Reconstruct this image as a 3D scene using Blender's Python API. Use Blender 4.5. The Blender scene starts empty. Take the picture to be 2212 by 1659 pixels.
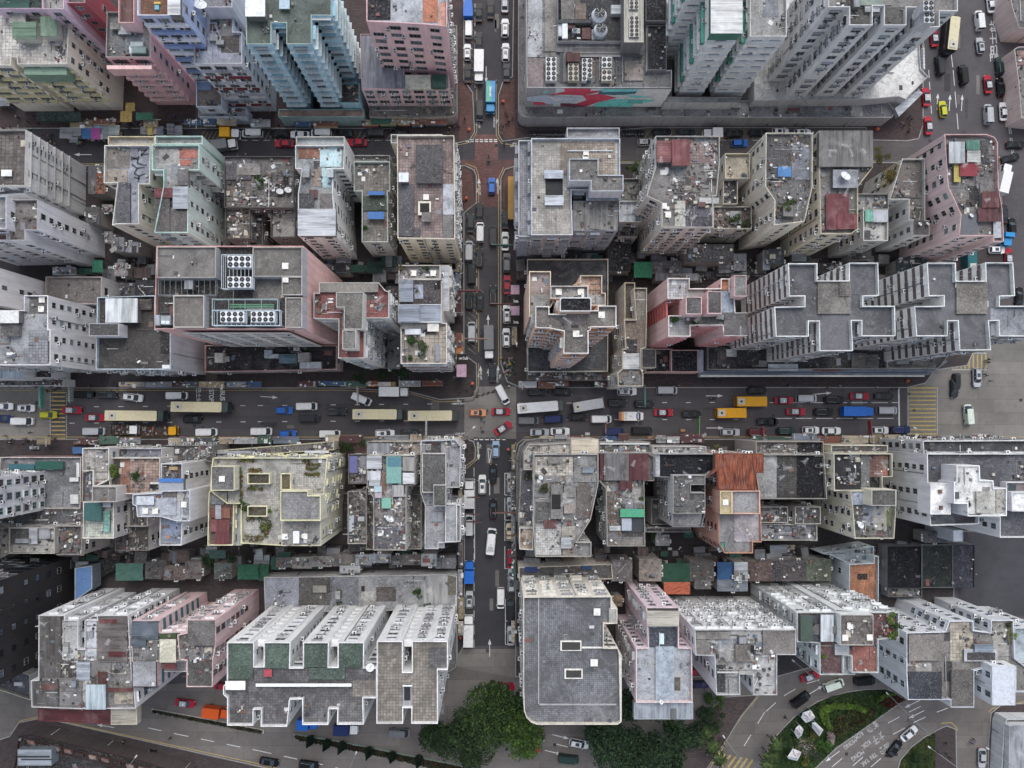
import bpy, math, random
from mathutils import Vector, Matrix
rnd = random.Random(7)
R = math.radians
S = bpy.context.scene
COL = S.collection

# ---------------------------------------------------------------- camera, sky, sun, exposure
H = 190.0                      # flying height above the streets
FPX, CX, CY = 1700.0, 1106.0, 829.5     # focal length and centre in 2212-wide picture units
NAD = (1075.0, 905.0)          # point straight below the drone
dn = Vector(((NAD[0]-CX)/FPX, -(NAD[1]-CY)/FPX, -1)).normalized()
Q = dn.rotation_difference(Vector((0, 0, -1)))
cam = bpy.data.cameras.new('camera'); camo = bpy.data.objects.new('camera', cam); COL.objects.link(camo)
cam.sensor_fit = 'HORIZONTAL'; cam.angle = 2*math.atan(1106.0/FPX); cam.clip_end = 3000; cam.clip_start = 1
camo.rotation_mode = 'QUATERNION'; camo.rotation_quaternion = Q; camo.location = (0, 0, H)
S.camera = camo
wd = bpy.data.worlds.new("World"); S.world = wd; wd.use_nodes = True
nt = wd.node_tree; bg = nt.nodes['Background']
sky = nt.nodes.new('ShaderNodeTexSky'); sky.sky_type = 'NISHITA'; sky.sun_disc = False
SUN_EL, SUN_ROT = R(60), R(10)
sky.sun_elevation = SUN_EL; sky.sun_rotation = SUN_ROT; sky.dust_density = 4.0; sky.air_density = 1.0; sky.ozone_density = 1.0
hsv = nt.nodes.new('ShaderNodeHueSaturation'); hsv.inputs['Saturation'].default_value = 0.55
nt.links.new(sky.outputs[0], hsv.inputs['Color']); nt.links.new(hsv.outputs[0], bg.inputs[0])
bg.inputs[1].default_value = 0.15
sun = bpy.data.lights.new('sun', 'SUN'); sun.energy = 0.6; sun.angle = R(40); sun.color = (1, .99, .98)
suno = bpy.data.objects.new('sun', sun); COL.objects.link(suno)
sd = Vector((math.sin(SUN_ROT)*math.cos(SUN_EL), math.cos(SUN_ROT)*math.cos(SUN_EL), math.sin(SUN_EL)))
suno.rotation_mode = 'QUATERNION'; suno.rotation_quaternion = (-sd).to_track_quat('-Z', 'Y'); suno.location = (0, 0, 150)
S.view_settings.view_transform = 'Standard'; S.view_settings.look = 'None'; S.view_settings.gamma = 1
S.view_settings.exposure = 0.52

# ---------------------------------------------------------------- picture units -> world
TX = [0, 1000, 2000, 2968]; TY = [0, 750, 1500, 2226]
def OV(t, x, y):               # zoomed tile -> whole-picture units
    if t is None: return x, y
    return (TX[t % 10]+x/2.212)*2212/3968, (TY[t//10]+y/2.212)*2212/3968
def W(u, v, z=0.0):
    d = Q @ Vector(((u-CX)/FPX, -(v-CY)/FPX, -1))
    k = (H-z)/(-d.z)
    return Vector((d.x*k, d.y*k, z))
def TW(t, x, y, z=0.0): return W(*OV(t, x, y), z)

# ---------------------------------------------------------------- materials
def lin(h):
    h = h.lstrip('#')
    o = []
    for i in (0, 2, 4):
        c = int(h[i:i+2], 16)/255
        o.append(c/12.92 if c <= .04045 else ((c+.055)/1.055)**2.4)
    return o
class NT:
    def __init__(s, name):
        s.m = bpy.data.materials.new(name); s.m.use_nodes = True
        s.t = s.m.node_tree; s.n = s.t.nodes; s.b = s.n['Principled BSDF']
        s.geo = s.n.new('ShaderNodeNewGeometry')
    def L(s, a, b): s.t.links.new(a, b)
    def mapp(s, sc, rot=(0, 0, 0), loc=(0, 0, 0)):
        mp = s.n.new('ShaderNodeMapping'); mp.inputs['Scale'].default_value = sc; mp.inputs['Rotation'].default_value = rot
        mp.inputs['Location'].default_value = loc
        s.L(s.geo.outputs['Position'], mp.inputs[0]); return mp.outputs[0]
    def noise(s, sc, det=4, rough=.6, vec=None, dist=0):
        n = s.n.new('ShaderNodeTexNoise'); n.inputs['Scale'].default_value = sc; n.inputs['Detail'].default_value = det
        n.inputs['Roughness'].default_value = rough; n.inputs['Distortion'].default_value = dist
        s.L(vec if vec is not None else s.geo.outputs['Position'], n.inputs['Vector']); return n.outputs['Fac']
    def ramp(s, v, lo, hi, a=0, b=1):
        r = s.n.new('ShaderNodeMapRange'); r.inputs[1].default_value = lo; r.inputs[2].default_value = hi
        r.inputs[3].default_value = a; r.inputs[4].default_value = b; s.L(v, r.inputs[0]); return r.outputs[0]
    def mix(s, f, a, b, mode='MIX'):
        m = s.n.new('ShaderNodeMix'); m.data_type = 'RGBA'; m.blend_type = mode
        for v, i in ((f, 0), (a, 6), (b, 7)):
            if hasattr(v, 'is_linked'): s.L(v, m.inputs[i])
            elif i == 0: m.inputs[0].default_value = v
            else: m.inputs[i].default_value = (v[0], v[1], v[2], 1)
        return m.outputs[2]
    def done(s, col, rough=.85, bump=None, bs=.3, spec=.3):
        if hasattr(col, 'is_linked'): s.L(col, s.b.inputs['Base Color'])
        else: s.b.inputs['Base Color'].default_value = (*col, 1)
        s.b.inputs['Roughness'].default_value = rough; s.b.inputs['Specular IOR Level'].default_value = spec
        if bump is not None:
            bn = s.n.new('ShaderNodeBump'); bn.inputs['Strength'].default_value = bs; bn.inputs['Distance'].default_value = .1
            s.L(bump, bn.inputs['Height']); s.L(bn.outputs[0], s.b.inputs['Normal'])
        return s.m
def sc(c, k): return [min(.9, x*k) for x in c]
MC = {}
def M(k):
    """'x#hex[:arg]' -> procedural material.  w wall, r stained concrete, t tiles, m/n corrugated sheet, p paint, f cloth, c car paint, a asphalt, b brick paving, l leaves, g glass"""
    if k in MC: return MC[k]
    kind, rest = k.split('#'); hx, *arg = rest.split(':'); c = lin(hx)
    if kind in 'rstmnfpb': lu = .3*c[0]+.5*c[1]+.2*c[2]; c = [(x*.78+lu*.22)*q for x, q in zip(c, (.97, 1, 1.035))]
    if kind == 'l': lu = .3*c[0]+.5*c[1]+.2*c[2]; c = [(x*.85+lu*.15)*.58 for x in c]
    N = NT({'w': 'wall', 'r': 'concrete', 's': 'smooth concrete', 't': 'tiles', 'm': 'sheet metal', 'n': 'sheet metal', 'p': 'paint', 'q': 'stained coping', 'f': 'cloth', 'c': 'car paint', 'a': 'asphalt', 'b': 'brick paving', 'l': 'leaves', 'g': 'glass', 'e': 'lamp'}[kind]+' '+hx)
    if kind == 'w':
        lu = .3*c[0]+.5*c[1]+.2*c[2]; c = [x*.62+lu*.38 for x in c]; kk_ = min(1.95, .84/max(c)); c = [x*kk_ for x in c]
        st = N.ramp(N.noise(1.0, 5, .65, N.mapp((1.3, 1.3, .10))), .42, .72)
        col = N.mix(st, c, sc(c, .7))
        col = N.mix(N.ramp(N.noise(.22, 4, .6), .5, .75, 0, .5), col, sc([x*.6+.02 for x in c], 1))
        col = N.mix(N.ramp(N.noise(5, 3), .3, .7, .0, .35), col, sc(c, .6))
        N.done(col, .8)
    elif kind in 'rs':
        n1 = N.noise(.14, 6, .7, dist=.8); n2 = N.noise(.7, 7, .75, dist=1.5); n3 = N.noise(5, 4, .7); n4 = N.noise(.45, 6, .7, N.mapp((1, 1, 1), loc=(40, 9, 3)), 2.5); n5 = N.noise(1.3, 5, .7, N.mapp((1, 1, 1), loc=(-70, 33, 8)), 3)
        col = N.mix(N.ramp(n1, .4, .62), sc(c, 1.3), sc(c, .66))
        col = N.mix(N.ramp(n2, .5, .68, 0, .8 if kind == 'r' else .35), col, sc(c, .3))
        col = N.mix(N.ramp(n4, .56, .7, 0, .7), col, [x*1.2+.1 for x in c])
        col = N.mix(N.ramp(n5, .58, .66, 0, .65 if kind == 'r' else .25), col, [x*.9+.3 for x in c])
        col = N.mix(N.ramp(n3, .42, .66, 0, .45 if kind == 'r' else .2), col, sc(c, .22))
        col = N.mix(N.ramp(N.noise(2.6, 5, .75, N.mapp((1, 1, 1), loc=(5, -60, 8))), .54, .66, 0, .35 if kind == 'r' else .12), col, [x*1.1+.2 for x in c])
        N.done(col, .9, n2, .15)
    elif kind == 't':
        g = (float(arg[0]) if arg else .8)*.68
        br = N.n.new('ShaderNodeTexBrick'); br.offset = 0; br.squash = 1
        br.inputs['Scale'].default_value = 1; br.inputs['Brick Width'].default_value = g; br.inputs['Row Height'].default_value = g
        br.inputs['Mortar Size'].default_value = g*.055; br.inputs['Color1'].default_value = (*sc(c, 1.22), 1); br.inputs['Color2'].default_value = (*sc(c, .74), 1)
        br.inputs['Mortar'].default_value = (*sc(c, .3), 1)
        N.L(N.geo.outputs['Position'], br.inputs[0])
        col = N.mix(N.ramp(N.noise(.13, 6, .7, dist=1.2), .44, .6, 0, .8), br.outputs[0], sc(c, .42)); col = N.mix(N.ramp(N.noise(.2, 6, .7, N.mapp((1, 1, 1), loc=(77, -30, 0)), 1.5), .52, .66, 0, .5), col, [x*.9+.1 for x in c])
        col = N.mix(N.ramp(N.noise(.8, 6, .75, dist=1.5), .5, .68, 0, .7), col, [x*.35+.01 for x in c])
        col = N.mix(N.ramp(N.noise(.5, 6, .7, N.mapp((1, 1, 1), loc=(40, 9, 3)), 2), .58, .7, 0, .5), col, [x*1.1+.12 for x in c])
        N.done(col, .9, br.outputs['Fac'], -.2)
    elif kind in 'mn':
        wv = N.n.new('ShaderNodeTexWave'); wv.bands_direction = 'X' if kind == 'm' else 'Y'; wv.inputs['Scale'].default_value = .9; wv.inputs['Distortion'].default_value = .25
        N.L(N.geo.outputs['Position'], wv.inputs[0])
        v = (1.2, .12, 1) if kind == 'm' else (.12, 1.2, 1)
        col = N.mix(N.ramp(wv.outputs['Fac'], 0, 1, 0, .35), c, sc(c, .55))
        col = N.mix(N.ramp(N.noise(1.0, 4, .6, N.mapp(v)), .42, .66, 0, .8), col, sc(c, .35))
        col = N.mix(N.ramp(N.noise(.35, 5, .6), .52, .7, 0, .6), col, [x*1.1+.08 for x in c])
        if arg: col = N.mix(N.ramp(N.noise(2.2, 5, .7, N.mapp((2.2, .16, 1))), .44, .6, 0, .8), col, lin('a0583a')); col = N.mix(N.ramp(N.noise(1.4, 5, .7, N.mapp((2.4, .2, 1), loc=(9, 4, 0))), .58, .7, 0, .7), col, lin('8d8684'))
        N.done(col, .6, wv.outputs['Fac'], .4)
    elif kind == 'f':
        n = N.noise(1.1, 5, .6, dist=2)
        col = N.mix(N.ramp(n, .4, .7, 0, .5), c, sc(c, .55))
        N.done(col, .75, n, .8)
    elif kind == 'c':
        N.b.inputs['Coat Weight'].default_value = .12; N.b.inputs['Coat Roughness'].default_value = .15
        N.done(N.mix(N.ramp(N.noise(1.6, 5, .7), .45, .7, 0, .45), c, sc(c, .6)), .45, spec=.2)
    elif kind == 'g':
        N.done(N.mix(N.ramp(N.noise(.35, 2), .4, .6), c, sc(c, 2.2)), .2, spec=.5)
    elif kind == 'a':
        n1 = N.noise(.07, 5, .6); n2 = N.noise(.5, 5, .7, dist=.6); n3 = N.noise(9, 2)
        col = N.mix(N.ramp(n1, .35, .68), sc(c, 1.22), sc(c, .72))
        col = N.mix(N.ramp(n2, .48, .76, 0, .5), col, sc(c, .5))
        col = N.mix(N.ramp(n3, .3, .75, 0, .3), col, sc(c, 1.7))
        br = N.n.new('ShaderNodeTexBrick'); br.offset = .35; br.inputs['Scale'].default_value = 1
        br.inputs['Brick Width'].default_value = 11; br.inputs['Row Height'].default_value = 3.1; br.inputs['Mortar Size'].default_value = .035
        br.inputs['Color1'].default_value = (1, 1, 1, 1); br.inputs['Color2'].default_value = (.72, .72, .74, 1); br.inputs['Mortar'].default_value = (.45, .45, .45, 1)
        N.L(N.mapp((1, 1, 1), (0, 0, .012)), br.inputs[0])
        N.done(N.mix(.75 if arg else .4, col, br.outputs[0], 'MULTIPLY'), .85, n3, .1)
    elif kind == 'b':
        br = N.n.new('ShaderNodeTexBrick'); br.inputs['Scale'].default_value = 1
        br.inputs['Brick Width'].default_value = .8; br.inputs['Row Height'].default_value = .4; br.inputs['Mortar Size'].default_value = .03
        br.inputs['Color1'].default_value = (*sc(c, 1.2), 1); br.inputs['Color2'].default_value = (*sc(c, .8), 1); br.inputs['Mortar'].default_value = (*sc(c, .6), 1)
        N.L(N.geo.outputs['Position'], br.inputs[0])
        col = N.mix(N.ramp(N.noise(.25, 5, .6), .4, .7, 0, .6), br.outputs[0], sc([.5*(x+sum(c)/3) for x in c], .7))
        N.done(col, .9)
    elif kind == 'q':
        col = N.mix(N.ramp(N.noise(1.6, 7, .8, dist=2), .47, .66, 0, .75), sc(c, 1.05), sc([.8*x+.2*sum(c)/3 for x in c], .3)); N.done(N.mix(N.ramp(N.noise(.25, 4, .6), .45, .65, 0, .55), col, sc(c, .4)), .85)
    elif kind == 'l':
        col = N.mix(N.ramp(N.noise(.7, 4, .7), .35, .68), sc(c, .5), sc(c, 1.7))
        N.done(col, .7, spec=.2)
    elif kind == 'e':
        N.b.inputs['Emission Color'].default_value = (*c, 1); N.b.inputs['Emission Strength'].default_value = 1.5; N.done(c)
    else:
        col = N.mix(N.ramp(N.noise(1.1, 6, .8, dist=1), .46, .66, 0, .6), sc(c, 1.12), sc(c, .42))
        N.done(col, .6)
    MC[k] = N.m
    return N.m

# ---------------------------------------------------------------- mesh building
class MB:
    def __init__(s): s.v = []; s.f = []; s.i = []; s.m = []
    def mi(s, k):
        if k not in s.m: s.m.append(k)
        return s.m.index(k)
    def poly(s, pts, k):
        n = len(s.v); s.v += [tuple(p) for p in pts]; s.f.append(list(range(n, n+len(pts)))); s.i.append(s.mi(k))
    def prism(s, p2, z0, z1, k, top=None, bottom=None, p2b=None):
        b = p2b or p2; n = len(p2)
        for i in range(n):
            j = (i+1) % n
            s.poly([(b[i][0], b[i][1], z0), (b[j][0], b[j][1], z0), (p2[j][0], p2[j][1], z1), (p2[i][0], p2[i][1], z1)], k)
        if top is not False: s.poly([(p[0], p[1], z1) for p in p2], top or k)
        if bottom: s.poly([(p[0], p[1], z0) for p in reversed(b)], bottom)
    def box(s, c, d, k, rz=0, top=None, taper=1):
        hx, hy = d[0]/2, d[1]/2; cs, sn = math.cos(rz), math.sin(rz)
        f = lambda x, y: (c[0]+x*cs-y*sn, c[1]+x*sn+y*cs)
        q = [f(-hx*taper, -hy*taper), f(hx*taper, -hy*taper), f(hx*taper, hy*taper), f(-hx*taper, hy*taper)]
        b = [f(-hx, -hy), f(hx, -hy), f(hx, hy), f(-hx, hy)]
        s.prism(q, c[2], c[2]+d[2], k, top, k, b)
    def cyl(s, c, r, h, k, n=12, r2=None, top=None):
        r2 = r if r2 is None else r2
        P = lambda q: [(c[0]+q*math.cos(2*math.pi*i/n), c[1]+q*math.sin(2*math.pi*i/n)) for i in range(n)]
        s.prism(P(r2), c[2], c[2]+h, k, top, k, P(r))
    def tube(s, a, b, r, k, n=6):
        a, b = Vector(a), Vector(b); d = (b-a).normalized(); u = d.orthogonal().normalized(); w = d.cross(u)
        A = [a+(u*math.cos(2*math.pi*i/n)+w*math.sin(2*math.pi*i/n))*r for i in range(n)]; B_ = [p+(b-a) for p in A]
        for i in range(n): j = (i+1) % n; s.poly([A[i], A[j], B_[j], B_[i]], k)
        s.poly(B_, k); s.poly(A[::-1], k)
    def mesh(s, name, off=(0, 0, 0)):
        me = bpy.data.meshes.new(name)
        me.from_pydata([(x-off[0], y-off[1], z-off[2]) for x, y, z in s.v], [], s.f)
        for k in s.m: me.materials.append(M(k))
        me.polygons.foreach_set('material_index', s.i); me.update()
        return me
    def build(s, name, parent=None, off=None):
        if off is None: off = parent.location if parent else (0, 0, 0)
        return link(name, s.mesh(name, off), parent)
def link(name, me, parent=None, loc=(0, 0, 0), rz=0):
    o = bpy.data.objects.new(name, me); COL.objects.link(o); o.parent = parent; o.location = loc; o.rotation_euler = (0, 0, rz)
    return o
USED = {}
def tag(o, label, cat, group=None, kind=None):
    o['label'] = label; o['category'] = cat
    if group: o['group'] = group
    if kind: o['kind'] = kind
    return o
def empty(name, loc, rz=0):
    o = bpy.data.objects.new(name, None); COL.objects.link(o); o.location = loc; o.rotation_euler = (0, 0, rz); o.empty_display_size = .5
    return o
def structure(o): o['kind'] = 'structure'; return o
def uniq(cands):
    for c in cands:
        if c not in USED: USED[c] = 1; return c
    return cands[-1]
def ccw(p):
    a = sum(p[i][0]*p[(i+1) % len(p)][1]-p[(i+1) % len(p)][0]*p[i][1] for i in range(len(p)))
    return p if a > 0 else p[::-1]
def inset(p, t):
    n = len(p); o = []
    for i in range(n):
        a, b, c = Vector(p[i-1]), Vector(p[i]), Vector(p[(i+1) % n])
        d1 = (b-a).normalized(); d2 = (c-b).normalized()
        n1 = Vector((-d1.y, d1.x)); n2 = Vector((-d2.y, d2.x)); k = 1+n1.dot(n2)
        o.append(b+(n1+n2)*(t/max(.3, k)))
    return [(q.x, q.y) for q in o]
def rect(o):
    if len(o) == 4 and not hasattr(o[0], '__len__'):
        x0, y0, x1, y1 = o; return [(x0, y0), (x1, y0), (x1, y1), (x0, y1)]
    return list(o)
def wp(t, o, z): return ccw([tuple(TW(t, x, y, z).xy) for x, y in rect(o)])
# ---------------------------------------------------------------- buildings
WM = {}
def win_mesh(ww, wh, fk, gk, led):
    key = (ww, wh, fk, gk, led)
    if key not in WM:
        m = MB(); t = .07
        m.box((0, 0, 0), (ww-.1, .06, wh), gk)
        for x in (-ww/2, ww/2): m.box((x, .02, -t), (t, .14, wh+2*t), fk)
        for z in (-t, wh): m.box((0, .02, z), (ww+t, .14, t), fk)
        for i in range(1, max(2, round(ww/.8))): m.box((-ww/2+i*ww/max(2, round(ww/.8)), .02, 0), (.05, .1, wh), fk)
        if led: m.box((0, led/2, wh+.12), (ww+.5, led, .1), fk)
        WM[key] = m.mesh('window')
    return WM[key]
def ac_mesh(k='p#c9c9c5'):
    if k not in WM:
        m = MB(); m.box((0, .3, 0), (.82, .58, .62), k); m.cyl((0, .25, .62), .2, .02, 'p#3a3b3d', 10)
        m.box((0, .6, .08), (.6, .02, .45), 'p#55575a'); m.box((0, .25, -.06), (.7, .4, .06), 'p#6a6a68')
        WM[k] = m.mesh('air_conditioner')
    return WM[k]
def rack_mesh():
    if 'rack' not in WM:
        m = MB()
        for y in (.35, .6, .85): m.box((0, y, 0), (1.9, .04, .04), 'p#9a9a98')
        for x in (-.9, .9): m.box((x, .5, -.03), (.04, 1.0, .04), 'p#8a8a88')
        r_ = random.Random(3)
        for i in range(6): m.box((-.75+i*.3, .35+.25*(i % 3), -.5), (.26, .05, .5), r_.choice(['f#8d8f98', 'f#6a4a55', 'f#c8c8c8', 'f#3f4a63', 'f#a08080']))
        WM['rack'] = m.mesh('drying_rack')
    return WM['rack']
def ST(**k):
    d = dict(ww=1.5, wh=1.35, sp=2.9, fl=3.0, ac=.35, led=0, side='', band=None, pipe=.5, rack=.05, f='p#a9aaa8', g='g#1c2023', off=.9, n=100)
    d.update(k); return d
DEF = ST()
def V(o, z, b=0, w=None, r='r#6e6d6b', p=1.0, pk=None, win=0, pt=(), ha=(), deb=0, nm='wall', t=None):
    if pk and pk[0] == 'p': pk = 'q'+pk[1:]
    return dict(o=o, z=z, b=b, w=w, r=r, p=p, pk=pk, win=win, pt=pt, ha=ha, deb=deb, nm=nm, t=t)
def inpoly(p, x, y):
    c = False
    for i in range(len(p)):
        (x1, y1), (x2, y2) = p[i-1], p[i]
        if (y1 > y) != (y2 > y) and x < (x2-x1)*(y-y1)/(y2-y1)+x1: c = not c
    return c
BL = {}                        # short name -> (root, roof centre)
JUNKC = ['p#77777a', 'p#5a5855', 'p#8a8882', 'p#4a4845', 'p#3f3d3c', 'p#6f6a62', 'p#3c3a38', 'p#6b5a4c', 'p#c2c2be', 'p#77797d', 'p#4c4f55', 'r#8a8278', 'p#b0a894', 'p#d8d8d4', 'p#5d6b7a', 'p#7a4a42']
def junk(m, poly, z, n, rng, big=1.0, pal=None):
    xs = [p[0] for p in poly]; ys = [p[1] for p in poly]; k = 0; tr = 0
    cl = [(rng.uniform(min(xs), max(xs)), rng.uniform(min(ys), max(ys))) for _ in range(max(2, n//14))]
    while k < n and tr < n*8:
        tr += 1; x, y = rng.uniform(min(xs), max(xs)), rng.uniform(min(ys), max(ys))
        if n > 20 and rng.random() < .62: q = rng.choice(cl); x, y = rng.gauss(q[0], 1.1), rng.gauss(q[1], 1.1)
        if not inpoly(poly, x, y): continue
        k += 1; c = rng.choice(pal or JUNKC); q = rng.random(); a = rng.choice([0, 0, math.pi/2, rng.uniform(0, 3)])
        if q < .45: m.box((x, y, z), (rng.uniform(.2, .8)*big, rng.uniform(.2, .6)*big, rng.uniform(.1, .6)), c, a)
        elif q < .65: m.box((x, y, z+rng.uniform(.02, .3)), (rng.uniform(1, 3.2)*big, .09, .07), c, a)
        elif q < .8: m.box((x, y, z), (rng.uniform(.7, 1.7)*big, rng.uniform(.5, 1.1)*big, rng.uniform(.04, .12)), c, a)
        elif q < .92: m.cyl((x, y, z), rng.uniform(.12, .35), rng.uniform(.2, .6), c, 7)
        else:
            for j in range(4): m.box((x+rng.gauss(0, .5), y+rng.gauss(0, .5), z), (.3, .2, .15+.1*j), rng.choice(JUNKC), rng.uniform(0, 3))
def bd(short, label, t, vols, w='w#b8b6b0', win=None, name='apartment_building', group=None, seed=None):
    rng = random.Random(seed or short)
    V0 = vols[0]; P0 = wp(V0['t'] or t, V0['o'], V0['z'])
    cx = sum(p[0] for p in P0)/len(P0); cy = sum(p[1] for p in P0)/len(P0)
    root = empty(name, (cx, cy, 0)); tag(root, label, 'building', group)
    BL[short] = (root, P0, V0['z']); cand = {'window': [], 'air_conditioner': [], 'drying_rack': []}
    dm = MB()
    for v in vols:
        z1, z0, p = v['z'], v['b'], v['p']; wk = v['w'] or w; pk = v['pk'] or wk.replace('w#', 'q#'); tt = v['t'] or t
        P = wp(tt, v['o'], z1); n = len(P); zr = z1-p
        m = MB(); m.prism(P, z0, z1, wk, top=False); m.build(v['nm'], root)
        if p > 0:
            I = inset(P, .17); m = MB()
            for i in range(n):
                j = (i+1) % n
                m.poly([(*P[i], z1), (*P[j], z1), (*I[j], z1), (*I[i], z1)], pk)
                m.poly([(*I[j], zr), (*I[i], zr), (*I[i], z1), (*I[j], z1)], pk)
            m.build('parapet', root)
        else: I = P
        m = MB(); m.poly([(*q, zr) for q in I], v['r']); m.build('roof', root)
        for q in v['pt']:
            o, key, dz = q[0], q[1], q[2] if len(q) > 2 else .06
            zt = zr+dz; pp = wp(tt, o, zt); m = MB()
            if dz > .5: m.prism(pp, zt-.12, zt, key); m.prism(inset(pp, .18), zr-.05, zt-.12, q[3] if len(q) > 3 else 'p#77756f', top=False)
            else: m.prism(pp, zr-.02, zt, key)
            m.build('roof_shed' if dz > .5 else 'roof_covering', root)
        for x, y in v['ha']:
            q = TW(tt, x, y, zr+.35); m = MB(); m.box((q.x, q.y, zr), (1.05, 1.05, .3), 'p#8a8880', 0, 'p#d9d5ca'); m.box((q.x, q.y, zr+.3), (1.2, 1.2, .08), 'p#d9d5ca')
            m.build('roof_hatch', root)
        ar_ = abs(sum(I[i-1][0]*I[i][1]-I[i][0]*I[i-1][1] for i in range(len(I))))/2
        if p > .15 and ar_ > 45 and v['r'][0] == 'r' and v['deb'] >= 14:
            e = max(range(n), key=lambda i: (Vector(P[i])-Vector(P[i-1])).length); dv = (Vector(P[e])-Vector(P[e-1])).normalized(); pv = Vector((-dv.y, dv.x)); bx = [min(q[0] for q in I), max(q[0] for q in I), min(q[1] for q in I), max(q[1] for q in I)]
            for kk in range(min(9, int(ar_/28))):
                for _ in range(12):
                    c_ = Vector((rng.uniform(bx[0], bx[1]), rng.uniform(bx[2], bx[3]))); hw, hh = rng.uniform(.7, 2.8), rng.uniform(.7, 2.4); q4 = [c_-dv*hw-pv*hh, c_+dv*hw-pv*hh, c_+dv*hw+pv*hh, c_-dv*hw+pv*hh]
                    if all(inpoly(I, *q) for q in q4): break
                else: continue
                m = MB(); raised = rng.random() < .22 and v['deb'] > 12; hz = rng.uniform(.5, 1.9) if raised else .012+.005*kk
                kx = rng.choice(['r#4a4745', 'r#8f8c87', 'r#a5a29c', 'r#5e5752', 'r#6f665e', 'r#7d8084', 'r#3c3a3a'] if not raised else ['m#8f9296', 'n#9a9a98', 'n#6d6a68', 'm#74706d', 'n#a9acae', 'm#6a4440', 'n#7f8a94'])
                if raised: q4 = [c_+(q-c_)*.6 for q in q4]
                m.prism([tuple(q) for q in q4], zr-.01, zr+hz, kx if not raised else 'r#77746f', kx); m.build('roof_shed' if raised else 'roof_covering', root)
            m = MB(); npp = min(4, int(ar_/60)+1)
            for kk in range(npp):
                a_ = Vector((rng.uniform(bx[0], bx[1]), rng.uniform(bx[2], bx[3]))); L_ = rng.uniform(2.5, 8); d_ = rng.choice([dv, pv]); b_ = a_+d_*L_
                if inpoly(I, *a_) and inpoly(I, *b_): m.tube((*a_, zr+.18), (*b_, zr+.18), rng.choice([.06, .09, .12]), rng.choice(['p#b3b3b0', 'p#55585b', 'p#8a8680', 'p#d0d0cd']), 5)
            if m.f: m.build('roof_pipe', root)
        if v['deb']: junk(dm, I, zr, int(v['deb']*1.25), rng)
        st = v['win'] if v['win'] != 0 else win
        if not st: continue
        for i in range(n):
            a = Vector(P[i]); b = Vector(P[(i+1) % n]); L = (b-a).length
            if L < 2.2: continue
            d = (b-a)/L; nv = Vector((d.y, -d.x)); mid = (a+b)/2
            if nv.dot(-mid) < -14: continue
            side = 'E' if nv.x > .7 else 'W' if nv.x < -.7 else 'N' if nv.y > .7 else 'S'
            s_ = st
            if isinstance(st.get(side), dict): s_ = st[side]
            elif s_['side'] and side not in s_['side']: continue
            if s_ is DEF and not side: continue
            rz = math.atan2(nv.y, nv.x)-math.pi/2
            nf = int((z1-p*.6-max(z0, 3.5 if z0 == 0 else z0))/s_['fl']); nc = max(1, int((L-.7)/s_['sp'])); sp = L/nc
            vis = nv.dot(-mid) > 0
            if s_['band'] and vis:
                bk, bh, bdp, bo = s_['band']
                bands = bk if isinstance(bk, (list, tuple)) else [bk]
                for f in range(nf):
                    z = z1-p*.6-(f+1)*s_['fl']+bo; m = MB(); q = mid+nv*(bdp/2)
                    m.box((q.x, q.y, z), (L-.25, bdp, bh), bands[f % len(bands)], math.atan2(d.y, d.x)); m.build('balcony_ledge', root)
            if s_['pipe'] and vis:
                for k in range(int(L*s_['pipe']/4)):
                    u = rng.uniform(.05, .95)*L; q = a+d*u+nv*.09; m = MB()
                    m.box((q.x, q.y, z0), (.13, .13, z1-z0-rng.uniform(0, 3)), rng.choice(['p#b9b9b5', 'p#8a8a86', 'p#d5d5d2', 'p#6e6e6c']), rz); m.build('drainpipe', root)
            for f in range(nf if s_['sp'] < 30 else 0):
                z = z1-p*.6-(f+1)*s_['fl']+s_['off']
                for c in range(nc):
                    u = (c+.5)*sp+rng.uniform(-.08, .08); q = a+d*u
                    scr = max(-1, nv.dot(-q))/(q.length**2+(H-z)**2)**1.5 * (1 if vis else .01)
                    if rng.random() < .03: continue
                    cand['window'].append((scr, q.x, q.y, z, rz, (s_['ww']*rng.choice([.85, 1, 1]), s_['wh'], rng.choice([s_['f'], s_['f'], 'p#7d7f80']), rng.choice([s_['g'], s_['g'], 'g#0e1113', 'g#39424a', 'g#5d6468', 'g#2a2622']), s_['led'] if rng.random() < .75 else 0)))
                    if rng.random() < s_['ac']:
                        du = rng.choice([-1, 1])*(s_['ww']/2+.25) if s_['sp']-s_['ww'] > .9 else rng.uniform(-.4, .4)
                        q2 = q+d*du; cand['air_conditioner'].append((scr, q2.x, q2.y, z-.65 if abs(du) < .5 else z-.1+rng.uniform(-.3, .3), rz, None))
                    if rng.random() < s_['rack']: cand['drying_rack'].append((scr, q.x, q.y, z-.25, rz, None))
    lim = {'window': 100, 'air_conditioner': 80, 'drying_rack': 30}
    for nm, L in cand.items():
        L.sort(key=lambda q: -q[0])
        rest = MB() if len(L) > lim[nm] else None
        for k, (scr, x, y, z, rz, a) in enumerate(L):
            me = win_mesh(*a) if nm == 'window' else ac_mesh(rng.choice(['p#c9c9c5', 'p#dededa', 'p#a5a6a4'])) if nm == 'air_conditioner' else rack_mesh()
            if k < lim[nm]: link(nm, me, root, (x-cx, y-cy, z), rz)
            elif nm == 'window' or scr > 0:
                mt = Matrix.Translation((x, y, z)) @ Matrix.Rotation(rz, 4, 'Z'); b0 = len(rest.v)
                rest.v += [tuple(mt @ q.co) for q in me.vertices]
                for pl in me.polygons: rest.f.append([b0+i for i in pl.vertices]); rest.i.append(rest.mi(MKEY[me.materials[pl.material_index].name]))
        if rest and rest.f: rest.build(nm, root)['kind'] = 'stuff'
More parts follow.
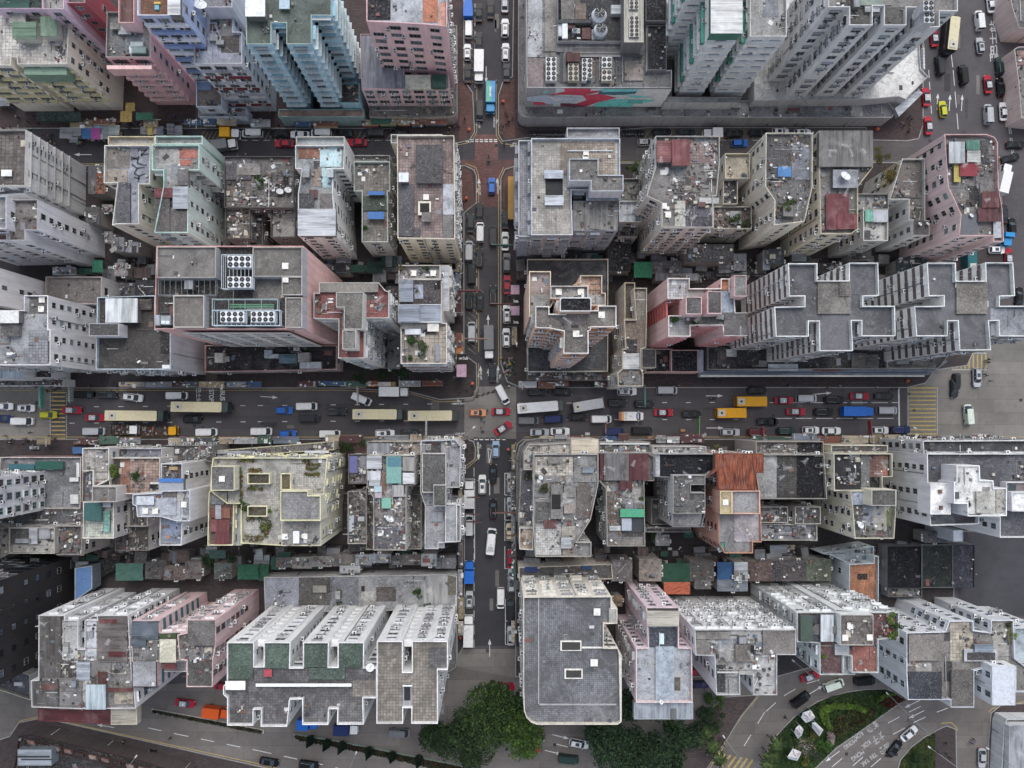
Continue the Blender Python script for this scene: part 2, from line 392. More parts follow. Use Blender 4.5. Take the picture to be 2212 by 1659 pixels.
    if dm.f:
        o = dm.build('rooftop_clutter', None, (cx, cy, V0['z'])); o.location = (cx, cy, V0['z'])
        tag(o, f'loose junk, planks and boxes strewn over the roof of {short}', 'clutter', kind='stuff')
    return root
class _MK:
    def __getitem__(s, nm):
        for k, m in MC.items():
            if m.name == nm: return k
MKEY = _MK()
# ---------------------------------------------------------------- top row of buildings
NB = ST(sp=3.4, ww=1.3, ac=.3)
bd('the beige block at the upper left', 'beige apartment block with yellow ledges and two green roof sheds', 0, [
  V([(145, 550), (575, 550), (592, 150), (75, 140), (75, 80), (-400, 80), (-400, 560), (92, 560), (95, 490), (145, 490)], 25, r='t#c6c0b6:1.1', deb=55, pk='p#bdbcb4',
    win=dict(ST(), S=ST(ww=3.0, sp=3.4, wh=1.5, ac=.5, band=('p#cdc08a', .75, .55, .1), g='g#4a4436'), E=ST(sp=3.0, ww=1.2, ac=.5, pipe=1)),
    pt=[((105, 185, 310, 335), 'n#66846a', 2.6, 'p#b8b4a6'), ((345, 140, 490, 310), 'm#66846a', 2.8, 'p#b8b4a6'), ((75, 90, 220, 200), 'r#8b8983', 2.2)]),
  V((205, 560, 572, 640), 23.6, 20, w='p#6d8a74', r='p#6d8a74', p=0, win=None, nm='canopy'),
  V((310, 960, 690, 1035), 4.6, 3.6, w='p#31483f', r='r#33453d', p=0, win=None, nm='canopy')], w='w#c3bba8')
bd('the purple block behind the beige one', 'purple block with deep red recesses at the upper left edge', 0, [
  V((365, -220, 548, 78), 31, r='r#8f8a86', pk='p#c3b4be', deb=12), V((-60, -220, 365, 75), 28, r='r#3d4a45', pt=[((0, -40, 250, 70), 'n#2f5a50', .4)], deb=20),
  V((548, -220, 730, 25), 30, r='r#6b6460', w='w#8e2f3d', pk='p#b88f9d')], w='w#b195ab', win=ST(sp=3.4))
bd('the pink block with the dark roof', 'pink apartment block with a flat dark grey roof and rusty stair head', 0, [
  V([(915, 100), (1190, 100), (1290, 285), (1290, 490), (905, 490)], 25.5, r='r#6b6c6c', pk='p#8f8d8c', deb=22,
    win=dict(ST(), S=ST(ww=3.1, sp=3.6, wh=1.5, ac=.6, band=('p#d8a9a6', 1.0, .7, -.3), rack=.15), E=ST(sp=4.2, ww=1.2, ac=.15)), pt=[((945, 195, 1025, 250), 'r#77736f', 1.2)]),
  V((915, 560, 1300, 592), 24.3, 21, w='p#d8a3a0', r='p#e0b2ac', p=0, win=None, nm='canopy'),
  V((1015, -60, 1150, 195), 29, 24, w='w#c79a9a', r='m#6d4a44', p=.6, pk='p#d0a9a8', win=None, nm='stair_head')], w='w#c98f92')
bd('the blue and white tower', 'blue tower with white window bands and a checkered roof terrace', 0, [
  V([(1178, -260), (1562, -260), (1562, 132), (1178, 132)], 38, r='t#8a5f48:.75', pk='p#d7dbe4', deb=14,
    win=dict(ST(), S=ST(ww=2.2, sp=2.5, wh=1.5, ac=.3, band=(['p#d4d6dd', 'p#7f97c8'], 1.2, .5, -.35))), pt=[((1435, -60, 1545, 125), 'n#d6d6d6', 2.4), ((1320, 15, 1375, 32), 'p#c9a83f', .5), ((1325, 42, 1362, 82), 'p#5ba3ba', .4)])], w='w#8496bd')
bd('the lavender block beside the blue tower', 'lavender grey block with red and teal window panels', 0, [
  V([(1740, 60), (1995, 60), (1995, 272), (2075, 272), (2075, 545), (1660, 545), (1660, 272), (1740, 272)], 26, r='r#a3a7b4', pk='p#b8bac2', deb=30,
    win=dict(ST(), S=ST(ww=2.4, sp=2.7, ac=.6, band=(['p#a8aab4', 'p#7c2b30', 'p#b4b6be', 'p#6e2a30', 'p#a8aab4'], .9, .25, -.4))), pt=[((1895, 305, 2050, 450), 'r#5e5654', .06), ((1880, 60, 1985, 300), 'r#8a8782', .06)]),
  V((1735, -240, 1990, 62), 30, r='r#8b8c90', deb=16)], w='w#b0b2bb')
bd('the low annex with the blue tarp', 'low grey annex roof under the blue tower with wrinkled tarp', 0, [
  V((1680, 690, 1900, 915), 9, r='r#8b7d6f', pk='p#b9c3d4', deb=16, pt=[((1685, 690, 1810, 770), 'f#7f97bb', .5)]),
  V((1700, 920, 2110, 1000), 5, r='r#7f7f80', p=.4, win=None, nm='canopy', deb=20)], w='w#98a2b4', win=ST(sp=3.5))
TEAL = ST(ww=2.3, sp=3.0, wh=1.4, ac=.25, band=('p#b9c6c6', .12, .8, 1.0), g='g#1a2428', rack=.12, led=.6, f='p#86b0bc')
bd('the teal tower', 'tall teal apartment tower with stepped wings and a green roof', 1, [
  V([(-110, -190), (628, -190), (628, 132), (458, 132), (458, 378), (242, 378), (242, 195), (113, 195), (113, 378), (-102, 378)], 36, r='s#58625a', pk='p#9aa79c', deb=18, win=dict(TEAL, E=dict(TEAL, ac=.9, sp=2.6)),
    pt=[((180, 0, 270, 75), 'p#9fb6c2', 1.0), ((-110, -40, 60, 140), 'p#d9dcde', 2.5), ((455, 140, 625, 170), 'p#cfd0c8', .3)]),
  V((175, 935, 905, 1002), 6, r='r#8b6e62', p=.5, pk='p#8aa5a3', w='w#6b8f90', win=None, nm='podium'),
  V((705, 708, 868, 882), 9, r='r#3d3b3b', pk='p#6f8f98', win=None, deb=10)], w='w#6fa3b6')
for d_ in ():
    pass
PINK = ST(ww=2.3, sp=3.4, wh=1.3, ac=.35, rack=.12)
bd('the pink corner block', 'pink corner block with a grey stepped annex and orange roof patch', 1, [
  V([(928, -190), (1618, -190), (1618, 226), (1402, 206), (928, 182)], 35, r='r#a3a7ac', pk='p#d3b1b4', win=dict(PINK, E=ST(sp=2.4, ac=.9)), deb=10,
    pt=[((935, -190, 1135, 170), 'r#26262c', .1), ((1412, -190, 1540, 190), 'r#b06a48', .1), ((1552, 22, 1606, 215), 'r#c58a72', .4)]),
  V([(875, 290), (1250, 290), (1250, 640), (1635, 640), (1640, 765), (888, 765)], 14.5, r='m#83858f', p=.2, w='w#b5939b', win=dict(PINK, ac=.9, rack=.25, S=ST(ww=2.2, sp=2.7, ac=.9, rack=.3, fl=2.8)), pt=[((1262, 645, 1482, 765), 'r#bdbda6', .5), ((1490, 635, 1615, 762), 'n#22523f', .9)]),
  V([(955, 905), (1640, 905), (1660, 215), (1704, 215), (1706, 955), (1690, 985), (1665, 1003), (955, 1003)], 5, r='r#6a6660', p=.3, pk='p#8b8782', w='w#8a807c', win=None, nm='canopy', deb=55)], w='w#cf9fa3')
# big shopping podium
bd('the grey shopping podium', 'wide grey shopping podium with a painted wall and rooftop chillers', 2, [
  V([(85, -260), (1120, -260), (1120, 600), (1335, 600), (1335, 752), (92, 752)], 16.4, r='r#757573', pk='p#a9abad', w='w#8d8d8d', win=None, deb=60, pt=[
    ((100, -200, 225, 490), 'r#a3a5a6', .15), ((245, -200, 350, 440), 'r#86807a', .25), ((100, 500, 232, 748), 'r#7c6f6e', .5), ((345, 380, 920, 445), 'm#6d6e72', .8), ((930, 520, 1090, 690), 'r#8c8278', .4),
    ((1095, 690, 1330, 745), 'r#6c6a68', 1.0), ((915, 365, 1095, 470), 'r#5d5d5f', 1.4)]),
  V([(355, -260), (920, -260), (920, 355), (355, 355)], 17.5, 15, r='r#3e3e40', p=1.6, pk='p#6c6e70', win=None, deb=45, nm='plant_enclosure', pt=[((385, -200, 500, 165), 'r#6f6c68', 1.6), ((505, 30, 600, 165), 'r#75665a', 1.2), ((355, 168, 665, 195), 'r#4c4d50', 1.9)]),
  V((925, -260, 1092, 362), 22, 15, r='m#b3afa2', p=.15, pk='p#b9b6ac', w='w#5d5d5e', win=None, nm='plant_room'),
  V((1110, -260, 1290, 180), 18, 10, r='r#232328', p=.5, win=None, w='w#6c6c6e', nm='roof_block'), V((1125, 215, 1290, 600), 17, 10, r='r#2a2b31', p=.4, win=None, w='w#6c6c6e', nm='roof_block', deb=8),
  V([(20, -260), (1335, -260), (1335, 845), (1900, 845), (1900, 1000), (95, 1008), (45, 995), (20, 960)], 6, r='r#7d7b78', pk='p#98989a', p=.5, w='w#86868a', win=None, nm='canopy', deb=90),
  V([(1280, 830), (1940, 830), (1900, 880), (1270, 880)], 9.5, 5, r='r#8c8c8b', p=.4, w='w#9a9a9b', win=None, nm='podium')], w='w#8d8d8d', name='shopping_centre')
SL = ST(ww=2.2, sp=3.1, wh=1.1, ac=.12, led=0, band=('p#cfcfcc', .85, .45, .9), g='g#2a2c30', pipe=.1, rack=.03)
bd('the white tower with the gabled roof shed', 'white slab tower with horizontal sills and a gabled roof shed', 2, [
  V([(1650, 312), (1908, 312), (1908, -60), (2004, -60), (2004, 312), (2320, 312), (2320, -420), (1480, -420), (1480, -60), (1650, -60)], 35, 5.5, r='r#9a9995', pk='p#c5c5c3', deb=30,
    win=dict(SL, W=ST(ww=1.6, sp=2.4, ac=.8, led=.4, band=(['p#3a8f7c', 'p#c9c9c6', 'p#b9c4c0'], .8, .8, -.1))), pt=[((1668, -300, 1942, 285), 'n#d0d0cc', 3.2, 'p#3f7a66')])], w='w#bdbdbb')
GREY = ST(ww=1.9, sp=2.7, wh=1.3, ac=.7, led=.5, fl=2.9, rack=.1, f='p#9a9c9c', g='g#2b3234')
bd('the grey tower at the upper right', 'tall grey tower with projecting bays and a white podium roof', 3, [
  V([(535, -420), (1645, -420), (1645, 95), (1490, 95), (1490, 232), (1300, 232), (1300, 62), (1205, 62), (1205, 216), (1012, 216), (1012, 48), (915, 48), (915, 216), (715, 216), (715, 60), (535, 60)], 42, 8, r='r#77736f', pk='p#c9cacb', win=GREY, deb=45,
    pt=[((720, 55, 905, 205), 'r#54524f', .06), ((1020, 60, 1195, 210), 'r#55524f', .06), ((780, -200, 1005, 45), 'r#7d8a7d', .8)]),
  V([(-100, 860), (880, 850), (1140, 825), (1200, 850), (1392, 655), (1330, 590), (1310, 300), (1250, -200), (-100, -200)], 9, r='r#c4c2bc', pk='p#b5b6b8', p=.6, win=None, w='w#909093', nm='podium', deb=14),
  V([(-600, 860), (1050, 868), (1110, 960), (1080, 1008), (-700, 1008), (-700, 880)], 5.5, r='r#79797b', pk='p#a6a8ab', p=.4, win=None, w='w#7d7d80', nm='canopy', deb=40),
  V([(1105, 930), (1310, 760), (1345, 800), (1140, 1000)], 6.5, 5, r='n#b6bbc0', p=0, win=None, w='p#8f9396', nm='glass_canopy')], w='w#a9abac')
# ---------------------------------------------------------------- second row, left
bd('the white block at the left edge', 'white block with stained concrete stringcourses and brown roof at left edge', 0, [
  V([(-500, 1110), (222, 1110), (215, 1592), (-500, 1592)], 24.5, r='t#6f6661:1.2', pk='p#a5a39e', deb=25, pt=[((10, 1455, 100, 1510), 'p#d4d4cf', .8)], win=dict(ST(), E=ST(ww=1.3, sp=4.2, wh=1.7, ac=.5, band=('p#a3a19b', .3, .5, 2.0), pipe=1))),
  V([(-500, 1592), (205, 1592), (212, 1660), (-500, 1700)], 22, r='r#84888e', win=None)], w='w#bfc0c0')
bd('the pale lilac block', 'pale lilac block with a brown roof and rows of small windows', 10, [
  V([(55, 50), (322, 50), (322, 312), (215, 312), (215, 402), (75, 402), (75, 290), (55, 290)], 28, r='r#6d6662', pk='p#a09c9a', deb=14, win=ST(ww=1.1, sp=3.3, wh=1.5, ac=.4)),
  V([(-500, 20), (55, 20), (55, 300), (-500, 300)], 30, r='r#8b8b8a', deb=14), V([(-500, 300), (60, 300), (60, 400), (-500, 410)], 26, r='r#7c7470', deb=10)], w='w#c1c4cb', win=ST(ww=1.2, sp=3.5))
bd('the low brown roofed block', 'low block with a plain brown roof beside the white wall', 10, [V([(390, 712), (872, 712), (868, 948), (390, 940)], 10, r='r#7a726e', pk='p#a9a09c', deb=5)], w='w#b9b8ba', win=ST(sp=3.6, ww=1.7))
bd('the tall white wall building', 'tall white building running off the left edge with tiny windows', 10, [V([(-900, 560), (-260, 560), (-260, 900), (-900, 900)], 34, r='r#8a8a88', win=ST(ww=1.0, sp=4.4, wh=1.6, ac=.1, pipe=.1))], w='w#c9c7c8')
bd('the white block with the tiled terrace', 'white block with many small windows and tiled terrace by main road', 10, [
  V([(205, 872), (412, 872), (412, 1165), (432, 1165), (432, 1472), (-450, 1472), (-450, 1000), (205, 1000)], 26, r='r#8f9193', pk='p#e3e3e6', deb=26, win=ST(ww=1.15, sp=2.9, wh=1.35, ac=.25, pipe=.8),
    pt=[((250, 875, 412, 1030), 'r#5f5c58', .06), ((245, 1170, 412, 1455), 't#86878a:.9', .06), ((0, 1000, 160, 1110), 'p#cfcfcb', 2.2), ((30, 1115, 160, 1225), 'r#595855', 1.4)], ha=[(358, 910), (352, 990)]),
  V((-450, 1480, 200, 1590), 12, r='m#b9c4cd', p=.1, win=None, nm='annex'), V((200, 1475, 445, 1580), 8, r='r#4f4d4c', win=None, nm='annex', deb=14),
  V((-450, 1590, 560, 1650), 4.5, r='r#6b6964', win=None, p=.3, nm='canopy', deb=70)], w='w#cac9ca')
bd('the dark roofed block with the white shed', 'dark roofed block with a white corrugated shed and blue parapet', 10, [
  V([(832, 888), (1330, 872), (1330, 1165), (1462, 1165), (1462, 1508), (820, 1508)], 20.5, r='s#46433f', pk='p#bac9d4', deb=30, win=dict(ST(), S=ST(ac=1, sp=2.5), E=ST(sp=99), W=ST(sp=3)),
    pt=[((903, 898, 1178, 1106), 'm#cdd2d3', 2.3), ((1150, 905, 1300, 995), 'r#4a4542', 1.0), ((1375, 1195, 1450, 1375), 'r#2c2a29', .05)], ha=[(1172, 940)]),
  V((762, 1112, 1018, 1222), 23.5, 18, r='r#4c4948', p=.15, win=None, nm='stair_head')], w='w#a5a8ae')
FAC = ST(ww=2.6, sp=3.6, wh=.9, ac=.08, pipe=.4)
bd('the big pink factory building', 'big dusty pink factory block with chillers in open roof wells', 10, [
  V([(1340, 448), (2602, 448), (2602, 1162), (1322, 1162)], 38.5, r='r#6b6763', pk='p#cfa8a2', w='w#b98a86', p=1.2, win=None, deb=20,
    pt=[((1350, 735, 1840, 872), 'r#35322f', .05), ((1860, 458, 2165, 905), 'r#3a3836', .05), ((1775, 905, 2440, 1145), 'r#3c3b3a', .05), ((1345, 885, 1490, 1140), 'r#3f3c3a', .05)]),
  V((1345, 455, 1850, 722), 40, 36, r='s#6f6b66', pk='p#a19d98', p=.5, win=None, nm='roof_block', deb=4, w='w#8d9094'), V((2165, 458, 2590, 712), 40, 36, r='s#69655f', pk='p#a19d98', p=.5, win=None, nm='roof_block', ha=[(2445, 620)], w='w#8d9094'),
  V((1485, 872, 1750, 1148), 40, 36, r='s#6f6962', pk='p#c0bdb6', p=.5, win=None, nm='roof_block', w='w#8d9094'), V((2445, 890, 2590, 1150), 40, 36, r='r#7a746e', pk='p#b2aea8', p=.4, win=None, nm='roof_block', w='w#8d9094'),
  V((2415, 712, 2590, 870), 40, 36, r='r#67625c', pk='p#a8a49e', p=.4, win=None, nm='roof_block', ha=[(2445, 735)], w='w#8d9094'),
  V([(1755, 1300), (2885, 1300), (2885, 1508), (1755, 1530)], 8, r='t#3f3a3a:1', pk='p#b9958f', win=ST(ww=3, sp=4, fl=3.2), w='w#9a8583', nm='podium', deb=30),
  V([(1550, 1190), (2480, 1190), (2480, 1198), (1550, 1198)], 37, 8.5, r='p#a8a39c', p=0, w='w#a8a49f', win=FAC, nm='facade_panel')], w='w#b98a86', name='factory_building')
bd('the grey tower with red roof terraces', 'grey T-shaped tower with maroon roof terraces', 11, [
  V([(522, 762), (1035, 762), (1088, 828), (1122, 840), (1122, 1068), (912, 1068), (912, 1412), (685, 1412), (690, 1078), (475, 1072), (475, 850), (522, 850)], 33, r='r#8a4f4b', pk='p#b3b3ae', deb=40, win=ST(ww=1.8, sp=2.3, wh=1.3, ac=.6, led=.5, rack=.05),
    pt=[((525, 765, 1030, 845), 'r#77736b', .9), ((720, 975, 890, 1165), 'r#7a756d', .5)], ha=[(600, 805), (922, 805), (1000, 805)]),
  V([(668, 845), (905, 845), (895, 1165), (735, 1165), (735, 975), (668, 975)], 36, 31, r='r#6b6760', p=.15, win=None, nm='stair_head'), V((722, 1168, 840, 1335), 36.5, 31, r='r#76726d', p=.2, win=None, nm='stair_head')], w='w#a7a6a2')
bd('the corner block with the roof garden', 'corner block with pale tiled roof garden and grey metal roofs', 11, [
  V([(1222, 1108), (1618, 1108), (1618, 1458), (1222, 1458)], 27, r='t#b3a594:1.3', pk='p#d5d2cb', deb=26, win=dict(ST(), S=ST(ww=2.6, sp=3, ac=.3, band=(['p#c9c5c0', 'p#74353b'], .9, .4, -.2)), E=ST(ac=1, sp=2.3, led=.5)),
    pt=[((1225, 1110, 1555, 1160), 'r#6d6b69', 1.4), ((1258, 1160, 1395, 1208), 'n#c6cad0', 1.6), ((1452, 1112, 1550, 1182), 'p#c9c4b8', 1.5), ((1522, 1285, 1555, 1440), 'p#7a8088', .8)]),
  V((1205, 612, 1562, 735), 25, r='r#8a8884', deb=25, ha=[(1332, 682), (1502, 682)]), V((1205, 735, 1575, 955), 26.5, r='r#453f40', p=.2, deb=5, pt=[((1210, 735, 1330, 930), 'n#858d9a', 1.6), ((1340, 780, 1415, 900), 'r#8f98a6', .06), ((1512, 750, 1560, 820), 'r#1d1b1b', .05)]),
  V((1200, 948, 1572, 1105), 28, r='n#8b93a0', p=.2, pk='p#c9ccd0', win=None, pt=[((1205, 950, 1385, 1100), 'n#8d96a3', .8)]),
  V((1562, 612, 1638, 1005), 22, r='n#b9bdc1', p=.1, win=ST(ac=1, sp=2.3, led=.5))], w='w#b8b3ab', win=ST(ac=1, sp=2.4))
bd('the cream block with the pink roof', 'cream block with pink tiled roof, light well and black roof panels', 11, [
  V([(1190, -500), (1680, -500), (1690, 345), (1685, 392), (1195, 382)], 26, r='t#94807a:.9', pk='p#cfc9bb', deb=14, win=dict(ST(ww=1.3, sp=2.7, ac=.3, pipe=1), E=ST(ac=1, sp=2.2, led=.4)),
    pt=[((1200, -80, 1335, 365), 'r#57575a', .5), ((1585, -80, 1678, 180), 'r#a9abb0', .4), ((1585, 182, 1672, 385), 'r#72706d', .3), ((1330, 290, 1392, 375), 'r#5a5657', .3), ((1352, -420, 1585, -90), 'r#4f4d4d', 1.6), ((1205, -180, 1290, -100), 'p#c6ccd4', 2.4), ((1372, 66, 1482, 185), 'p#cfc8b4', 1.0), ((1388, 82, 1468, 160), 'p#131313', 1.02), ((1402, 160, 1482, 240), 'r#716c68', 1.6)], ha=[(1440, 30), (1440, 200)]),  # near-black inset on the raised rim paints the shade inside the light well
  V([(1138, -508), (1580, -508), (1580, -432), (1138, -432)], 22, r='r#8a8c8b', pk='p#c4c8c6', win=None, nm='annex')], w='w#bdb398')
bd('the narrow block with blue awnings', 'narrow grey block with two bright blue awnings on the roof', 11, [
  V([(820, -275), (1130, -275), (1130, -20), (1110, -20), (1112, 415), (888, 415), (890, -20), (820, -20)], 17, r='t#867f76:1.1', pk='p#b4c0bd', deb=26, win=ST(ww=1.8, sp=2.6, ac=.6),
    pt=[((890, 20, 1105, 145), 'r#4a5549', .5), ((938, 155, 1080, 218), 'f#3b75b8', 1.8), ((940, -20, 1085, 12), 'f#3b75b8', 1.8)], ha=[(917, 92)]),
  V((820, -330, 1130, -275), 12, r='r#86857f', win=None, nm='annex', deb=8)], w='w#9b9f9d')
bd('the block with the white metal roof', 'block with cyan washed terrace and white lettered metal roof', 11, [
  V([(318, -415), (742, -415), (735, -210), (640, -210), (640, 0), (668, 360), (342, 360), (342, 0), (375, -210), (318, -215)], 25.5, r='r#8d8f8e', pk='p#ccd4d4', deb=26, win=dict(ST(ww=1.6, sp=2.8, ac=.5)),
    pt=[((345, -390, 528, -300), 't#9a6a55:.7', .1), ((530, -400, 715, -230), 'r#a9c6c9', .1), ((380, -240, 440, -140), 'r#8f9494', 2.0), ((585, -210, 645, -140), 'r#a3b0b0', 2.0), ((465, -210, 540, -60), 'r#8a7a6c', .1), ((545, -220, 640, -50), 'r#9dbcbc', .1),
        ((340, 130, 665, 362), 'n#b9bfc3', 2.2), ((340, 0, 480, 130), 'r#4d4c4e', .8), ((528, 0, 636, 158), 'r#6c6663', 1.0)], ha=[(405, -190), (612, -190)]),
  V((325, -490, 740, -420), 20, r='r#a3aaaa', win=None, nm='annex')], w='w#b9bab8')
bd('the ruined low roofs behind the mint block', 'patchwork of low derelict grey roofs and dark light wells', 11, [
  V([(-290, -320), (305, -320), (305, 120), (-290, 120)], 14, r='r#6f6b67', deb=150, pt=[((-180, -260, 20, -160), 'r#8a8580', .5), ((215, -150, 262, -60), 'r#2b2b2c', .05), ((-290, -320, -60, -120), 'r#5c5b60', .4)]),
  V((108, 128, 318, 375), 12, r='r#827f78', deb=20, win=ST(sp=3)), V((-282, 20, -70, 385), 13, r='r#5f5953', deb=80), V((-70, 120, 40, 440), 9, r='r#2e2d2e', deb=25)], w='w#5b5a59', win=ST(sp=3, ac=.6))
bd('the mint green block', 'mint green block with grey parapeted roof and orange roof patch', 10, [
  V([(1300, -419), (1708, -419), (1708, -200), (1610, -200), (1612, 335), (1320, 335), (1400, -60), (1400, -200), (1300, -200)], 26, r='r#8b8986', pk='p#b3d3cb', deb=20, win=dict(ST(ww=1.1, sp=3.2, ac=.35), S=ST(led=.8, sp=2.8)),
    pt=[((1538, -380, 1690, -300), 'r#a8614f', .06), ((1540, -290, 1640, -240), 'r#b56a54', .07), ((1520, -210, 1615, -70), 'r#6e6b69', 1.4), ((1320, 35, 1455, 330), 'r#56524f', .6), ((1462, 145, 1608, 330), 'r#5a5553', .7), ((1480, -60, 1610, 130), 'n#aab0b8', 1.4), ((1322, -50, 1478, 35), 'r#6e3a3c', .9)]),
  V((1328, -495, 1735, -424), 22, r='r#8f8f8b', win=None, nm='annex', pk='p#b9cdc8')], w='w#a3bdb4')
bd('the cracked blue roof block', 'block with a blue roof crossed by dark branching cracks', 10, [
  V([(895, -415), (1290, -415), (1285, -80), (1190, -80), (1190, 262), (1000, 262), (960, 272), (1005, -90), (888, -90)], 24, r='r#8c8f99', pk='p#cfd0cb', deb=12, win=ST(ww=1.2, sp=2.9, ac=.35),
    pt=[((905, -405, 1110, -220), 'r#7d776e', .1), ((900, -210, 1090, -95), 'r#9c8f80', .15), ((1000, -90, 1115, 260), 'r#57555a', .5)]),
  V((925, -492, 1325, -420), 20, r='r#99968f', win=None, nm='annex')], w='w#c3baa2')
# ---------------------------------------------------------------- second row, right
TILEB = ST(ww=1.6, sp=2.6, wh=1.2, ac=.3, led=.7, f='p#8c9198', g='g#15181d')
bd('the grey tiled corner block', 'grey corner block with square tiled roof and square light well', 12, [
  V([(130, -475), (892, -475), (892, -30), (475, -30), (475, 130), (485, 355), (130, 355)], 26, r='t#b3aea3:.8', pk='p#c3cbd4', deb=10, win=TILEB, pt=[((375, -440, 845, -160), 't#9a8c7c:.8', .06), ((345, 140, 485, 350), 'r#9a938a', .5), ((240, -200, 405, -130), 'n#b9c3cf', 1.2), ((245, 15, 408, 100), 'n#bfc6cd', 1.0), ((252, -128, 400, 12), 'p#1f2428', .12), ((440, -370, 830, -366), 'p#d7dade', .5)], ha=[(600, -340), (595, -305)]),  # dark sheet between the two metal roofs paints shade down the light well
  V([(455, -300), (705, -300), (705, -160), (920, -160), (920, -20), (640, -20), (640, -110), (455, -110)], 30, 25, r='r#76726d', pk='p#b5bcc4', p=.5, win=None, w='w#9aa3ae', nm='stair_head', deb=6),
  V((20, -458, 128, 368), 24, r='t#8f9095:.6', pk='p#c2c5ca', win=TILEB), V((435, -565, 887, -480), 22, r='t#9b9b9d:.6', pk='p#b3b5b8', win=None, nm='annex'),
  V((488, 62, 872, 318), 23, r='m#8a8782', p=.05, deb=20, win=TILEB, pt=[((600, -10, 900, 60), 'r#9aa2ae', 1.5)])], w='w#7d838f')
bd('the little white roofed block', 'little block with white metal roof between two grey buildings', 12, [V((882, 62, 1075, 242), 15, r='m#c3c8cb', pk='p#c9cccd', deb=4), V((880, 245, 1040, 370), 10, r='r#6c6a68', deb=14), V((905, -130, 1060, 60), 13, r='r#77756f', deb=16)], w='w#8b8b89', win=ST(sp=2.6, ac=.5))
bd('the derelict rooftop block', 'weathered block with brown tiled terrace and rubble covered roof', 12, [
  V([(1195, -495), (1745, -495), (1745, -260), (1720, 20), (1690, 20), (1690, 290), (1248, 290), (1248, 80), (1120, 20), (1195, -230)], 29, r='r#77736f', pk='p#a9a7a2', deb=190, win=ST(ww=1.4, sp=2.4, ac=.6, rack=.25),
    pt=[((1205, -450, 1335, -270), 'n#8a4e4e', 1.8), ((1335, -465, 1490, -240), 'm#7d4142', 2.3), ((1490, -440, 1710, -260), 't#96807a:.9', .1), ((1450, 110, 1675, 285), 'r#55525a', .12), ((1360, 60, 1450, 280), 'r#b3b1a3', .2), ((1570, 35, 1740, 85), 'r#a3a29f', .6)], ha=[(1268, 105), (1304, 180)])], w='w#a6a49b')
bd('the cream low roof with weeds', 'low cream terrace block and overgrown flat roof beside it', 12, [V((1790, -345, 2005, -130), 16, r='r#b3a78f', pk='p#c9c2ac', deb=10), V((1775, -130, 1900, 90), 15, r='r#3d3b3b', deb=25), V((1690, 110, 2020, 302), 14, r='r#6d5f58', pk='p#b0b0a8', deb=40, pt=[((1835, 150, 1930, 260), 'm#a3a6a6', .6)])], w='w#a8a49a', win=ST(sp=2.8, ac=.4))
bd('the ivory block with the blue tarp', 'ivory block with dotted dark roof and a blue tarp square', 13, [
  V([(0, -522), (400, -522), (400, -60), (332, 240), (70, 272), (75, 60), (-5, -60)], 25, r='r#64615f', pk='p#c6c3b6', deb=130, win=ST(ww=1.0, sp=3.3, ac=.35), pt=[((5, -515, 215, -120), 't#5c5a5a:.6', .15), ((102, -232, 218, -145), 'f#3f7fb8', .5), ((225, -420, 390, -120), 'r#7a7e86', .1)])], w='w#c9c5b3')
bd('the corrugated grey roof block', 'block with broad corrugated grey roof and maroon roof shed behind', 13, [
  V([(455, -540), (918, -540), (918, -225), (790, -60), (790, 300), (735, 345), (470, 345), (460, -60)], 24.5, r='r#7a7773', pk='p#b8b09a', deb=90, win=ST(ww=1.5, sp=2.8, ac=.5),
    pt=[((455, -540, 918, -230), 'm#74716d', 1.6), ((515, 0, 712, 310), 'm#6e3236', .8), ((612, 175, 782, 305), 'm#7a373a', 1.0), ((575, -205, 790, -50), 'r#8f9196', 1.5)])], w='w#aea58f')
bd('the pale grey low block', 'pale grey low block with teal edged metal roof', 13, [V((745, 0, 1052, 135), 18, r='r#8b8987', deb=30), V((835, 138, 1048, 405), 19, r='r#a9a7a1', pk='p#c5c5c0', deb=12, pt=[((915, 140, 1048, 245), 'm#a9adb3', 1.2), ((852, 138, 920, 240), 'm#5fa893', 1.3), ((838, 315, 895, 400), 'r#4c4a4a', .8)])], w='w#8f8f8d', win=ST(sp=2.5, ac=.5))
bd('the stained white block', 'stained white block with a dark roof corner and two dishes', 13, [
  V([(1170, -300), (1365, -300), (1365, 228), (1400, 228), (1402, 356), (1265, 356), (1262, 228), (1225, 228), (1225, 50), (1060, 50)], 18, r='r#6b645e', pk='p#c0c0bd', deb=26, win=ST(ww=1.1, sp=3, ac=.25), pt=[((1268, 232, 1396, 350), 'r#4c4847', 1.2)])], w='w#b4b4b1')
bd('the pink block at the right', 'pink block at the right with rounded corner and coloured tarps', 13, [
  V([(1530, -510), (1890, -510), (1960, -485), (1988, -440), (1995, -60), (2030, 150), (2040, 412), (1950, 412), (1950, 362), (1655, 362), (1670, 180), (1560, -60)], 25.5, r='r#77726f', pk='p#c9a9a8', deb=60, win=ST(ww=1.3, sp=2.9, ac=.4),
    pt=[((1570, -445, 1705, -260), 'm#b3b8bb', 1.8), ((1718, -460, 1832, -375), 'm#4a8270', 1.6), ((1725, -370, 1840, -270), 'n#b8b8b2', 1.4), ((1660, -258, 1815, -150), 'f#8c3038', 1.2), ((1612, -255, 1668, -100), 'f#b5a23a', .9), ((1845, -400, 1885, -250), 'r#4a4544', .1),
        ((1855, -20, 2000, 120), 'm#6e3b3d', 1.5), ((1665, 175, 1815, 362), 'f#63656a', .7), ((1820, 120, 1990, 240), 'm#5f3236', 1.2), ((1950, 240, 2030, 380), 'r#a9adb3', .6)])], w='w#cbadad')
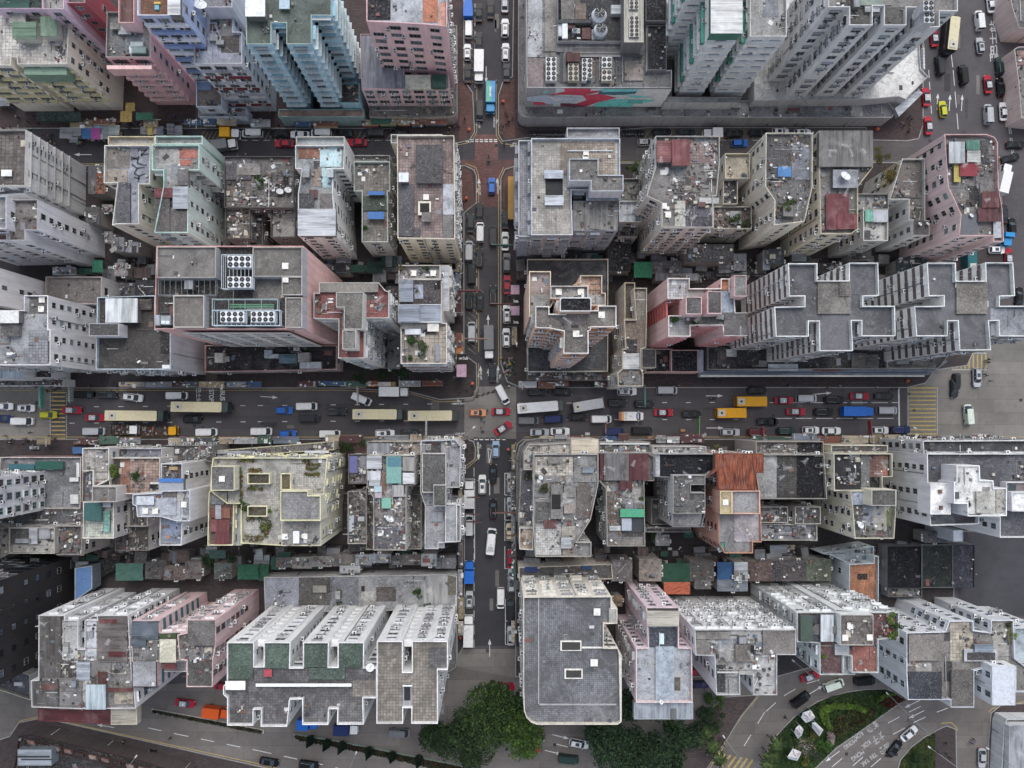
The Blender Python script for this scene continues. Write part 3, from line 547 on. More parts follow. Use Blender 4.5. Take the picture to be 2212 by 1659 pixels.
bd('the orange cross-shaped tower', 'orange and white cross-shaped tower on a black tiled podium', 12, [
  V([(165, 965), (285, 965), (285, 1030), (425, 1030), (425, 1010), (375, 1010), (375, 905), (392, 892), (630, 892), (645, 908), (645, 1000), (700, 1000), (700, 960), (860, 960), (860, 1145), (645, 1145), (640, 1170), (620, 1178), (622, 1372), (405, 1372), (410, 1180), (285, 1155), (165, 1150)], 45, 7, r='r#77706a', pk='p#d9d8d6', deb=10,
    win=dict(ST(), S=ST(ww=1.6, sp=2.2, ac=.5, band=(['p#b57a4a', 'p#c9c3c0'], .9, .3, -.4)), W=ST(ww=1.5, sp=2.2, ac=.9, led=.6), E=ST(ww=1.5, sp=2.2, ac=.6, led=.5)), ha=[(733, 1040), (514, 1202)]),
  V([(375, 905), (392, 890), (630, 890), (645, 905), (645, 1010), (375, 1010)], 47.5, 40, r='r#15161b', p=.3, pk='p#d6d8dc', win=None, nm='lift_room'),
  V([(112, 665), (298, 665), (298, 790), (350, 790), (350, 860), (300, 970), (112, 1060)], 39, 7, r='r#8a7a74', pk='p#d0c4b0', deb=8, pt=[((128, 870, 288, 1055), 't#9b9b99:.5', .1)]),
  V([(550, 700), (738, 700), (738, 850), (768, 850), (768, 960), (615, 960), (615, 790), (490, 780), (550, 760)], 39, 7, r='r#a08d80', pk='p#c9bfae', deb=10, pt=[((605, 710, 725, 850), 't#b08a70:.7', .1), ((620, 870, 755, 960), 't#9b9b99:.5', .1)]),
  V((295, 790, 618, 900), 41, 7, r='r#8c8b8a', pk='p#b9b9b8', deb=14, ha=[(365, 842), (555, 842)]),
  V([(95, 560), (790, 560), (788, 1525), (98, 1528)], 7.5, r='t#56585a:.8', pk='p#c4beb2', win=ST(sp=3, ac=.6), w='w#8a8078', nm='podium', deb=6),
  V((95, 1535, 800, 1600), 4.5, r='r#54504d', p=.2, win=None, nm='canopy', w='w#77706a', deb=50)], w='w#c39d82', name='apartment_tower')
bd('the narrow cream block', 'narrow cream block with a brown mossy roof beside an alley', 12, [
  V([(1008, 808), (1122, 808), (1120, 1085), (1115, 1320), (1072, 1332), (1072, 1500), (1090, 1545), (1090, 1652), (875, 1652), (868, 1540), (912, 1500), (912, 1330), (940, 1330), (925, 1080), (1030, 1080)], 19, r='r#7b6a5e', pk='p#b9b5a6', deb=26, win=ST(ww=1.5, sp=2.8, ac=.35),
    pt=[((1035, 815, 1110, 1085), 'r#827c70', .1), ((918, 1370, 1058, 1505), 'n#b3b4b2', .9), ((905, 1545, 1080, 1640), 'r#6f6d6b', .2)]), V((930, 762, 1020, 1075), 15, r='r#5f5750', pk='p#c3bba2'), V((1078, 1330, 1200, 1492), 12, r='r#4c4a4e', p=.1)], w='w#a8a496')
CORAL = ST(ww=1.4, sp=2.6, ac=.25, band=(['p#cf8580'], .8, .3, -.4), g='g#4d3234', f='p#d8a8a4')
bd('the coral pink tower', 'coral pink tower with white parapets and stepped square roofs', 12, [
  V([(1298, 725), (1488, 725), (1488, 812), (1755, 812), (1755, 728), (1830, 728), (1830, 840), (1870, 840), (1880, 1020), (1985, 1020), (1985, 1218), (1782, 1218), (1770, 1130), (1495, 1130), (1495, 1225), (1305, 1225), (1305, 1045), (1440, 1045), (1440, 900), (1298, 900)], 29, 5, r='r#85807d', pk='p#dcd6d4', deb=40, win=dict(CORAL, W=ST(sp=99, pipe=.1), S=CORAL),
    pt=[((1305, 732, 1482, 892), 't#a9a9aa:.8', .06), ((1312, 1052, 1490, 1218), 't#b3b3b1:.8', .06), ((1765, 835, 1870, 1020), 'r#94a3b4', .3), ((1782, 1025, 1984, 1214), 'r#5d5a59', 1.0), ((1445, 1060, 1765, 1125), 'r#6a6c68', .1), ((1757, 740, 1825, 825), 'r#b06a40', .2)]),
  V((1455, 885, 1592, 1035), 33, 27, r='r#5d5b5a', p=.2, pk='p#cbb3b3', w='w#cfa3a3', win=None, nm='stair_head'), V((1640, 838, 1762, 1030), 33, 27, r='r#53504f', p=.2, pk='p#cbb3b3', w='w#cfa3a3', win=None, nm='stair_head'), V((1870, 700, 1975, 882), 31.5, 27, r='r#7c7b77', p=.2, win=None, w='w#c6a9a9', nm='stair_head'),
  V([(1100, 1330), (1340, 1330), (1340, 1530), (1110, 1530)], 7, r='r#2b2a2d', win=None, nm='annex', deb=16), V((1330, 1340, 1560, 1530), 8, r='r#1b1d24', win=None, nm='annex', p=.3), V((1560, 1340, 1605, 1530), 8.2, r='m#8f969f', win=None, p=0, nm='annex')], w='w#d9b1ae', name='apartment_tower')
STR = ST(ww=1.5, sp=3.2, wh=1.3, ac=.45, led=.25, f='p#b9bbbc', g='g#17181a', pipe=.9, rack=.1, band=('r#6a5857', 1.15, .05, .95))
TWP = [(190, 597), (442, 597), (442, 745), (712, 745), (712, 592), (962, 592), (972, 875), (835, 880), (835, 962), (1106, 962), (1112, 1222), (820, 1222), (820, 1090), (735, 1090), (747, 1348), (460, 1350), (456, 1095), (368, 1095), (368, 1226), (85, 1226), (72, 970), (332, 966), (332, 880), (200, 880)]
bd('the striped twin tower on the left', 'white striped tower with dark cross-shaped roof, left of its twin', 13, [
  V(TWP, 36.5, 6, r='s#5d5d60', pk='p#d9dddc', p=1.1, win=dict(STR), deb=6, pt=[((445, 752, 728, 1030), 'r#736e67', .5), ((630, 752, 722, 880), 'r#66625c', .8)], ha=[(478, 820), (588, 820), (690, 787), (702, 852), (484, 950), (592, 950)]),
  V([(-500, 1290), (1040, 1340), (1040, 1500), (-500, 1510)], 7, r='r#3b393a', pk='p#8d8a86', win=None, nm='podium', deb=50, w='w#6b6b70', pt=[((20, 1460, 275, 1520), 'n#b9c0c4', .8), ((735, 1380, 965, 1495), 'r#7b746b', .6), ((-420, 1350, -60, 1470), 'r#403d3d', .5)])], w='w#c9cccb', group='white striped twin towers with cross-shaped roofs', name='apartment_tower')
bd('the striped twin tower on the right', 'white striped tower with paler grey roof wing, right of its twin', 13, [
  V([(1380, 592), (1628, 592), (1632, 747), (1885, 747), (1880, 590), (2120, 590), (2136, 877), (2005, 880), (2005, 962), (2420, 962), (2420, 1225), (2000, 1222), (1995, 1090), (1912, 1092), (1930, 1342), (1660, 1345), (1646, 1092), (1560, 1092), (1560, 1222), (1290, 1222), (1272, 965), (1526, 962), (1526, 876), (1395, 878)], 36.5, 6, r='s#5d5d60', pk='p#d9dddc', p=1.1, win=dict(STR), deb=10,
    pt=[((1635, 752, 1900, 1030), 'r#79736a', .5), ((1925, 985, 2410, 1215), 'r#83868c', .08)], ha=[(1650, 780), (1657, 848), (1770, 818), (1872, 818), (1778, 946), (1880, 946)]),
  V([(1040, 1340), (1450, 1340), (1560, 1400), (1480, 1500), (1040, 1500)], 7, r='r#8a867c', pk='p#b4b0a6', win=None, nm='podium', deb=20, w='w#6b6b70')], w='w#c9cccb', group='white striped twin towers with cross-shaped roofs', name='apartment_tower')
bd('the shop canopy strip under the twin towers', 'blue and white striped shop canopy along the main road pavement', 13, [V([(-580, 1520), (1440, 1500), (1520, 1410), (1560, 1440), (1400, 1555), (-580, 1575)], 5, 3.4, r='n#7d8690', p=0, w='p#5d6a7a', win=None, nm='canopy', pt=[((-560, 1558, 1360, 1570), 'p#d5d3c4', .1), ((-400, 1500, 400, 1514), 'p#b9bcc0', .1), ((400, 1512, 640, 1522), 'p#8d3f3c', .1), ((-560, 1530, 1380, 1540), 'p#4a5a6d', .12)])], w='p#5d6a7a', name='shop_canopy')

for f in range(8):
    m = MB(); zz = 26.5-f*2.9; P = ccw([tuple(TW(12, x, y, 29).xy) for x, y in ((1299, 902), (1316, 902), (1318, 1044), (1304, 1044))]); m.prism(P, zz-.9, zz+.5, 'p#b5524e'); m.build('louvre', BL['the coral pink tower'][0])
# ---------------------------------------------------------------- third row (below the main road)
bd('the white balcony tower at the left edge', 'white tower at the left edge with air conditioner columns and teal windows', 20, [
  V([(-900, 790), (-300, 800), (-300, 1190), (-900, 1190)], 34, 6, r='r#909090', win=ST(ww=1.4, sp=2.6, wh=1.8, ac=.6, led=.3, g='g#2b4343', f='p#c9cccc', pipe=.2)),
  V([(0, 600), (695, 600), (688, 1042), (-20, 1042)], 8, r='t#8b8c90:.5', pk='p#c6c1bd', win=None, w='w#8a6560', nm='podium', deb=16, pt=[((75, 660, 292, 708), 'f#2f6670', 1.0), ((300, 635, 540, 705), 'f#1f5a4f', 1.4), ((595, 775, 672, 810), 'p#c9c9c6', .8), ((600, 920, 672, 1000), 'p#c3c3c0', .8), ((655, 650, 680, 770), 'p#c9c9c6', .5)])], w='w#c3c4c8', name='apartment_tower')
bd('the shabby blocks in the left corner', 'shabby low grey blocks with patched roofs below the white tower', 20, [
  V([(-60, 1180), (75, 1180), (78, 1430), (-60, 1500)], 11, r='r#8b837c', deb=20), V((78, 1205, 468, 1428), 14, r='r#9f9d96', pk='p#b0aea6', deb=25, pt=[((80, 1212, 248, 1345), 'r#4b4947', .8), ((248, 1212, 320, 1345), 'n#b4b6bb', 1.0), ((330, 1210, 430, 1300), 'm#a3a5a8', .6)]),
  V((-60, 1050, 700, 1200), 8, r='r#55565a', p=.4, deb=50, w='w#6d6b69'), V((480, 1190, 700, 1440), 13, r='r#5d5957', deb=40)], w='w#8b8680', win=ST(sp=2.5, ac=.5))
bd('the block with the terracotta garden terrace', 'block with cream tiled roof, terracotta garden terrace and teal shed', 20, [
  V([(705, 522), (935, 522), (935, 790), (825, 850), (795, 850), (795, 715), (705, 722)], 21, r='t#b3ab9f:.8', pk='p#d0d1cd', deb=14),
  V([(935, 605), (1372, 605), (1368, 912), (1000, 918), (935, 850)], 20, r='t#a08577:.9', pk='p#c9c5bb', deb=26, pt=[((1035, 625, 1115, 915), 't#9c6a52:.7', .06), ((945, 625, 1030, 850), 'r#4c4640', .06), ((1282, 815, 1355, 880), 'r#25272b', .1), ((1285, 815, 1362, 832), 'p#bdbdb7', .6)]),
  V((962, 525, 1388, 605), 17, r='r#7c7f86', pk='p#a0a4ab', deb=6), V((790, 852, 1000, 985), 23.5, 15, r='r#7a7570', pk='p#a8a59f', p=.4, win=None, nm='stair_head', deb=3),
  V([(712, 985), (975, 985), (975, 1298), (708, 1298)], 20, r='t#b9bfae:.8', pk='p#d5d3cd', deb=10, pt=[((722, 990, 868, 1145), 'f#34615f', 1.8), ((885, 1060, 940, 1245), 't#6fa799:1.1', .8), ((878, 985, 950, 1030), 'n#b0b3bd', 1.3)]),
  V((962, 985, 1100, 1195), 15, r='r#5f5650', deb=18), V((1105, 985, 1265, 1195), 15, r='r#615852', deb=14), V((985, 1195, 1275, 1402), 13, r='r#575049', pk='p#76706b', deb=45), V([(800, 715), (705, 725), (700, 985), (790, 985)], 10, r='r#6f7076', deb=14)], w='w#a9a5a0', win=ST(sp=2.8, ac=.5))
bd('the stained black facade house', 'low house with a soot stained facade facing the main road', 20, [V((1390, 500, 1830, 640), 11, r='r#575452', p=.5, deb=60, pt=[((1500, 530, 1535, 570), 'p#b9bdb9', .4), ((1700, 540, 1760, 580), 'p#8a8a87', .4)])], w='w#6d6b69', win=ST(sp=2.4, ac=.6))
bd('the white block with the blue tarp', 'white stepped block with a blue tarp over its roof shelter', 20, [
  V((1378, 655, 1562, 885), 23.5, r='r#5b4f50', pk='p#ced0d4', deb=25, win=ST(ww=1.1, sp=2.6, wh=1.7, ac=.4), pt=[((1360, 785, 1572, 890), 'f#989da6', 1.6), ((1362, 782, 1570, 815), 'f#2f74c0', 1.9), ((1450, 682, 1522, 712), 'f#a38d5c', .5)]),
  V([(1135, 920), (1380, 905), (1380, 890), (1630, 885), (1630, 1150), (1512, 1150), (1375, 1112), (1175, 1112), (1165, 1020), (1135, 1010)], 24.5, r='r#a9adb5', pk='p#c2c6cd', deb=14, win=ST(sp=40, pipe=0), pt=[((1170, 935, 1320, 1010), 'r#b4b8be', .8), ((1385, 945, 1510, 1100), 'r#a4a9b2', .2), ((1395, 895, 1510, 945), 'p#5f5a55', .3)], ha=[(1245, 1062), (1330, 1062), (1575, 1007)]),
  V([(1370, 1100), (1512, 1115), (1515, 1155), (1562, 1155), (1555, 1358), (1366, 1358)], 22.5, r='r#8f9399', pk='p#d0d0d2', deb=8, win=ST(ww=1.1, sp=2.6, wh=1.7, ac=.3), pt=[((1405, 1150, 1540, 1320), 'r#7d8ba3', .08), ((1428, 1270, 1455, 1300), 'p#b0764f', .3)])], w='w#c8c8ca')
YEL = ST(ww=1.2, sp=2.7, wh=1.4, ac=.3, led=.35, f='p#cfc99a', g='g#2b2a22', pipe=.8)
bd('the yellow block with the tiled roof garden', 'yellow block with pale parapets, tiled roof garden and planters', 20, [
  V([(1825, 605), (2808, 605), (2780, 890), (2752, 1145), (2750, 1360), (2405, 1360), (2065, 1340), (2065, 1000), (1945, 1000), (1800, 890), (1812, 680)], 23, r='t#a8a49b:.55', pk='p#d9d6b4', deb=16, win=YEL, pt=[((2055, 690, 2058, 1000), 'p#4a5a2c', .5)]),
  V((1808, 678, 2010, 888), 25.5, 20, r='r#6d6b69', p=.2, win=None, nm='stair_head', ha=[(1902, 787)]),
  V([(2402, 890), (2640, 890), (2640, 930), (2748, 930), (2748, 1145), (2402, 1145)], 26.5, 20, r='t#8c8a8a:.45', pk='p#dad7ab', p=.5, win=None, nm='lift_room'),
  V((2205, 742, 2492, 880), 23.4, 22, r='p#2a2620', p=0, win=None, nm='light_well_rim') if 0 else V((2405, 740, 2492, 882), 23.8, 22, r='r#5d5138', pk='p#d9d6b4', p=.6, win=None, nm='light_well'),
  V((2120, 740, 2312, 832), 23.8, 22, r='r#4f4838', pk='p#d9d6b4', p=.6, win=None, nm='light_well'), V((2120, 1020, 2290, 1110), 23.8, 22, r='r#4f4838', pk='p#d9d6b4', p=.6, win=None, nm='light_well'),
  V([(1790, 892), (1955, 892), (1955, 995), (2005, 995), (1998, 1358), (1778, 1358), (1785, 1000)], 22, r='r#75554e', pk='p#d6d3b0', deb=20, win=YEL, pt=[((1800, 910, 1920, 1005), 't#8a898b:.7', .4), ((1800, 1135, 1965, 1240), 'm#7a3f3e', .9), ((1845, 1240, 1965, 1350), 'm#75383a', .8), ((1800, 1040, 1842, 1120), 'm#80493e', .6), ((1895, 1035, 1970, 1125), 'm#8a5440', .7), ((1845, 1010, 1895, 1130), 'n#9a9c9f', .9)]),
  V((2005, 1040, 2065, 1358), 20, r='m#a3a7ac', p=.1, win=None), V((2345, 1090, 2420, 1355), 21, r='m#a8acb4', p=.1, win=None),
  V((2412, 1145, 2748, 1362), 23.6, 22, r='r#83817c', p=.1, win=None, deb=25, nm='roof_block', pt=[((2512, 1235, 2565, 1340), 'p#dcdcdc', 1.0)], ha=[(2440, 1282), (2610, 1280)]),
  V([(1840, 545), (2860, 465), (2860, 540), (1840, 600)], 9, r='r#77736e', p=.3, win=None, nm='annex', deb=60, pt=[((1845, 550, 2212, 570), 'n#b4b9bf', .4), ((2610, 545, 2820, 565), 'p#cfd1d0', .6)])], w='w#cac6aa')
bd('the narrow strip of patched huts', 'narrow strip of patched rooftop huts with purple canopy frame', 21, [
  V((772, 575, 930, 830), 9, r='r#8c868c', deb=50, pt=[((782, 590, 852, 735), 'f#6a6fa8', 1.3), ((870, 590, 925, 690), 'm#9a9b9e', .5)]), V((768, 895, 930, 1345), 11, r='r#827b73', pk='p#a9a7a2', deb=150, pt=[((770, 1250, 822, 1330), 'r#2c2f38', .2), ((780, 1100, 822, 1240), 'f#b4bcc8', .5), ((855, 1110, 910, 1150), 'n#c0c4c8', .6)]), V((750, 460, 930, 575), 4, r='r#6b4b4b', p=.3, win=None)], w='w#77736e', win=ST(sp=2.6, ac=.5))
bd('the block buried in rooftop huts', 'block buried in white rooftop huts with sea green nets', 21, [
  V([(932, 585), (1345, 585), (1345, 840), (1270, 850), (1270, 1400), (988, 1400), (988, 950), (932, 850)], 21, r='r#7c7672', pk='p#9b9892', deb=260, win=ST(ww=1.2, sp=2.7, ac=.5), pt=[
    ((1100, 595, 1228, 825), 'f#6fa69b', 1.5), ((1110, 600, 1225, 680), 'f#4a7f8d', 1.6), ((1240, 735, 1340, 830), 'n#cfd0d0', 1.8), ((1240, 600, 1340, 720), 'm#a3a09a', 1.0), ((930, 590, 1060, 700), 'n#b9bcc0', 1.2), ((940, 720, 1050, 800), 'm#c4c6c8', .9), ((950, 800, 1045, 848), 'n#a9adb0', .8), ((1150, 840, 1250, 940), 'm#a9a8a6', 1.1),
    ((1060, 950, 1140, 1040), 'f#6fb09a', 1.0), ((995, 850, 1060, 900), 'f#a9c4cc', .9), ((1060, 740, 1100, 920), 'r#7a5a4a', .2), ((995, 1190, 1265, 1395), 'r#5d5d62', .1), ((1000, 900, 1060, 950), 'f#b0a4ac', .6)], ha=[(1052, 1252)]),
  V((1268, 848, 1400, 1390), 12, r='r#6f6a66', deb=60), V((925, 850, 992, 1395), 9, r='r#5d5a55', deb=40), V((935, 465, 1395, 580), 14, r='r#a9a195', deb=70, pt=[((945, 480, 1130, 575), 'm#9a9ca4', .6), ((1200, 475, 1395, 570), 't#b3a594:.8', .06)])], w='w#a5a297')
bd('the grey chamfered corner block', 'grey corner block with chamfered parapet and dark upper roof', 21, [
  V([(1395, 458), (1690, 450), (1738, 500), (1730, 862), (1612, 862), (1612, 1005), (1735, 1010), (1735, 1325), (1545, 1340), (1545, 1388), (1428, 1388), (1430, 1018), (1390, 900)], 22, r='r#9a9b9f', pk='p#c0c2c4', deb=45, win=ST(ww=1.2, sp=2.4, ac=.7), pt=[((1440, 1030, 1600, 1380), 'r#97979a', .1)]),
  V([(1405, 568), (1612, 568), (1612, 840), (1500, 905), (1405, 905)], 24, 20, r='r#5d5c59', pk='p#bcb9b2', p=.4, win=None, nm='roof_block', w='w#9c9c9a'), V((1502, 838, 1610, 1022), 25, 20, r='r#55544f', p=.15, win=None, nm='stair_head', w='w#9c9c9a'), V((1604, 1000, 1705, 1330), 23, 20, r='r#a3a4a5', p=.4, pk='p#cdcecf', win=None, nm='roof_block', w='w#b0b1b2')], w='w#a9a9a9')
bd('the grey corner block below the crossing', 'grey corner block with cream terrace, cream shed and white tiled roof', 22, [
  V([(150, 575), (705, 575), (705, 830), (640, 1135), (520, 1330), (645, 1330), (645, 1455), (165, 1455), (145, 1195), (150, 830)], 20.5, r='r#8b8986', pk='p#a6a49f', deb=170, win=ST(sp=2.6, ac=.5), pt=[
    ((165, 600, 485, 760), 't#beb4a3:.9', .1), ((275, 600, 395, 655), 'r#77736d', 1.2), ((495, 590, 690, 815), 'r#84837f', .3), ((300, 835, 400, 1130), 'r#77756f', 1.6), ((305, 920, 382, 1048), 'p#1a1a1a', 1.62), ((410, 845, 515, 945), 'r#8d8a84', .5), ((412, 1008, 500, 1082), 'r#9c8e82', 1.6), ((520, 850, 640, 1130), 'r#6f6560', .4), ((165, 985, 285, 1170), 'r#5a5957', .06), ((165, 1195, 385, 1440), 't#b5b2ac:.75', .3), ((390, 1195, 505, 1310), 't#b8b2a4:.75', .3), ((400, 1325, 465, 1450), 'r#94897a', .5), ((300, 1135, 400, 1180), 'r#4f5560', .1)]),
  V([(110, 490), (200, 490), (470, 475), (470, 570), (150, 575), (140, 710), (65, 710), (65, 560)], 17, r='t#c6beb0:.8', pk='p#b9b5ac', win=None, nm='terrace', deb=20, p=.6), V((472, 445, 708, 570), 18, r='n#cfc0a4', p=.05, win=None, nm='roof_shed', w='w#b9b3a6'),
  V([(40, 715), (145, 712), (145, 1210), (55, 1205), (20, 1190)], 14, r='r#5b5c60', p=.4, win=None, nm='terrace', deb=30), V([(28, 1205), (145, 1205), (145, 1400), (28, 1390)], 17, r='r#a08d78', pk='p#d5d4d2', win=None, nm='terrace', deb=10),
  V([(5, 600), (30, 510), (80, 460), (180, 440), (480, 440), (480, 475), (110, 480), (60, 520), (45, 600), (40, 1150), (5, 1150)], 6, r='r#6d6c6b', p=.3, win=None, nm='canopy', deb=30)], w='w#8f8d88')
bd('the block with the maroon and grey sheds', 'block with maroon and grey corrugated sheds and green tarp', 22, [
  V([(712, 565), (1135, 565), (1185, 600), (1185, 805), (1098, 805), (1108, 1365), (780, 1365), (770, 870), (712, 800)], 20, r='r#7a756e', pk='p#918e88', deb=150, win=ST(sp=2.7, ac=.6), pt=[
    ((708, 568, 755, 800), 'm#5f2e33', 1.0), ((755, 568, 965, 800), 'm#6d6a68', 1.4), ((962, 568, 1135, 800), 'm#5a2c31', 1.2), ((885, 800, 995, 885), 'm#5e3034', 1.3), ((893, 1045, 1100, 1115), 'f#3aa075', 1.4), ((905, 1120, 1085, 1240), 'f#3a3f44', .5), ((905, 1125, 990, 1230), 'f#a3aab4', .7), ((800, 1190, 895, 1230), 'n#b3b5b6', .8), ((780, 960, 890, 1130), 'r#6b5d50', .2)]),
  V((712, 470, 1150, 562), 13, r='r#6a6664', deb=45, win=None, nm='annex', pt=[((715, 470, 1150, 492), 'p#cfd1d3', .8), ((870, 515, 935, 560), 'r#7a8796', .1)])], w='w#8b8883')
bd('the block with the black felt roof', 'block with black felt roof and raised grey stair rooms', 22, [
  V([(1190, 572), (1702, 572), (1700, 775), (1622, 780), (1622, 1082), (1590, 1200), (1345, 1200), (1345, 778), (1190, 770)], 21.5, r='s#15171f', pk='p#77787c', deb=8, win=ST(sp=2.6, ac=.5, ww=1.2), pt=[((1195, 575, 1232, 765), 'r#a6a9ab', .3), ((1345, 1085, 1590, 1200), 'r#8b8a88', .06)]),
  V([(1345, 755), (1622, 755), (1622, 838), (1498, 838), (1498, 905), (1622, 905), (1622, 1085), (1345, 1085)], 23.5, 18, r='r#62605d', pk='p#8f8f8c', p=.4, win=None, nm='roof_block', deb=16),
  V((1170, 508, 1630, 570), 15, r='r#a3a3a2', p=.4, deb=16, win=None, nm='annex', pk='p#b5b4b0'), V((1110, 1205, 1500, 1245), 8, r='r#6f6b66', deb=20, win=None, nm='annex'), V((1160, 960, 1345, 1180), 7, r='r#5a5857', deb=12, win=None, nm='annex')], w='w#9a9a98')
bd('the orange block with the rusty roof', 'orange walled block with a rusty corrugated roof', 22, [
  V([(1735, 575), (2060, 575), (2060, 735), (2085, 885), (2100, 1090), (2105, 1330), (2030, 1330), (2030, 1425), (1790, 1425), (1735, 1330), (1735, 1090)], 23, r='r#8c8a89', pk='p#b58a76', deb=10, win=dict(ST(ww=1.2, sp=3.2, ac=.4), W=ST(ww=1.2, sp=3.2, ac=.4, f='p#8c4a2c')), pt=[((1740, 1092, 1868, 1330), 'r#7b7978', .4), ((1790, 1330, 1868, 1420), 'r#7b7978', .4), ((1870, 1092, 2100, 1328), 'r#a89ea0', .2), ((1760, 1335, 1785, 1390), 'f#3f8a70', .5)]),
  V([(1705, 570), (2122, 570), (2122, 735), (2058, 735), (2050, 885), (1735, 880), (1720, 720), (1640, 775), (1705, 700)], 24.5, 23, r='m#5a2516:rust', p=.02, win=None, nm='rusty_roof', w='w#6b3a28'),
  V((1748, 890, 1850, 1088), 26, 20, r='r#b8a678', p=.2, pk='p#cabd95', win=None, nm='stair_head', ha=[(1795, 988)]), V((1850, 888, 2090, 1088), 25, 20, r='r#8e8e8e', p=.8, pk='p#dcb6a3', win=None, nm='roof_block')], w='w#a0705c')
bd('the pair of grey slabs with the black roof', 'grey roofed blocks with black felt roof and tangled antennas', 23, [
  V([(-85, 578), (500, 578), (525, 960), (-85, 960)], 20, r='s#15161b', pk='p#8f8e89', deb=12, pt=[((-80, 582, 92, 950), 'r#8d8d8b', .1), ((92, 582, 262, 950), 't#4b4844:.8', .06), ((100, 582, 150, 950), 'r#3f3d3d', .08)]),
  V((-85, 465, 495, 570), 16, r='r#6e6862', pk='p#9a958c', deb=40, win=None, pt=[((272, 465, 490, 560), 'r#1a1b22', .1)]),
  V((-70, 1025, 190, 1165), 15, r='r#4f4a47', pk='p#a5a29d', deb=45), V((250, 1025, 470, 1175), 15, r='r#5d5b59', pk='p#a5a29d', deb=20), V((-60, 1175, 440, 1315), 14, r='r#86848a', pk='p#a8a6a2', deb=60)], w='w#94918b', win=ST(sp=2.6, ac=.5))
bd('the ivory block with the wrinkled black roof', 'ivory block with wrinkled black felt roof and pebbled terrace', 23, [
  V([(580, 570), (1085, 570), (1085, 770), (1000, 772), (1000, 885), (585, 890)], 21, r='s#2c2b2d', pk='p#c4c2b0', deb=40, win=ST(ww=1.1, sp=3, ac=.4), pt=[((890, 580, 1045, 770), 't#7d5b50:.9', .06), ((985, 710, 1045, 755), 't#9a5a40:.9', .08), ((815, 585, 890, 880), 'r#6a6a68', .06)]),
  V([(725, 890), (1120, 880), (1118, 1022), (1100, 1300), (762, 1300), (740, 1010)], 21.5, r='r#64625e', pk='p#bdbba9', deb=60, win=ST(ww=1.1, sp=3, ac=.4), pt=[((738, 892, 832, 1010), 'r#9fa6b6', .5), ((830, 985, 918, 1190), 'r#8b8d98', .1), ((918, 1025, 1035, 1225), 't#b9b4a8:.35', .1), ((1035, 1035, 1070, 1200), 'r#5f6a3a', .15)]),
  V((905, 880, 1115, 1018), 25, 20, r='r#57544f', p=.3, pk='p#a6a6a2', win=None, nm='stair_head'), V((560, 498, 1045, 560), 17, r='r#4f4b49', p=.4, pk='p#c3c0b0', win=None, nm='annex', deb=14)], w='w#c3bea4')
bd('the white block with the stacked penthouse', 'large white block with cross-shaped white penthouse on dark tiled roof', 23, [
  V([(1380, 570), (2420, 570), (2420, 1290), (2005, 1290), (2005, 1110), (1830, 1110), (1825, 1175), (1410, 1190), (1385, 820)], 27, r='t#626368:.6', pk='p#dfe2e3', p=1.2, deb=35, win=ST(ww=1.15, sp=3.0, wh=1.6, ac=.35, pipe=.8)),
  V([(1345, 460), (2420, 455), (2420, 562), (1352, 562)], 23.5, r='t#55565a:.7', pk='p#d9dcde', deb=12, win=ST(ww=1.2, sp=3.2, wh=1.6)),
  V((1410, 825, 1585, 1092), 29, 24, r='r#dcdcda', p=.1, pk='p#e3e5e6', win=None, nm='roof_block', pt=[((1480, 880, 1512, 912), 'r#7a5548', .3), ((1490, 1018, 1518, 1050), 'r#7a5548', .3)]),
  V([(1635, 672), (1832, 672), (1838, 800), (1950, 800), (1955, 870), (2065, 865), (2065, 1105), (1730, 1108), (1728, 1000), (1612, 1000), (1612, 815), (1635, 810)], 31.5, 24, r='r#d0cfca', p=.5, pk='p#eaecec', win=None, nm='penthouse', deb=20, pt=[((1805, 895, 1965, 1078), 'r#a9a69c', .5), ((1975, 875, 2045, 1078), 'r#9a968a', .3)]),
  V([(2105, 900), (2420, 900), (2420, 1070), (2108, 1065)], 30, 24, r='r#d9dad8', p=.4, win=None, nm='penthouse'), V((2060, 815, 2420, 905), 28, 24, r='r#75676a', p=.6, win=None, nm='roof_block', pt=[((2085, 835, 2145, 890), 'p#35474c', .1)])], w='w#cccdd0')
# ---------------------------------------------------------------- bottom row
bd('the dark glass tower at the left edge', 'dark brown tower with square windows and a gridded glass base', 30, [
  V([(-1500, 190), (-472, 204), (-472, 1200), (-1500, 1200)], 45, 0, r='r#3a3838', w='w#272324', win=dict(ST(), E=ST(ww=1.3, sp=3.6, wh=1.3, ac=0, fl=4.2, pipe=0, g='g#06080c', f='p#23282e'), N=ST(ww=2.6, sp=2.9, wh=2.6, fl=3.2, ac=0, pipe=0, g='g#0a0d12', f='p#1c2026'))),
  V([(640, -80), (1030, -160), (1030, -60), (830, 40), (640, 150)], 3, r='r#17181c', p=.1, win=None, nm='canopy', w='w#2a2a2c'), V([(640, -55), (790, -75), (790, 120), (640, 230)], 7, 3, r='f#4f7db3', p=.15, pk='p#aab3ba', win=None, nm='annex', w='w#55606b')], w='w#272324', name='office_tower')
bd('the white wedge of small houses', 'small cream house wall and sloping ruins at the left kerb', 30, [V([(-100, 700), (90, 640), (320, 560), (330, 700), (100, 800), (-100, 860)], 7, r='r#a8a496', deb=60, win=ST(sp=2.5)), V([(-100, 870), (60, 800), (255, 860), (262, 1080), (-100, 960)], 4, r='r#55565b', deb=12, win=None, pt=[((120, 925, 190, 955), 'p#bdbfbf', .5)])], w='w#c3bfb0', name='house')
BACK = ST(ww=1.6, sp=2.4, wh=1.4, ac=.45, led=.4, rack=.25, f='p#c9cbcc', g='g#3a3d40', pipe=1.2)
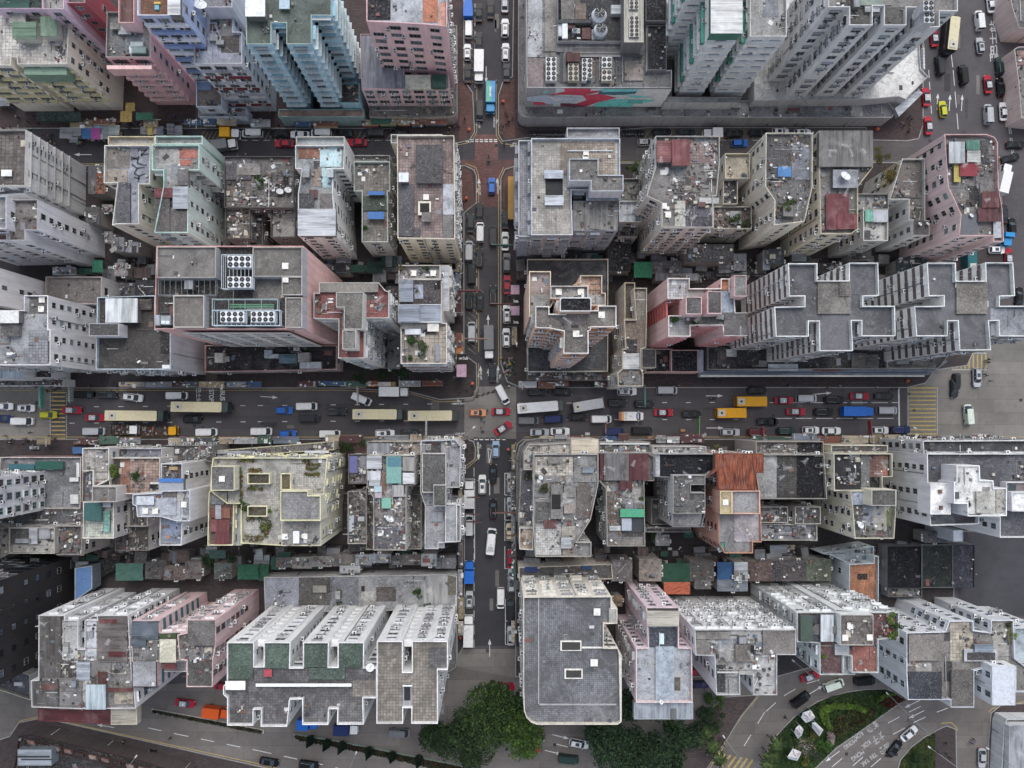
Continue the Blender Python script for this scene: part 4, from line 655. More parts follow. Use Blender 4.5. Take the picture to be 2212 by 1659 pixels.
bd('the white block with the patched grey roof', 'white block with long fins and a patched grey and red roof', 30, [
  V([(330, 350), (555, 350), (555, 390), (670, 390), (668, 640), (725, 640), (725, 392), (832, 392), (832, 350), (1100, 350), (1130, 900), (1150, 975), (1165, 1150), (700, 1155), (270, 1140), (262, 910), (328, 905)], 26, r='r#7f7b77', pk='p#c3c4c6', p=.6, deb=230, win=dict(BACK), pt=[
    ((332, 352, 520, 880), 'm#605b57', .4), ((535, 400, 665, 735), 'r#aaa9a6', .15), ((730, 400, 828, 735), 'r#b0b2b6', .15), ((838, 360, 1092, 750), 'n#6a625e', .5), ((850, 385, 1000, 420), 'n#6d2f2f', .55), ((930, 660, 1080, 710), 'n#62292c', .55), ((265, 915, 505, 1140), 'm#5f5d5a', .3), ((510, 890, 700, 1155), 'n#7d7976', .35), ((735, 945, 905, 1158), 'm#b3c3ca', 1.4), ((840, 835, 910, 950), 'm#5d3a33', .6), ((655, 755, 770, 910), 'n#a4acb5', .5), ((980, 1005, 1140, 1110), 'r#a69a85', .2), ((915, 975, 1140, 1005), 'n#6b3430', 1.2), ((565, 755, 650, 880), 'r#45413f', .2)]),
  V([(322, 1150), (950, 1160), (950, 1285), (325, 1255)], 22, 20, r='n#5f272b', p=.02, win=None, nm='awning', w='p#5f272b'), V((948, 1150, 1175, 1288), 22, 20, r='n#b5ab96', p=.02, win=None, nm='awning', w='p#b5ab96')], w='w#c9cacd')
bd('the pink block with striped gable', 'pink back walled block with a teal and white banded side', 30, [
  V([(1130, 398), (1355, 398), (1362, 500), (1600, 490), (1600, 740), (1345, 745), (1345, 968), (1130, 968)], 27, r='r#7f7b77', pk='p#b9b5b3', deb=70, win=dict(BACK, E=ST(sp=60, band=(['p#2f6f7a'], 1.1, .12, 0), pipe=0)), p=.5, pt=[((1130, 400, 1355, 560), 'n#55606a', 1.0), ((1130, 560, 1250, 618), 'n#55606a', 1.0), ((1250, 565, 1350, 740), 'r#6e6b67', .3), ((1368, 555, 1508, 755), 'r#c3bda4', .8), ((1128, 748, 1345, 968), 'r#97979a', .5), ((1390, 765, 1508, 812), 'n#6a3331', .9), ((1370, 505, 1510, 545), 'p#3a4a26', .4)]),
  V((1345, 745, 1600, 835), 24, r='r#8f8c88', p=.3, win=None, w='w#c0c0c0')], w='w#c9a5a6')
bd('the pink block with brown columns', 'pink block with brown side columns and beamed roof annex', 30, [
  V([(1605, 390), (1845, 390), (1850, 590), (1825, 740), (1822, 965), (1598, 965), (1600, 740), (1540, 730), (1520, 520), (1600, 500)], 29, r='r#6b6764', pk='p#cbb5b3', deb=60, win=dict(BACK, E=ST(ww=1.2, sp=3.2, wh=2.2, ac=.5, g='g#33221e', f='p#9a7a70')), p=.6, pt=[((1610, 395, 1840, 610), 'r#625e5b', .8), ((1600, 745, 1820, 962), 'r#55534f', .4), ((1530, 640, 1700, 735), 'r#77736f', .3)])], w='w#cba5a6')
WHT = ST(ww=1.9, sp=2.5, wh=1.5, ac=.4, led=.3, rack=.3, f='p#b5b7b8', g='g#1d2022', pipe=1.4, fl=3.1)
SIDE = ST(sp=9, ww=1.1, ac=.2, pipe=.2)
WB = dict(WHT, E=SIDE, W=SIDE, S=ST(sp=2.6, ac=.5))
bd('the white winged block with green roofs', 'white winged slab block with green painted roofs and grey tiles', 31, [
  V([(-268, 582), (-35, 582), (-35, 790), (48, 790), (48, 582), (278, 582), (272, 800), (384, 800), (384, 582), (606, 582), (602, 795), (682, 795), (682, 582), (908, 582), (905, 800), (1018, 800), (1018, 1062), (900, 1062), (905, 1288), (675, 1288), (680, 1155), (606, 1155), (602, 1290), (378, 1290), (378, 1070), (272, 1075), (248, 1306), (22, 1306), (24, 1160), (-40, 1160), (-42, 1296), (-266, 1296), (-266, 1060), (-300, 1030), (-300, 960), (-268, 920)], 36, r='t#6b6868:.75', pk='p#e3e4e5', p=1.0, win=WB, deb=30,
    pt=[((-255, 597, -45, 900), 'r#4b5d50', .5), ((50, 597, 266, 806), 'r#4b5d50', .5), ((386, 600, 596, 800), 'r#4b5d50', .5), ((686, 590, 896, 796), 'r#4b5d50', .5), ((440, 796, 745, 900), 'r#4b5d50', .5), ((-20, 936, 800, 962), 'p#dfe1e2', .7), ((52, 815, 118, 876), 'f#b53a48', .8), ((-280, 915, -110, 990), 'p#e6e6e6', 1.6), ((810, 905, 1015, 1050), 't#8c8379:.75', .08)], ha=[(104, 695), (212, 695), (495, 652), (740, 686), (848, 684), (-198, 695), (-92, 695)])], w='w#d3d5d6', group='white winged blocks with drying racks')
bd('the white winged block with tan tiled roof', 'white twin winged block with tan tiled roof and narrow light wells', 31, [
  V([(1018, 572), (1240, 572), (1240, 838), (1318, 838), (1318, 572), (1626, 572), (1626, 820), (1540, 820), (1540, 1280), (1312, 1280), (1314, 1146), (1242, 1146), (1242, 1280), (1014, 1280)], 36, r='t#8b8276:.85', pk='p#e6e6e6', p=.9, win=dict(WB, E=ST(sp=3, ac=.4)), pt=[((1460, 625, 1615, 815), 't#6d6a68:.85', .06), ((1242, 955, 1316, 1142), 'p#8f9091', .1), ((1252, 965, 1306, 1080), 'p#26282a', .14), ((1238, 950, 1322, 960), 'p#e6e6e6', .8), ((1238, 1136, 1322, 1146), 'p#e6e6e6', .8)])], w='w#d3d5d6', group='white winged blocks with drying racks')  # near-black strip in the light well is painted-in shade, flat on the roof
bd('the stained podium roof behind the winged blocks', 'long stained grey podium roof with vines behind the white winged blocks', 31, [
  V([(50, 25), (1635, 0), (1705, 15), (1705, 300), (60, 330)], 6.5, r='r#8e8e8f', pk='p#b9babb', p=.4, win=ST(sp=3), pt=[((350, 25, 620, 265), 'r#55534f', .06), ((630, 25, 860, 265), 'r#74767c', .06), ((60, 28, 345, 260), 'r#8a8e97', .06), ((1420, 10, 1630, 250), 'm#a6a5a2', .08), ((1632, 10, 1705, 175), 'r#6f6a5a', .3), ((470, 95, 585, 155), 'r#8f8b80', .7), ((885, 100, 912, 145), 'p#2f2520', .3)], deb=30),
  V([(1560, 300), (1705, 250), (1705, 760), (1690, 800), (1640, 835), (1560, 835)], 5, r='r#6a6865', p=.3, pk='p#9a9a98', win=None, nm='canopy')], w='w#9a9a99')
bd('the big tiled roof block', 'big cream block with broad grey tiled roof and rounded corner', 32, [
  V([(62, 192), (818, 188), (818, 290), (868, 290), (868, 422), (752, 425), (752, 630), (875, 632), (888, 690), (900, 1268), (868, 1288), (180, 1288), (130, 1270), (88, 1228), (68, 1170), (62, 1000)], 28.5, r='t#77787b:.6', pk='p#d5d0c3', p=1.0, win=dict(ST(ww=2.4, sp=3.6, ac=.5), N=ST(ww=2.2, sp=3.0, wh=1.2, ac=.6, led=.5, rack=.3, pipe=1.4, f='p#c4c0b4')), deb=8, pt=[
    ((380, 570, 560, 655), 'p#d9d5c9', .5), ((392, 580, 550, 648), 'p#3b3a36', .55), ((415, 812, 570, 895), 'p#d9d5c9', .5), ((428, 822, 560, 885), 'p#3b3a36', .55), ((565, 622, 752, 634), 'p#d5d2c9', .4), ((188, 200, 198, 1110), 'p#9b9b98', .2), ((200, 1110, 860, 1122), 'p#9b9b98', .2), ((665, 292, 722, 352), 'p#d8d5cb', .8), ((638, 728, 700, 788), 'p#d8d5cb', .8), ((795, 290, 868, 420), 'r#a6a399', .9)]),
  V([(870, 690), (905, 690), (905, 1262), (895, 1262)], 27.5, 24, r='p#c3bfb5', p=0, win=None, nm='cornice'), V([(20, -60), (820, -90), (830, 40), (25, 60)], 9, r='r#5a5856', p=.5, win=None, nm='annex', deb=30, pt=[((75, -65, 180, -20), 'f#27407a', .7), ((560, -75, 650, -40), 'f#2a4468', .7)])], w='w#cbc5b6')
bd('the lilac pink block', 'lilac pink block with pale grey roof, dark terrace and metal awning', 32, [
  V([(1115, 282), (1398, 282), (1395, 628), (1508, 632), (1512, 1100), (1028, 1100), (1028, 632), (1132, 628)], 28, r='r#9ca0a5', pk='p#dbc9c8', p=1.1, deb=16, win=dict(ST(ww=1.3, sp=3, ac=.6, pipe=1.2), W=ST(ww=1.2, sp=2.6, ac=.9, led=.6)), pt=[((1118, 285, 1395, 310), 'r#5f5b59', .3), ((1120, 312, 1395, 445), 'n#b9b1a0', 1.4), ((1142, 455, 1380, 625), 'r#3f444e', .06), ((1195, 620, 1355, 1095), 'r#9aa4ae', .5), ((1230, 508, 1268, 598), 'p#bcd0d4', .4)]),
  V((1010, 1095, 1518, 1242), 26.5, 25, r='m#9aa3aa', p=.02, win=None, nm='metal_awning', w='p#8d959b', pt=[((1322, 1150, 1375, 1240), 'm#6d7072', .06)])], w='w#bda5b0')
bd('the ashen block with the pipes', 'ashen grey block with stained roof, pipes and a notched front', 32, [
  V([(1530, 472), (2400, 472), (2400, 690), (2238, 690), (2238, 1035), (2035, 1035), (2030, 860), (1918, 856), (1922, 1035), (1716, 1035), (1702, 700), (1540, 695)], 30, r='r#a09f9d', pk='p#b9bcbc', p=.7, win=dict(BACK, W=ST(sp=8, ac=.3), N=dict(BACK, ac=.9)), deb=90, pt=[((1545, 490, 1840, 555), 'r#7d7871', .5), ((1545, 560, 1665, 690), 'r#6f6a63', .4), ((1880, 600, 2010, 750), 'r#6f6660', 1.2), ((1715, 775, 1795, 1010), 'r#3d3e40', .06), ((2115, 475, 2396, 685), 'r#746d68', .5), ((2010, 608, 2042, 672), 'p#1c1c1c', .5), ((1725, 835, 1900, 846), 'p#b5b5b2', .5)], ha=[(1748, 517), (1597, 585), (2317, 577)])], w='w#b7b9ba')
bd('the grey green block with maroon terraces', 'pale grey green block with maroon terraces, greenhouse and potted shrubs', 33, [
  V([(265, 325), (592, 325), (592, 300), (640, 300), (930, 325), (1140, 325), (1140, 545), (965, 560), (965, 845), (738, 845), (735, 700), (665, 700), (665, 862), (462, 862), (460, 590), (268, 580)], 29.5, r='r#6a4a47', pk='p#bcc1c0', p=.8, win=dict(BACK, N=dict(BACK, sp=2.1)), deb=40, pt=[((300, 350, 400, 572), 'p#3f4f45', 1.8), ((400, 350, 470, 572), 'r#4a4f55', .4), ((470, 345, 580, 576), 'm#c6cccf', 1.6), ((935, 345, 1085, 535), 'r#6b3f3e', .06), ((740, 620, 945, 835), 'r#8b5245', .06), ((470, 590, 655, 845), 'r#5f4141', .06), ((270, 340, 300, 575), 'r#8c8378', .1)]),
  V((638, 345, 922, 608), 32, 27, r='r#69625c', p=.25, pk='p#a3a39f', win=None, nm='stair_head', deb=14, w='w#b3b9b9', ha=[(722, 440), (680, 543), (890, 540)]), V([(638, 690), (765, 690), (765, 860), (660, 860)], 28, 0, r='r#a3a9a8', p=.3, win=None, nm='wall')], w='w#b7bfbe')
WB2 = ST(ww=1.3, sp=2.8, wh=1.6, ac=.4, f='p#c9d0d8', g='g#33383d')
bd('the pale blue stepped block', 'pale blue white block with stepped square roofs at lower right', 33, [
  V([(1205, 500), (1540, 490), (1570, 398), (1780, 398), (1780, 480), (1930, 500), (1930, 392), (2122, 392), (2135, 720), (2240, 800), (2400, 800), (2400, 1010), (2140, 1010), (2140, 790), (1930, 790), (1785, 830), (1785, 1140), (1585, 1140), (1585, 1075), (1218, 1075), (1205, 840)], 22, r='r#75706b', pk='p#ced5dc', p=.9, win=WB2, deb=60, pt=[
    ((1225, 515, 1505, 740), 'r#7b756d', .9), ((1580, 408, 1772, 745), 't#b3a893:1.1', .1), ((1940, 400, 2110, 560), 'r#97938a', .06), ((1950, 560, 2080, 780), 'r#9a968e', .06), ((1700, 640, 1985, 745), 'r#a9abae', .9), ((1790, 600, 1950, 665), 'n#7f8b9a', 1.5), ((1725, 670, 1965, 735), 'r#4a4547', .95), ((1222, 835, 1508, 1068), 'r#3a3d45', .9), ((1590, 822, 1780, 1132), 'r#5d5853', .9), ((2070, 440, 2110, 600), 'p#5a5a36', .3)], ha=[(1268, 628), (1348, 626), (1440, 620)]),
  V((1938, 785, 2138, 1122), 25, 0, r='p#b9bec6', p=.05, win=WB2, w='w#c3c7cc'), V((2130, 460, 2400, 760), 20, r='r#9aa6ad', win=WB2)], w='w#b9bec3')
# ---------------------------------------------------------------- frame edge blocks
bd('the dark block at the top right edge', 'grey block with orange shop sign at the top right edge', 3, [V([(2085, -100), (2500, -100), (2500, 260), (2170, 240), (2110, 60)], 7, r='r#6b6866', deb=25, pk='p#a9a5a2'), V([(2128, 420), (2165, 400), (2520, 390), (2520, 1050), (2190, 1010), (2165, 700)], 6, r='r#86807c', pk='p#b0aaa6', deb=50, pt=[((2150, 430, 2400, 560), 'r#8c6f68', .2), ((2170, 600, 2400, 980), 'r#77726f', .2)])], w='w#a8938c', win=ST(sp=2.6, ac=.5))
SR = bd('the shop row with red frames', 'low shop row with dark red roof frames and white pergola', 30, [
  V([(160, 1385), (260, 1370), (1230, 1600), (1600, 1720), (1600, 1900), (60, 1900), (130, 1600)], 5.5, r='r#33302f', p=.4, pk='p#3a2424', win=ST(sp=2.5), deb=40), V((150, 1500, 442, 1640), 8, 5, r='n#a3acb5', p=.05, win=None, nm='pergola', w='p#7f888e', pt=[((150, 1560, 420, 1570), 'p#3a3d40', .3), ((180, 1585, 440, 1592), 'p#3a3d40', .3)])], w='w#4a4040', name='shop_row')
for i in range(12):
    x, y = 200+i*106, 1398+i*25.5
    for (dx, dy), (ex, ey) in (((0, 0), (106, 25)), ((0, 62), (106, 87)), ((0, 0), (14, 62))):
        m = MB(); m.tube(TW(30, x+dx, y+dy, 6.2), TW(30, x+ex, y+ey, 6.2), .13, 'p#3d2423'); m.build('roof_beam', SR)
    m = MB(); P = ccw([tuple(TW(30, x+a, y+b, 5.9).xy) for a, b in ((30, 22), (90, 36), (96, 66), (36, 52))]); m.prism(P, 5.1, 5.9, ['r#8a6a60', 'r#3a2a26', 'r#a3887a'][i % 3]); m.build('roof_panel', SR)
bd('the ribbed white hall', 'white ribbed roof hall at the lower right corner', 33, [V([(2065, 1240), (2400, 1240), (2400, 1900), (2010, 1900), (2040, 1300)], 4.5, r='r#6d6a6c', p=.6, pk='p#b9c1c6', win=ST(sp=3)), V([(2130, 1290), (2400, 1290), (2400, 1900), (2080, 1900), (2085, 1300)], 6, 4, r='m#9a9da2', p=.1, win=None, nm='ribbed_roof')], w='w#9fa3a6', name='hall')
bd('the dark flat roofs at the right', 'flat black and dark green felt roofs beside the dark yard', 23, [
  V((1042, 1365, 1335, 1720), 5, r='s#10121a', p=.3, pk='p#1d2024', deb=3), V((1335, 1350, 1605, 1720), 5.2, r='s#232a28', p=.15, deb=6), V((1600, 1350, 1790, 1720), 4.5, r='r#363843', p=.3, pk='p#3a3d44', deb=4), V((1050, 1720, 1340, 1800), 4, r='r#7b7874', deb=20), V((1605, 1225, 1690, 1325), 12, r='p#d9dcde', p=.1, w='p#b9bdc0')], w='w#6b6b6d')
bd('the small block with terracotta roof', 'small pale blue block with herringbone terracotta roof', 23, [
  V([(715, 1520), (925, 1508), (928, 1450), (968, 1450), (965, 1870), (712, 1860)], 11, r='t#b5764d:.5', pk='p#aeb9c0', win=WB2, pt=[((785, 1600, 870, 1650), 'r#2d1f1c', .06)]), V([(485, 1430), (925, 1365), (925, 1510), (712, 1515), (560, 1440)], 8, r='r#8f979c', win=WB2, deb=10)], w='w#b3c0c8')
# low huts and sheds in the back alleys
HUTS = [(12, [(1010, 585, 1165, 720, 'f#1f7d58', 5), (798, 375, 980, 660, 'r#14151c', 7), (600, 570, 770, 640, 'r#6d6a69', 5), (1470, 440, 1690, 580, 'r#35363a', 9), (1690, 440, 1862, 575, 'r#333437', 9), (1870, 520, 1970, 655, 'r#7b7e86', 5), (1170, 590, 1260, 680, 'r#6e6b69', 4.5), (1260, 580, 1420, 690, 'r#5c5c60', 4.5), (90, 600, 385, 650, 'r#4a433c', 5), (395, 500, 560, 640, 'r#2c2c30', 4.5), (360, 690, 430, 750, 'f#24694a', 5), (1200, 690, 1560, 740, 'm#7d7f84', 5), (2120, 490, 2170, 650, 'm#8c99a3', 5)]),
  (13, [(740, 440, 900, 560, 'r#3b3c40', 6), (1120, 570, 1380, 660, 'r#26353a', 5), (30, 480, 150, 600, 'r#3a444c', 6), (450, 600, 700, 660, 'r#2b2b30', 4)]),
  (11, [(795, 610, 915, 675, 'f#1d4438', 5), (935, 575, 1065, 680, 'f#173a30', 5), (655, 600, 790, 690, 'r#3b3d40', 4.5), (1100, 800, 1200, 900, 'r#3c3d42', 5), (1115, 1190, 1215, 1500, 'r#8a8a87', 5)]),
  (10, [(740, 120, 850, 260, 'r#4b4a4b', 7), (880, 100, 960, 150, 'm#8a8782', 6), (900, 330, 960, 420, 'r#6a6762', 6), (790, 570, 880, 675, 'f#1f6a50', 5), (455, 635, 640, 695, 'n#9aa3ac', 5), (640, 640, 790, 690, 'f#1d4a3c', 4.5), (985, 600, 1090, 700, 'r#8c8784', 6), (1050, 420, 1180, 500, 'n#9a9b9e', 7), (960, 380, 1060, 490, 'r#6d6d73', 8), (1165, 745, 1325, 860, 'r#2a2c31', 10), (1030, 770, 1150, 870, 'r#4b4a49', 8)]),
  (20, [(990, 1510, 1225, 1659, 'f#3f6b5e', 6), (1250, 1500, 1380, 1640, 'r#4d4b4b', 6), (1590, 1500, 1720, 1640, 'r#6a625d', 6), (1790, 1400, 1935, 1470, 'f#33544c', 5), (2035, 1520, 2212, 1650, 'f#1f5a44', 6), (1400, 1540, 1580, 1650, 'r#6b5d58', 5), (1840, 1515, 1985, 1640, 'r#4b5550', 5)]),
  (21, [(300, 1460, 455, 1550, 'r#8b8680', 5), (455, 1455, 625, 1535, 'r#908b84', 5), (840, 1440, 970, 1520, 'm#8f979f', 6), (970, 1435, 1135, 1500, 'm#9a9fa6', 6), (1405, 1435, 1525, 1530, 'm#a6a8aa', 7), (1525, 1470, 1690, 1550, 'r#77777a', 6), (705, 1535, 870, 1590, 'n#a9abad', 6), (630, 1440, 840, 1530, 'r#6d6560', 5), (1235, 1440, 1405, 1520, 'r#77706a', 5), (0, 1520, 90, 1659, 'f#20573f', 5), (160, 1465, 290, 1540, 'r#5f5d5a', 5), (1150, 1450, 1230, 1520, 'r#6a665f', 5), (780, 1345, 960, 1400, 'r#4f4d4b', 5)]),
  (22, [(820, 1485, 990, 1659, 'r#77706e', 8), (1060, 1480, 1240, 1659, 'r#93857a', 8), (1250, 1510, 1490, 1700, 'f#1f4d39', 7), (1495, 1490, 1690, 1659, 'r#55504c', 7), (1725, 1500, 1870, 1659, 'f#2a5a8a', 7), (1875, 1505, 1980, 1659, 'n#a9b0b4', 8), (1990, 1500, 2190, 1659, 'r#5d4a45', 7), (1200, 1270, 1310, 1355, 'r#8a8b8d', 5), (1440, 1235, 1520, 1290, 'f#2a5f4f', 4), (690, 1445, 770, 1659, 'r#4d4d50', 5)]),
  (23, [(-60, 1490, 90, 1659, 'r#4a4650', 7), (90, 1490, 340, 1659, 'r#4b4648', 7), (340, 1480, 555, 1659, 'r#56604e', 7), (1360, 1240, 1600, 1330, 'r#5a595b', 5)]),
  (32, [(1265, 65, 1492, 170, 'f#b5552f', 8), (840, 190, 905, 270, 'r#8a6a3a', 5), (1730, 50, 1980, 140, 'n#6d7680', 7), (1535, 55, 1665, 120, 'r#6d6a68', 7)]), (0, [(762, 1435, 815, 1655, 'm#55585b', 6), (820, 1490, 895, 1655, 'r#8a4f30', 6), (770, 1425, 890, 1485, 'r#5d5a57', 5), (1075, 880, 1155, 950, 'f#a08a35', 4), (1030, 950, 1130, 1045, 'f#a38736', 4), (1165, 965, 1312, 1030, 'f#2f6b52', 4)]), (1, [(965, 1008, 1140, 1058, 'f#2a5c4c', 3.6)])]
COLN = {'f#1f7d58': 'bright green tarp', 'r#14151c': 'black felt', 'f#24694a': 'green tarp', 'f#1d4438': 'dark green tarp', 'f#173a30': 'very dark green tarp', 'f#1f6a50': 'green tarp', 'f#1d4a3c': 'dark green tarp', 'f#3f6b5e': 'faded green tarp', 'f#33544c': 'dull green tarp', 'f#1f5a44': 'green tarp', 'f#20573f': 'green tarp', 'f#1f4d39': 'dark green tarp', 'f#2a5a8a': 'blue tarp', 'f#2a5f4f': 'teal tarp', 'f#b5552f': 'orange tarp', 'f#a08a35': 'yellow tarp', 'f#a38736': 'mustard tarp', 'f#2f6b52': 'green canopy', 'f#2a5c4c': 'dark green canopy'}
def near(P, excl=None):
    best = None
    for k, (r_, PP, z) in BL.items():
        if k == excl: continue
        d = min((Vector(a)-Vector(P[:2])).length for a in PP+[r_.location.xy])
        if best is None or d < best[0]: best = (d, k, r_)
    return best[1], best[2]
def shade(h):
    c = lin(h.split('#')[1][:6]); l = sum(c)/3; mx, mn = max(c), min(c)
    tone = 'black' if l < .02 else 'dark' if l < .08 else 'mid' if l < .2 else 'pale'
    if mx-mn < .35*mx: return tone+' grey' if tone != 'black' else 'black'
    i = c.index(mx); return tone+(' brown' if i == 0 else ' green' if i == 1 else ' blue grey')
def where(P, Q_):
    dx, dy = P[0]-Q_[0], P[1]-Q_[1]
    return ('right of' if dx > 0 else 'left of') if abs(dx) > abs(dy) else ('above' if dy > 0 else 'below')
hr = random.Random(5)
for t, L in HUTS:
    for x0, y0, x1, y1, k, z in L:
        z += hr.uniform(0, .6)
        P = wp(t, (x0, y0, x1, y1), z); c = (sum(p[0] for p in P)/4, sum(p[1] for p in P)/4)
        soft = k[0] == 'f'; root = empty('tarp_shelter' if soft else 'alley_hut', (c[0], c[1], 0))
        m = MB()
        if soft:
            for p in inset(P, .25): m.box((p[0], p[1], 0), (.12, .12, z-.1), 'p#77777a')
            m.build('pole', root); m = MB(); nx, ny = 7, 6; b0 = len(m.v)
            f = lambda i, j: (Vector(P[0]).lerp(P[1], i/nx)).lerp(Vector(P[3]).lerp(P[2], i/nx), j/ny)
            G = [[(*f(i, j), z+hr.uniform(-.18, .12)) for j in range(ny+1)] for i in range(nx+1)]
            for i in range(nx):
                for j in range(ny): m.poly([G[i][j], G[i+1][j], G[i+1][j+1], G[i][j+1]], k)
            m.build('tarpaulin', root)
        else:
            m.prism(P, 0, z-.15, 'w#77736f', top=False); m.build('wall', root); m = MB(); Pe = inset(P, -.15); m.prism(Pe, z-.15, z, k, k); m.build('roof', root)
            m = MB(); junk(m, inset(P, .3), z, int(hr.uniform(4, 12)), hr); m.build('roof_junk', root)['kind'] = 'stuff'
            for q in range(hr.randint(1, 4)):
                e = hr.randint(0, 3); a, b = Vector(P[e]), Vector(P[(e+1) % 4]); d = b-a
                if d.length < 2: continue
                d.normalize(); pt = a.lerp(b, hr.uniform(.15, .85))
                link('air_conditioner', ac_mesh(), root, (pt.x-c[0], pt.y-c[1], z-.9), math.atan2(-d.x, d.y)-math.pi/2)
        nb, nr = near(c); kd = COLN.get(k)
        base = (kd+' shelter' if soft else shade(k)+' roofed alley hut')
        w = where(c, nr.location); tag(root, uniq([f'{base} {w} {nb}', f'{base} close {w} {nb}', f'smaller {base} {w} {nb}', f'narrow {base} {w} {nb}', f'junk covered {base} {w} {nb}']), 'shelter' if soft else 'hut', 'huts and tarps in the back alleys')
# ---------------------------------------------------------------- ground, pavements, markings
ZI = [0]
def sheet(name, pts, z, k, t=None, kind='structure'):
    if z == 0: ZI[0] += 1; z = .0005*ZI[0]
    elif z in (.15, .006): ZI[0] += 1; z += .0006*ZI[0]
    m = MB(); m.poly([(*p, z) for p in ccw([tuple(TW(t, x, y, z).xy) for x, y in rect(pts)])], k); o = m.build(name)
    if kind: o['kind'] = kind
    return o
def slab(name, pts, z0, z1, k, t=None, kk='p#8b8985'):
    P = ccw([tuple(TW(t, x, y, z1).xy) for x, y in rect(pts)]); m = MB(); I = inset(P, .22)
    m.prism(P, z0, z1, kk, top=False)
    n = len(P)
    for i in range(n): j = (i+1) % n; m.poly([(*P[i], z1), (*P[j], z1), (*I[j], z1), (*I[i], z1)], kk)
    m.poly([(*p, z1) for p in I], k); o = m.build(name); o['kind'] = 'structure'; return o
m = MB(); m.poly([(-1500, -1500, -.02), (1500, -1500, -.02), (1500, 1500, -.02), (-1500, 1500, -.02)], 'a#4d4b4d'); structure(m.build('ground'))
BR = 'b#4d3e3d'; JR = 'b#6d4a45'; CC = 'a#75736f:1'
sheet('road', (-250, 838, 2500, 948), .0, 'a#504e50:1')                      # the wide main road
sheet('road', (1000, -200, 1112, 345), .0, 'a#434145'); sheet('road', (1000, 432, 1112, 838), .0, 'a#454447:1'); sheet('road', (1000, 948, 1115, 1395), .0, 'a#3a3a3e')
sheet('road', [(985, 345), (1112, 345), (1112, 408), (1080, 432), (1030, 432), (985, 370)], .004, JR)       # brick junction
sheet('road', (1026, 290, 1076, 345), .004, 'b#74504a'); sheet('road', (-200, 277, 1000, 358), .0, 'a#3c3b3f'); sheet('road', (1112, 277, 2000, 354), .0, 'a#565353:1')
sheet('road', [(1975, -200), (2180, -200), (2185, 345), (2500, 360), (2500, 740), (2180, 740), (2172, 560), (2165, 345), (1975, 320)], .0, 'a#4f4d50')
sheet('road', (1960, 735, 2500, 948), .006, CC); sheet('road', (-250, 838, 110, 948), .006, CC); sheet('road', (1003, 835, 1115, 948), .006, CC); sheet('road', (985, 1402, 1118, 1470), .004, CC)
sheet('road', [(-250, 1470), (330, 1480), (985, 1440), (1118, 1465), (1700, 1440), (1950, 1400), (2500, 1400), (2500, 2100), (-250, 2100)], .0, 'a#6b6764:1')
for q in ((0, 562, 985, 606), (1120, 556, 2000, 606), (-250, 1176, 985, 1222), (1130, 1176, 2000, 1226), (240, 360, 300, 835), (470, 365, 860, 560), (690, 605, 865, 800)): sheet('alley', q, .15, 'a#2f2d2f')  # darker than the streets: the shade between the buildings is put into the colour
m = MB(); arng = random.Random(8)
for q, n in (((240, 560, 985, 606), 190), ((1120, 556, 2000, 606), 260), ((0, 1178, 985, 1220), 200), ((1130, 1178, 2000, 1224), 240)):
    Pq = wp(None, q, .2); junk(m, Pq, .16, n, arng, 1.6)
    for i in range(n//4): u, v = arng.uniform(q[0], q[2]), arng.uniform(q[1], q[3]); c = W(u, v); m.box((c.x, c.y, .16), (arng.uniform(1.5, 4), arng.uniform(1.2, 3), arng.uniform(1, 4)), 'w#5a5856', arng.gauss(0, .06), arng.choice(['m#6d7074', 'n#8a8c8e', 'm#5a4a46', 'r#6a6764', 'n#9aa0a4', 'f#2f5a4a']))
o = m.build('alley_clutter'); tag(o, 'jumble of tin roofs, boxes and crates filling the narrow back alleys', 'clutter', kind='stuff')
for q in ([(930, 360), (1003, 362), (1020, 372), (1026, 440), (1000, 458), (990, 470), (990, 362)], [(1086, 460), (1086, 385), (1096, 368), (1112, 362), (1112, 460)], [(992, 180), (1001, 180), (1020, 204), (1022, 284), (1010, 300), (992, 305)], [(1080, 208), (1090, 178), (1110, 170), (1112, 296), (1088, 301), (1080, 288)]): sheet('brick_paving', q, .15, 'b#66463f')
sheet('road', (1031, 432.3, 1080, 447), .004, JR)
sheet('yard', (2070, 1150, 2500, 1330), .004, 'a#3d3d42')
slab('pavement', [(-250, -250), (1003, -250), (1003, 172), (1022, 200), (1026, 285), (1015, 303), (985, 310), (860, 308), (850, 278), (-250, 278)], -.01, .14, BR)
slab('pavement', [(1112, -250), (1995, -250), (1995, 270), (1985, 300), (1960, 305), (1880, 303), (1870, 276), (1405, 276), (1140, 298), (1085, 306), (1076, 290), (1076, 205), (1086, 175), (1106, 165)], -.01, .14, BR)
slab('pavement', [(-250, 357), (955, 356), (972, 357), (1005, 357), (1024, 366), (1030, 380), (1030, 438), (1003, 460), (1003, 765), (1030, 785), (1031, 838), (1020, 860), (950, 864), (885, 847), (740, 839), (-250, 839)], -.01, .14, 'b#453c3c')
slab('pavement', [(1081, 785), (1081, 385), (1090, 365), (1115, 357), (1130, 352), (1900, 350), (1985, 350), (2160, 338), (2172, 565), (2130, 700), (2090, 790), (2020, 800), (2000, 828), (1960, 838), (1125, 838), (1095, 825)], -.01, .14, 'b#453c3c')
slab('pavement', [(-250, 948), (1010, 948), (1024, 953), (1028, 968), (1027, 992), (1004, 1010), (1004, 1392), (992, 1415), (960, 1436), (420, 1440), (330, 1482), (85, 1482), (55, 1440), (-250, 1440)], -.01, .14, 'b#463d3d')
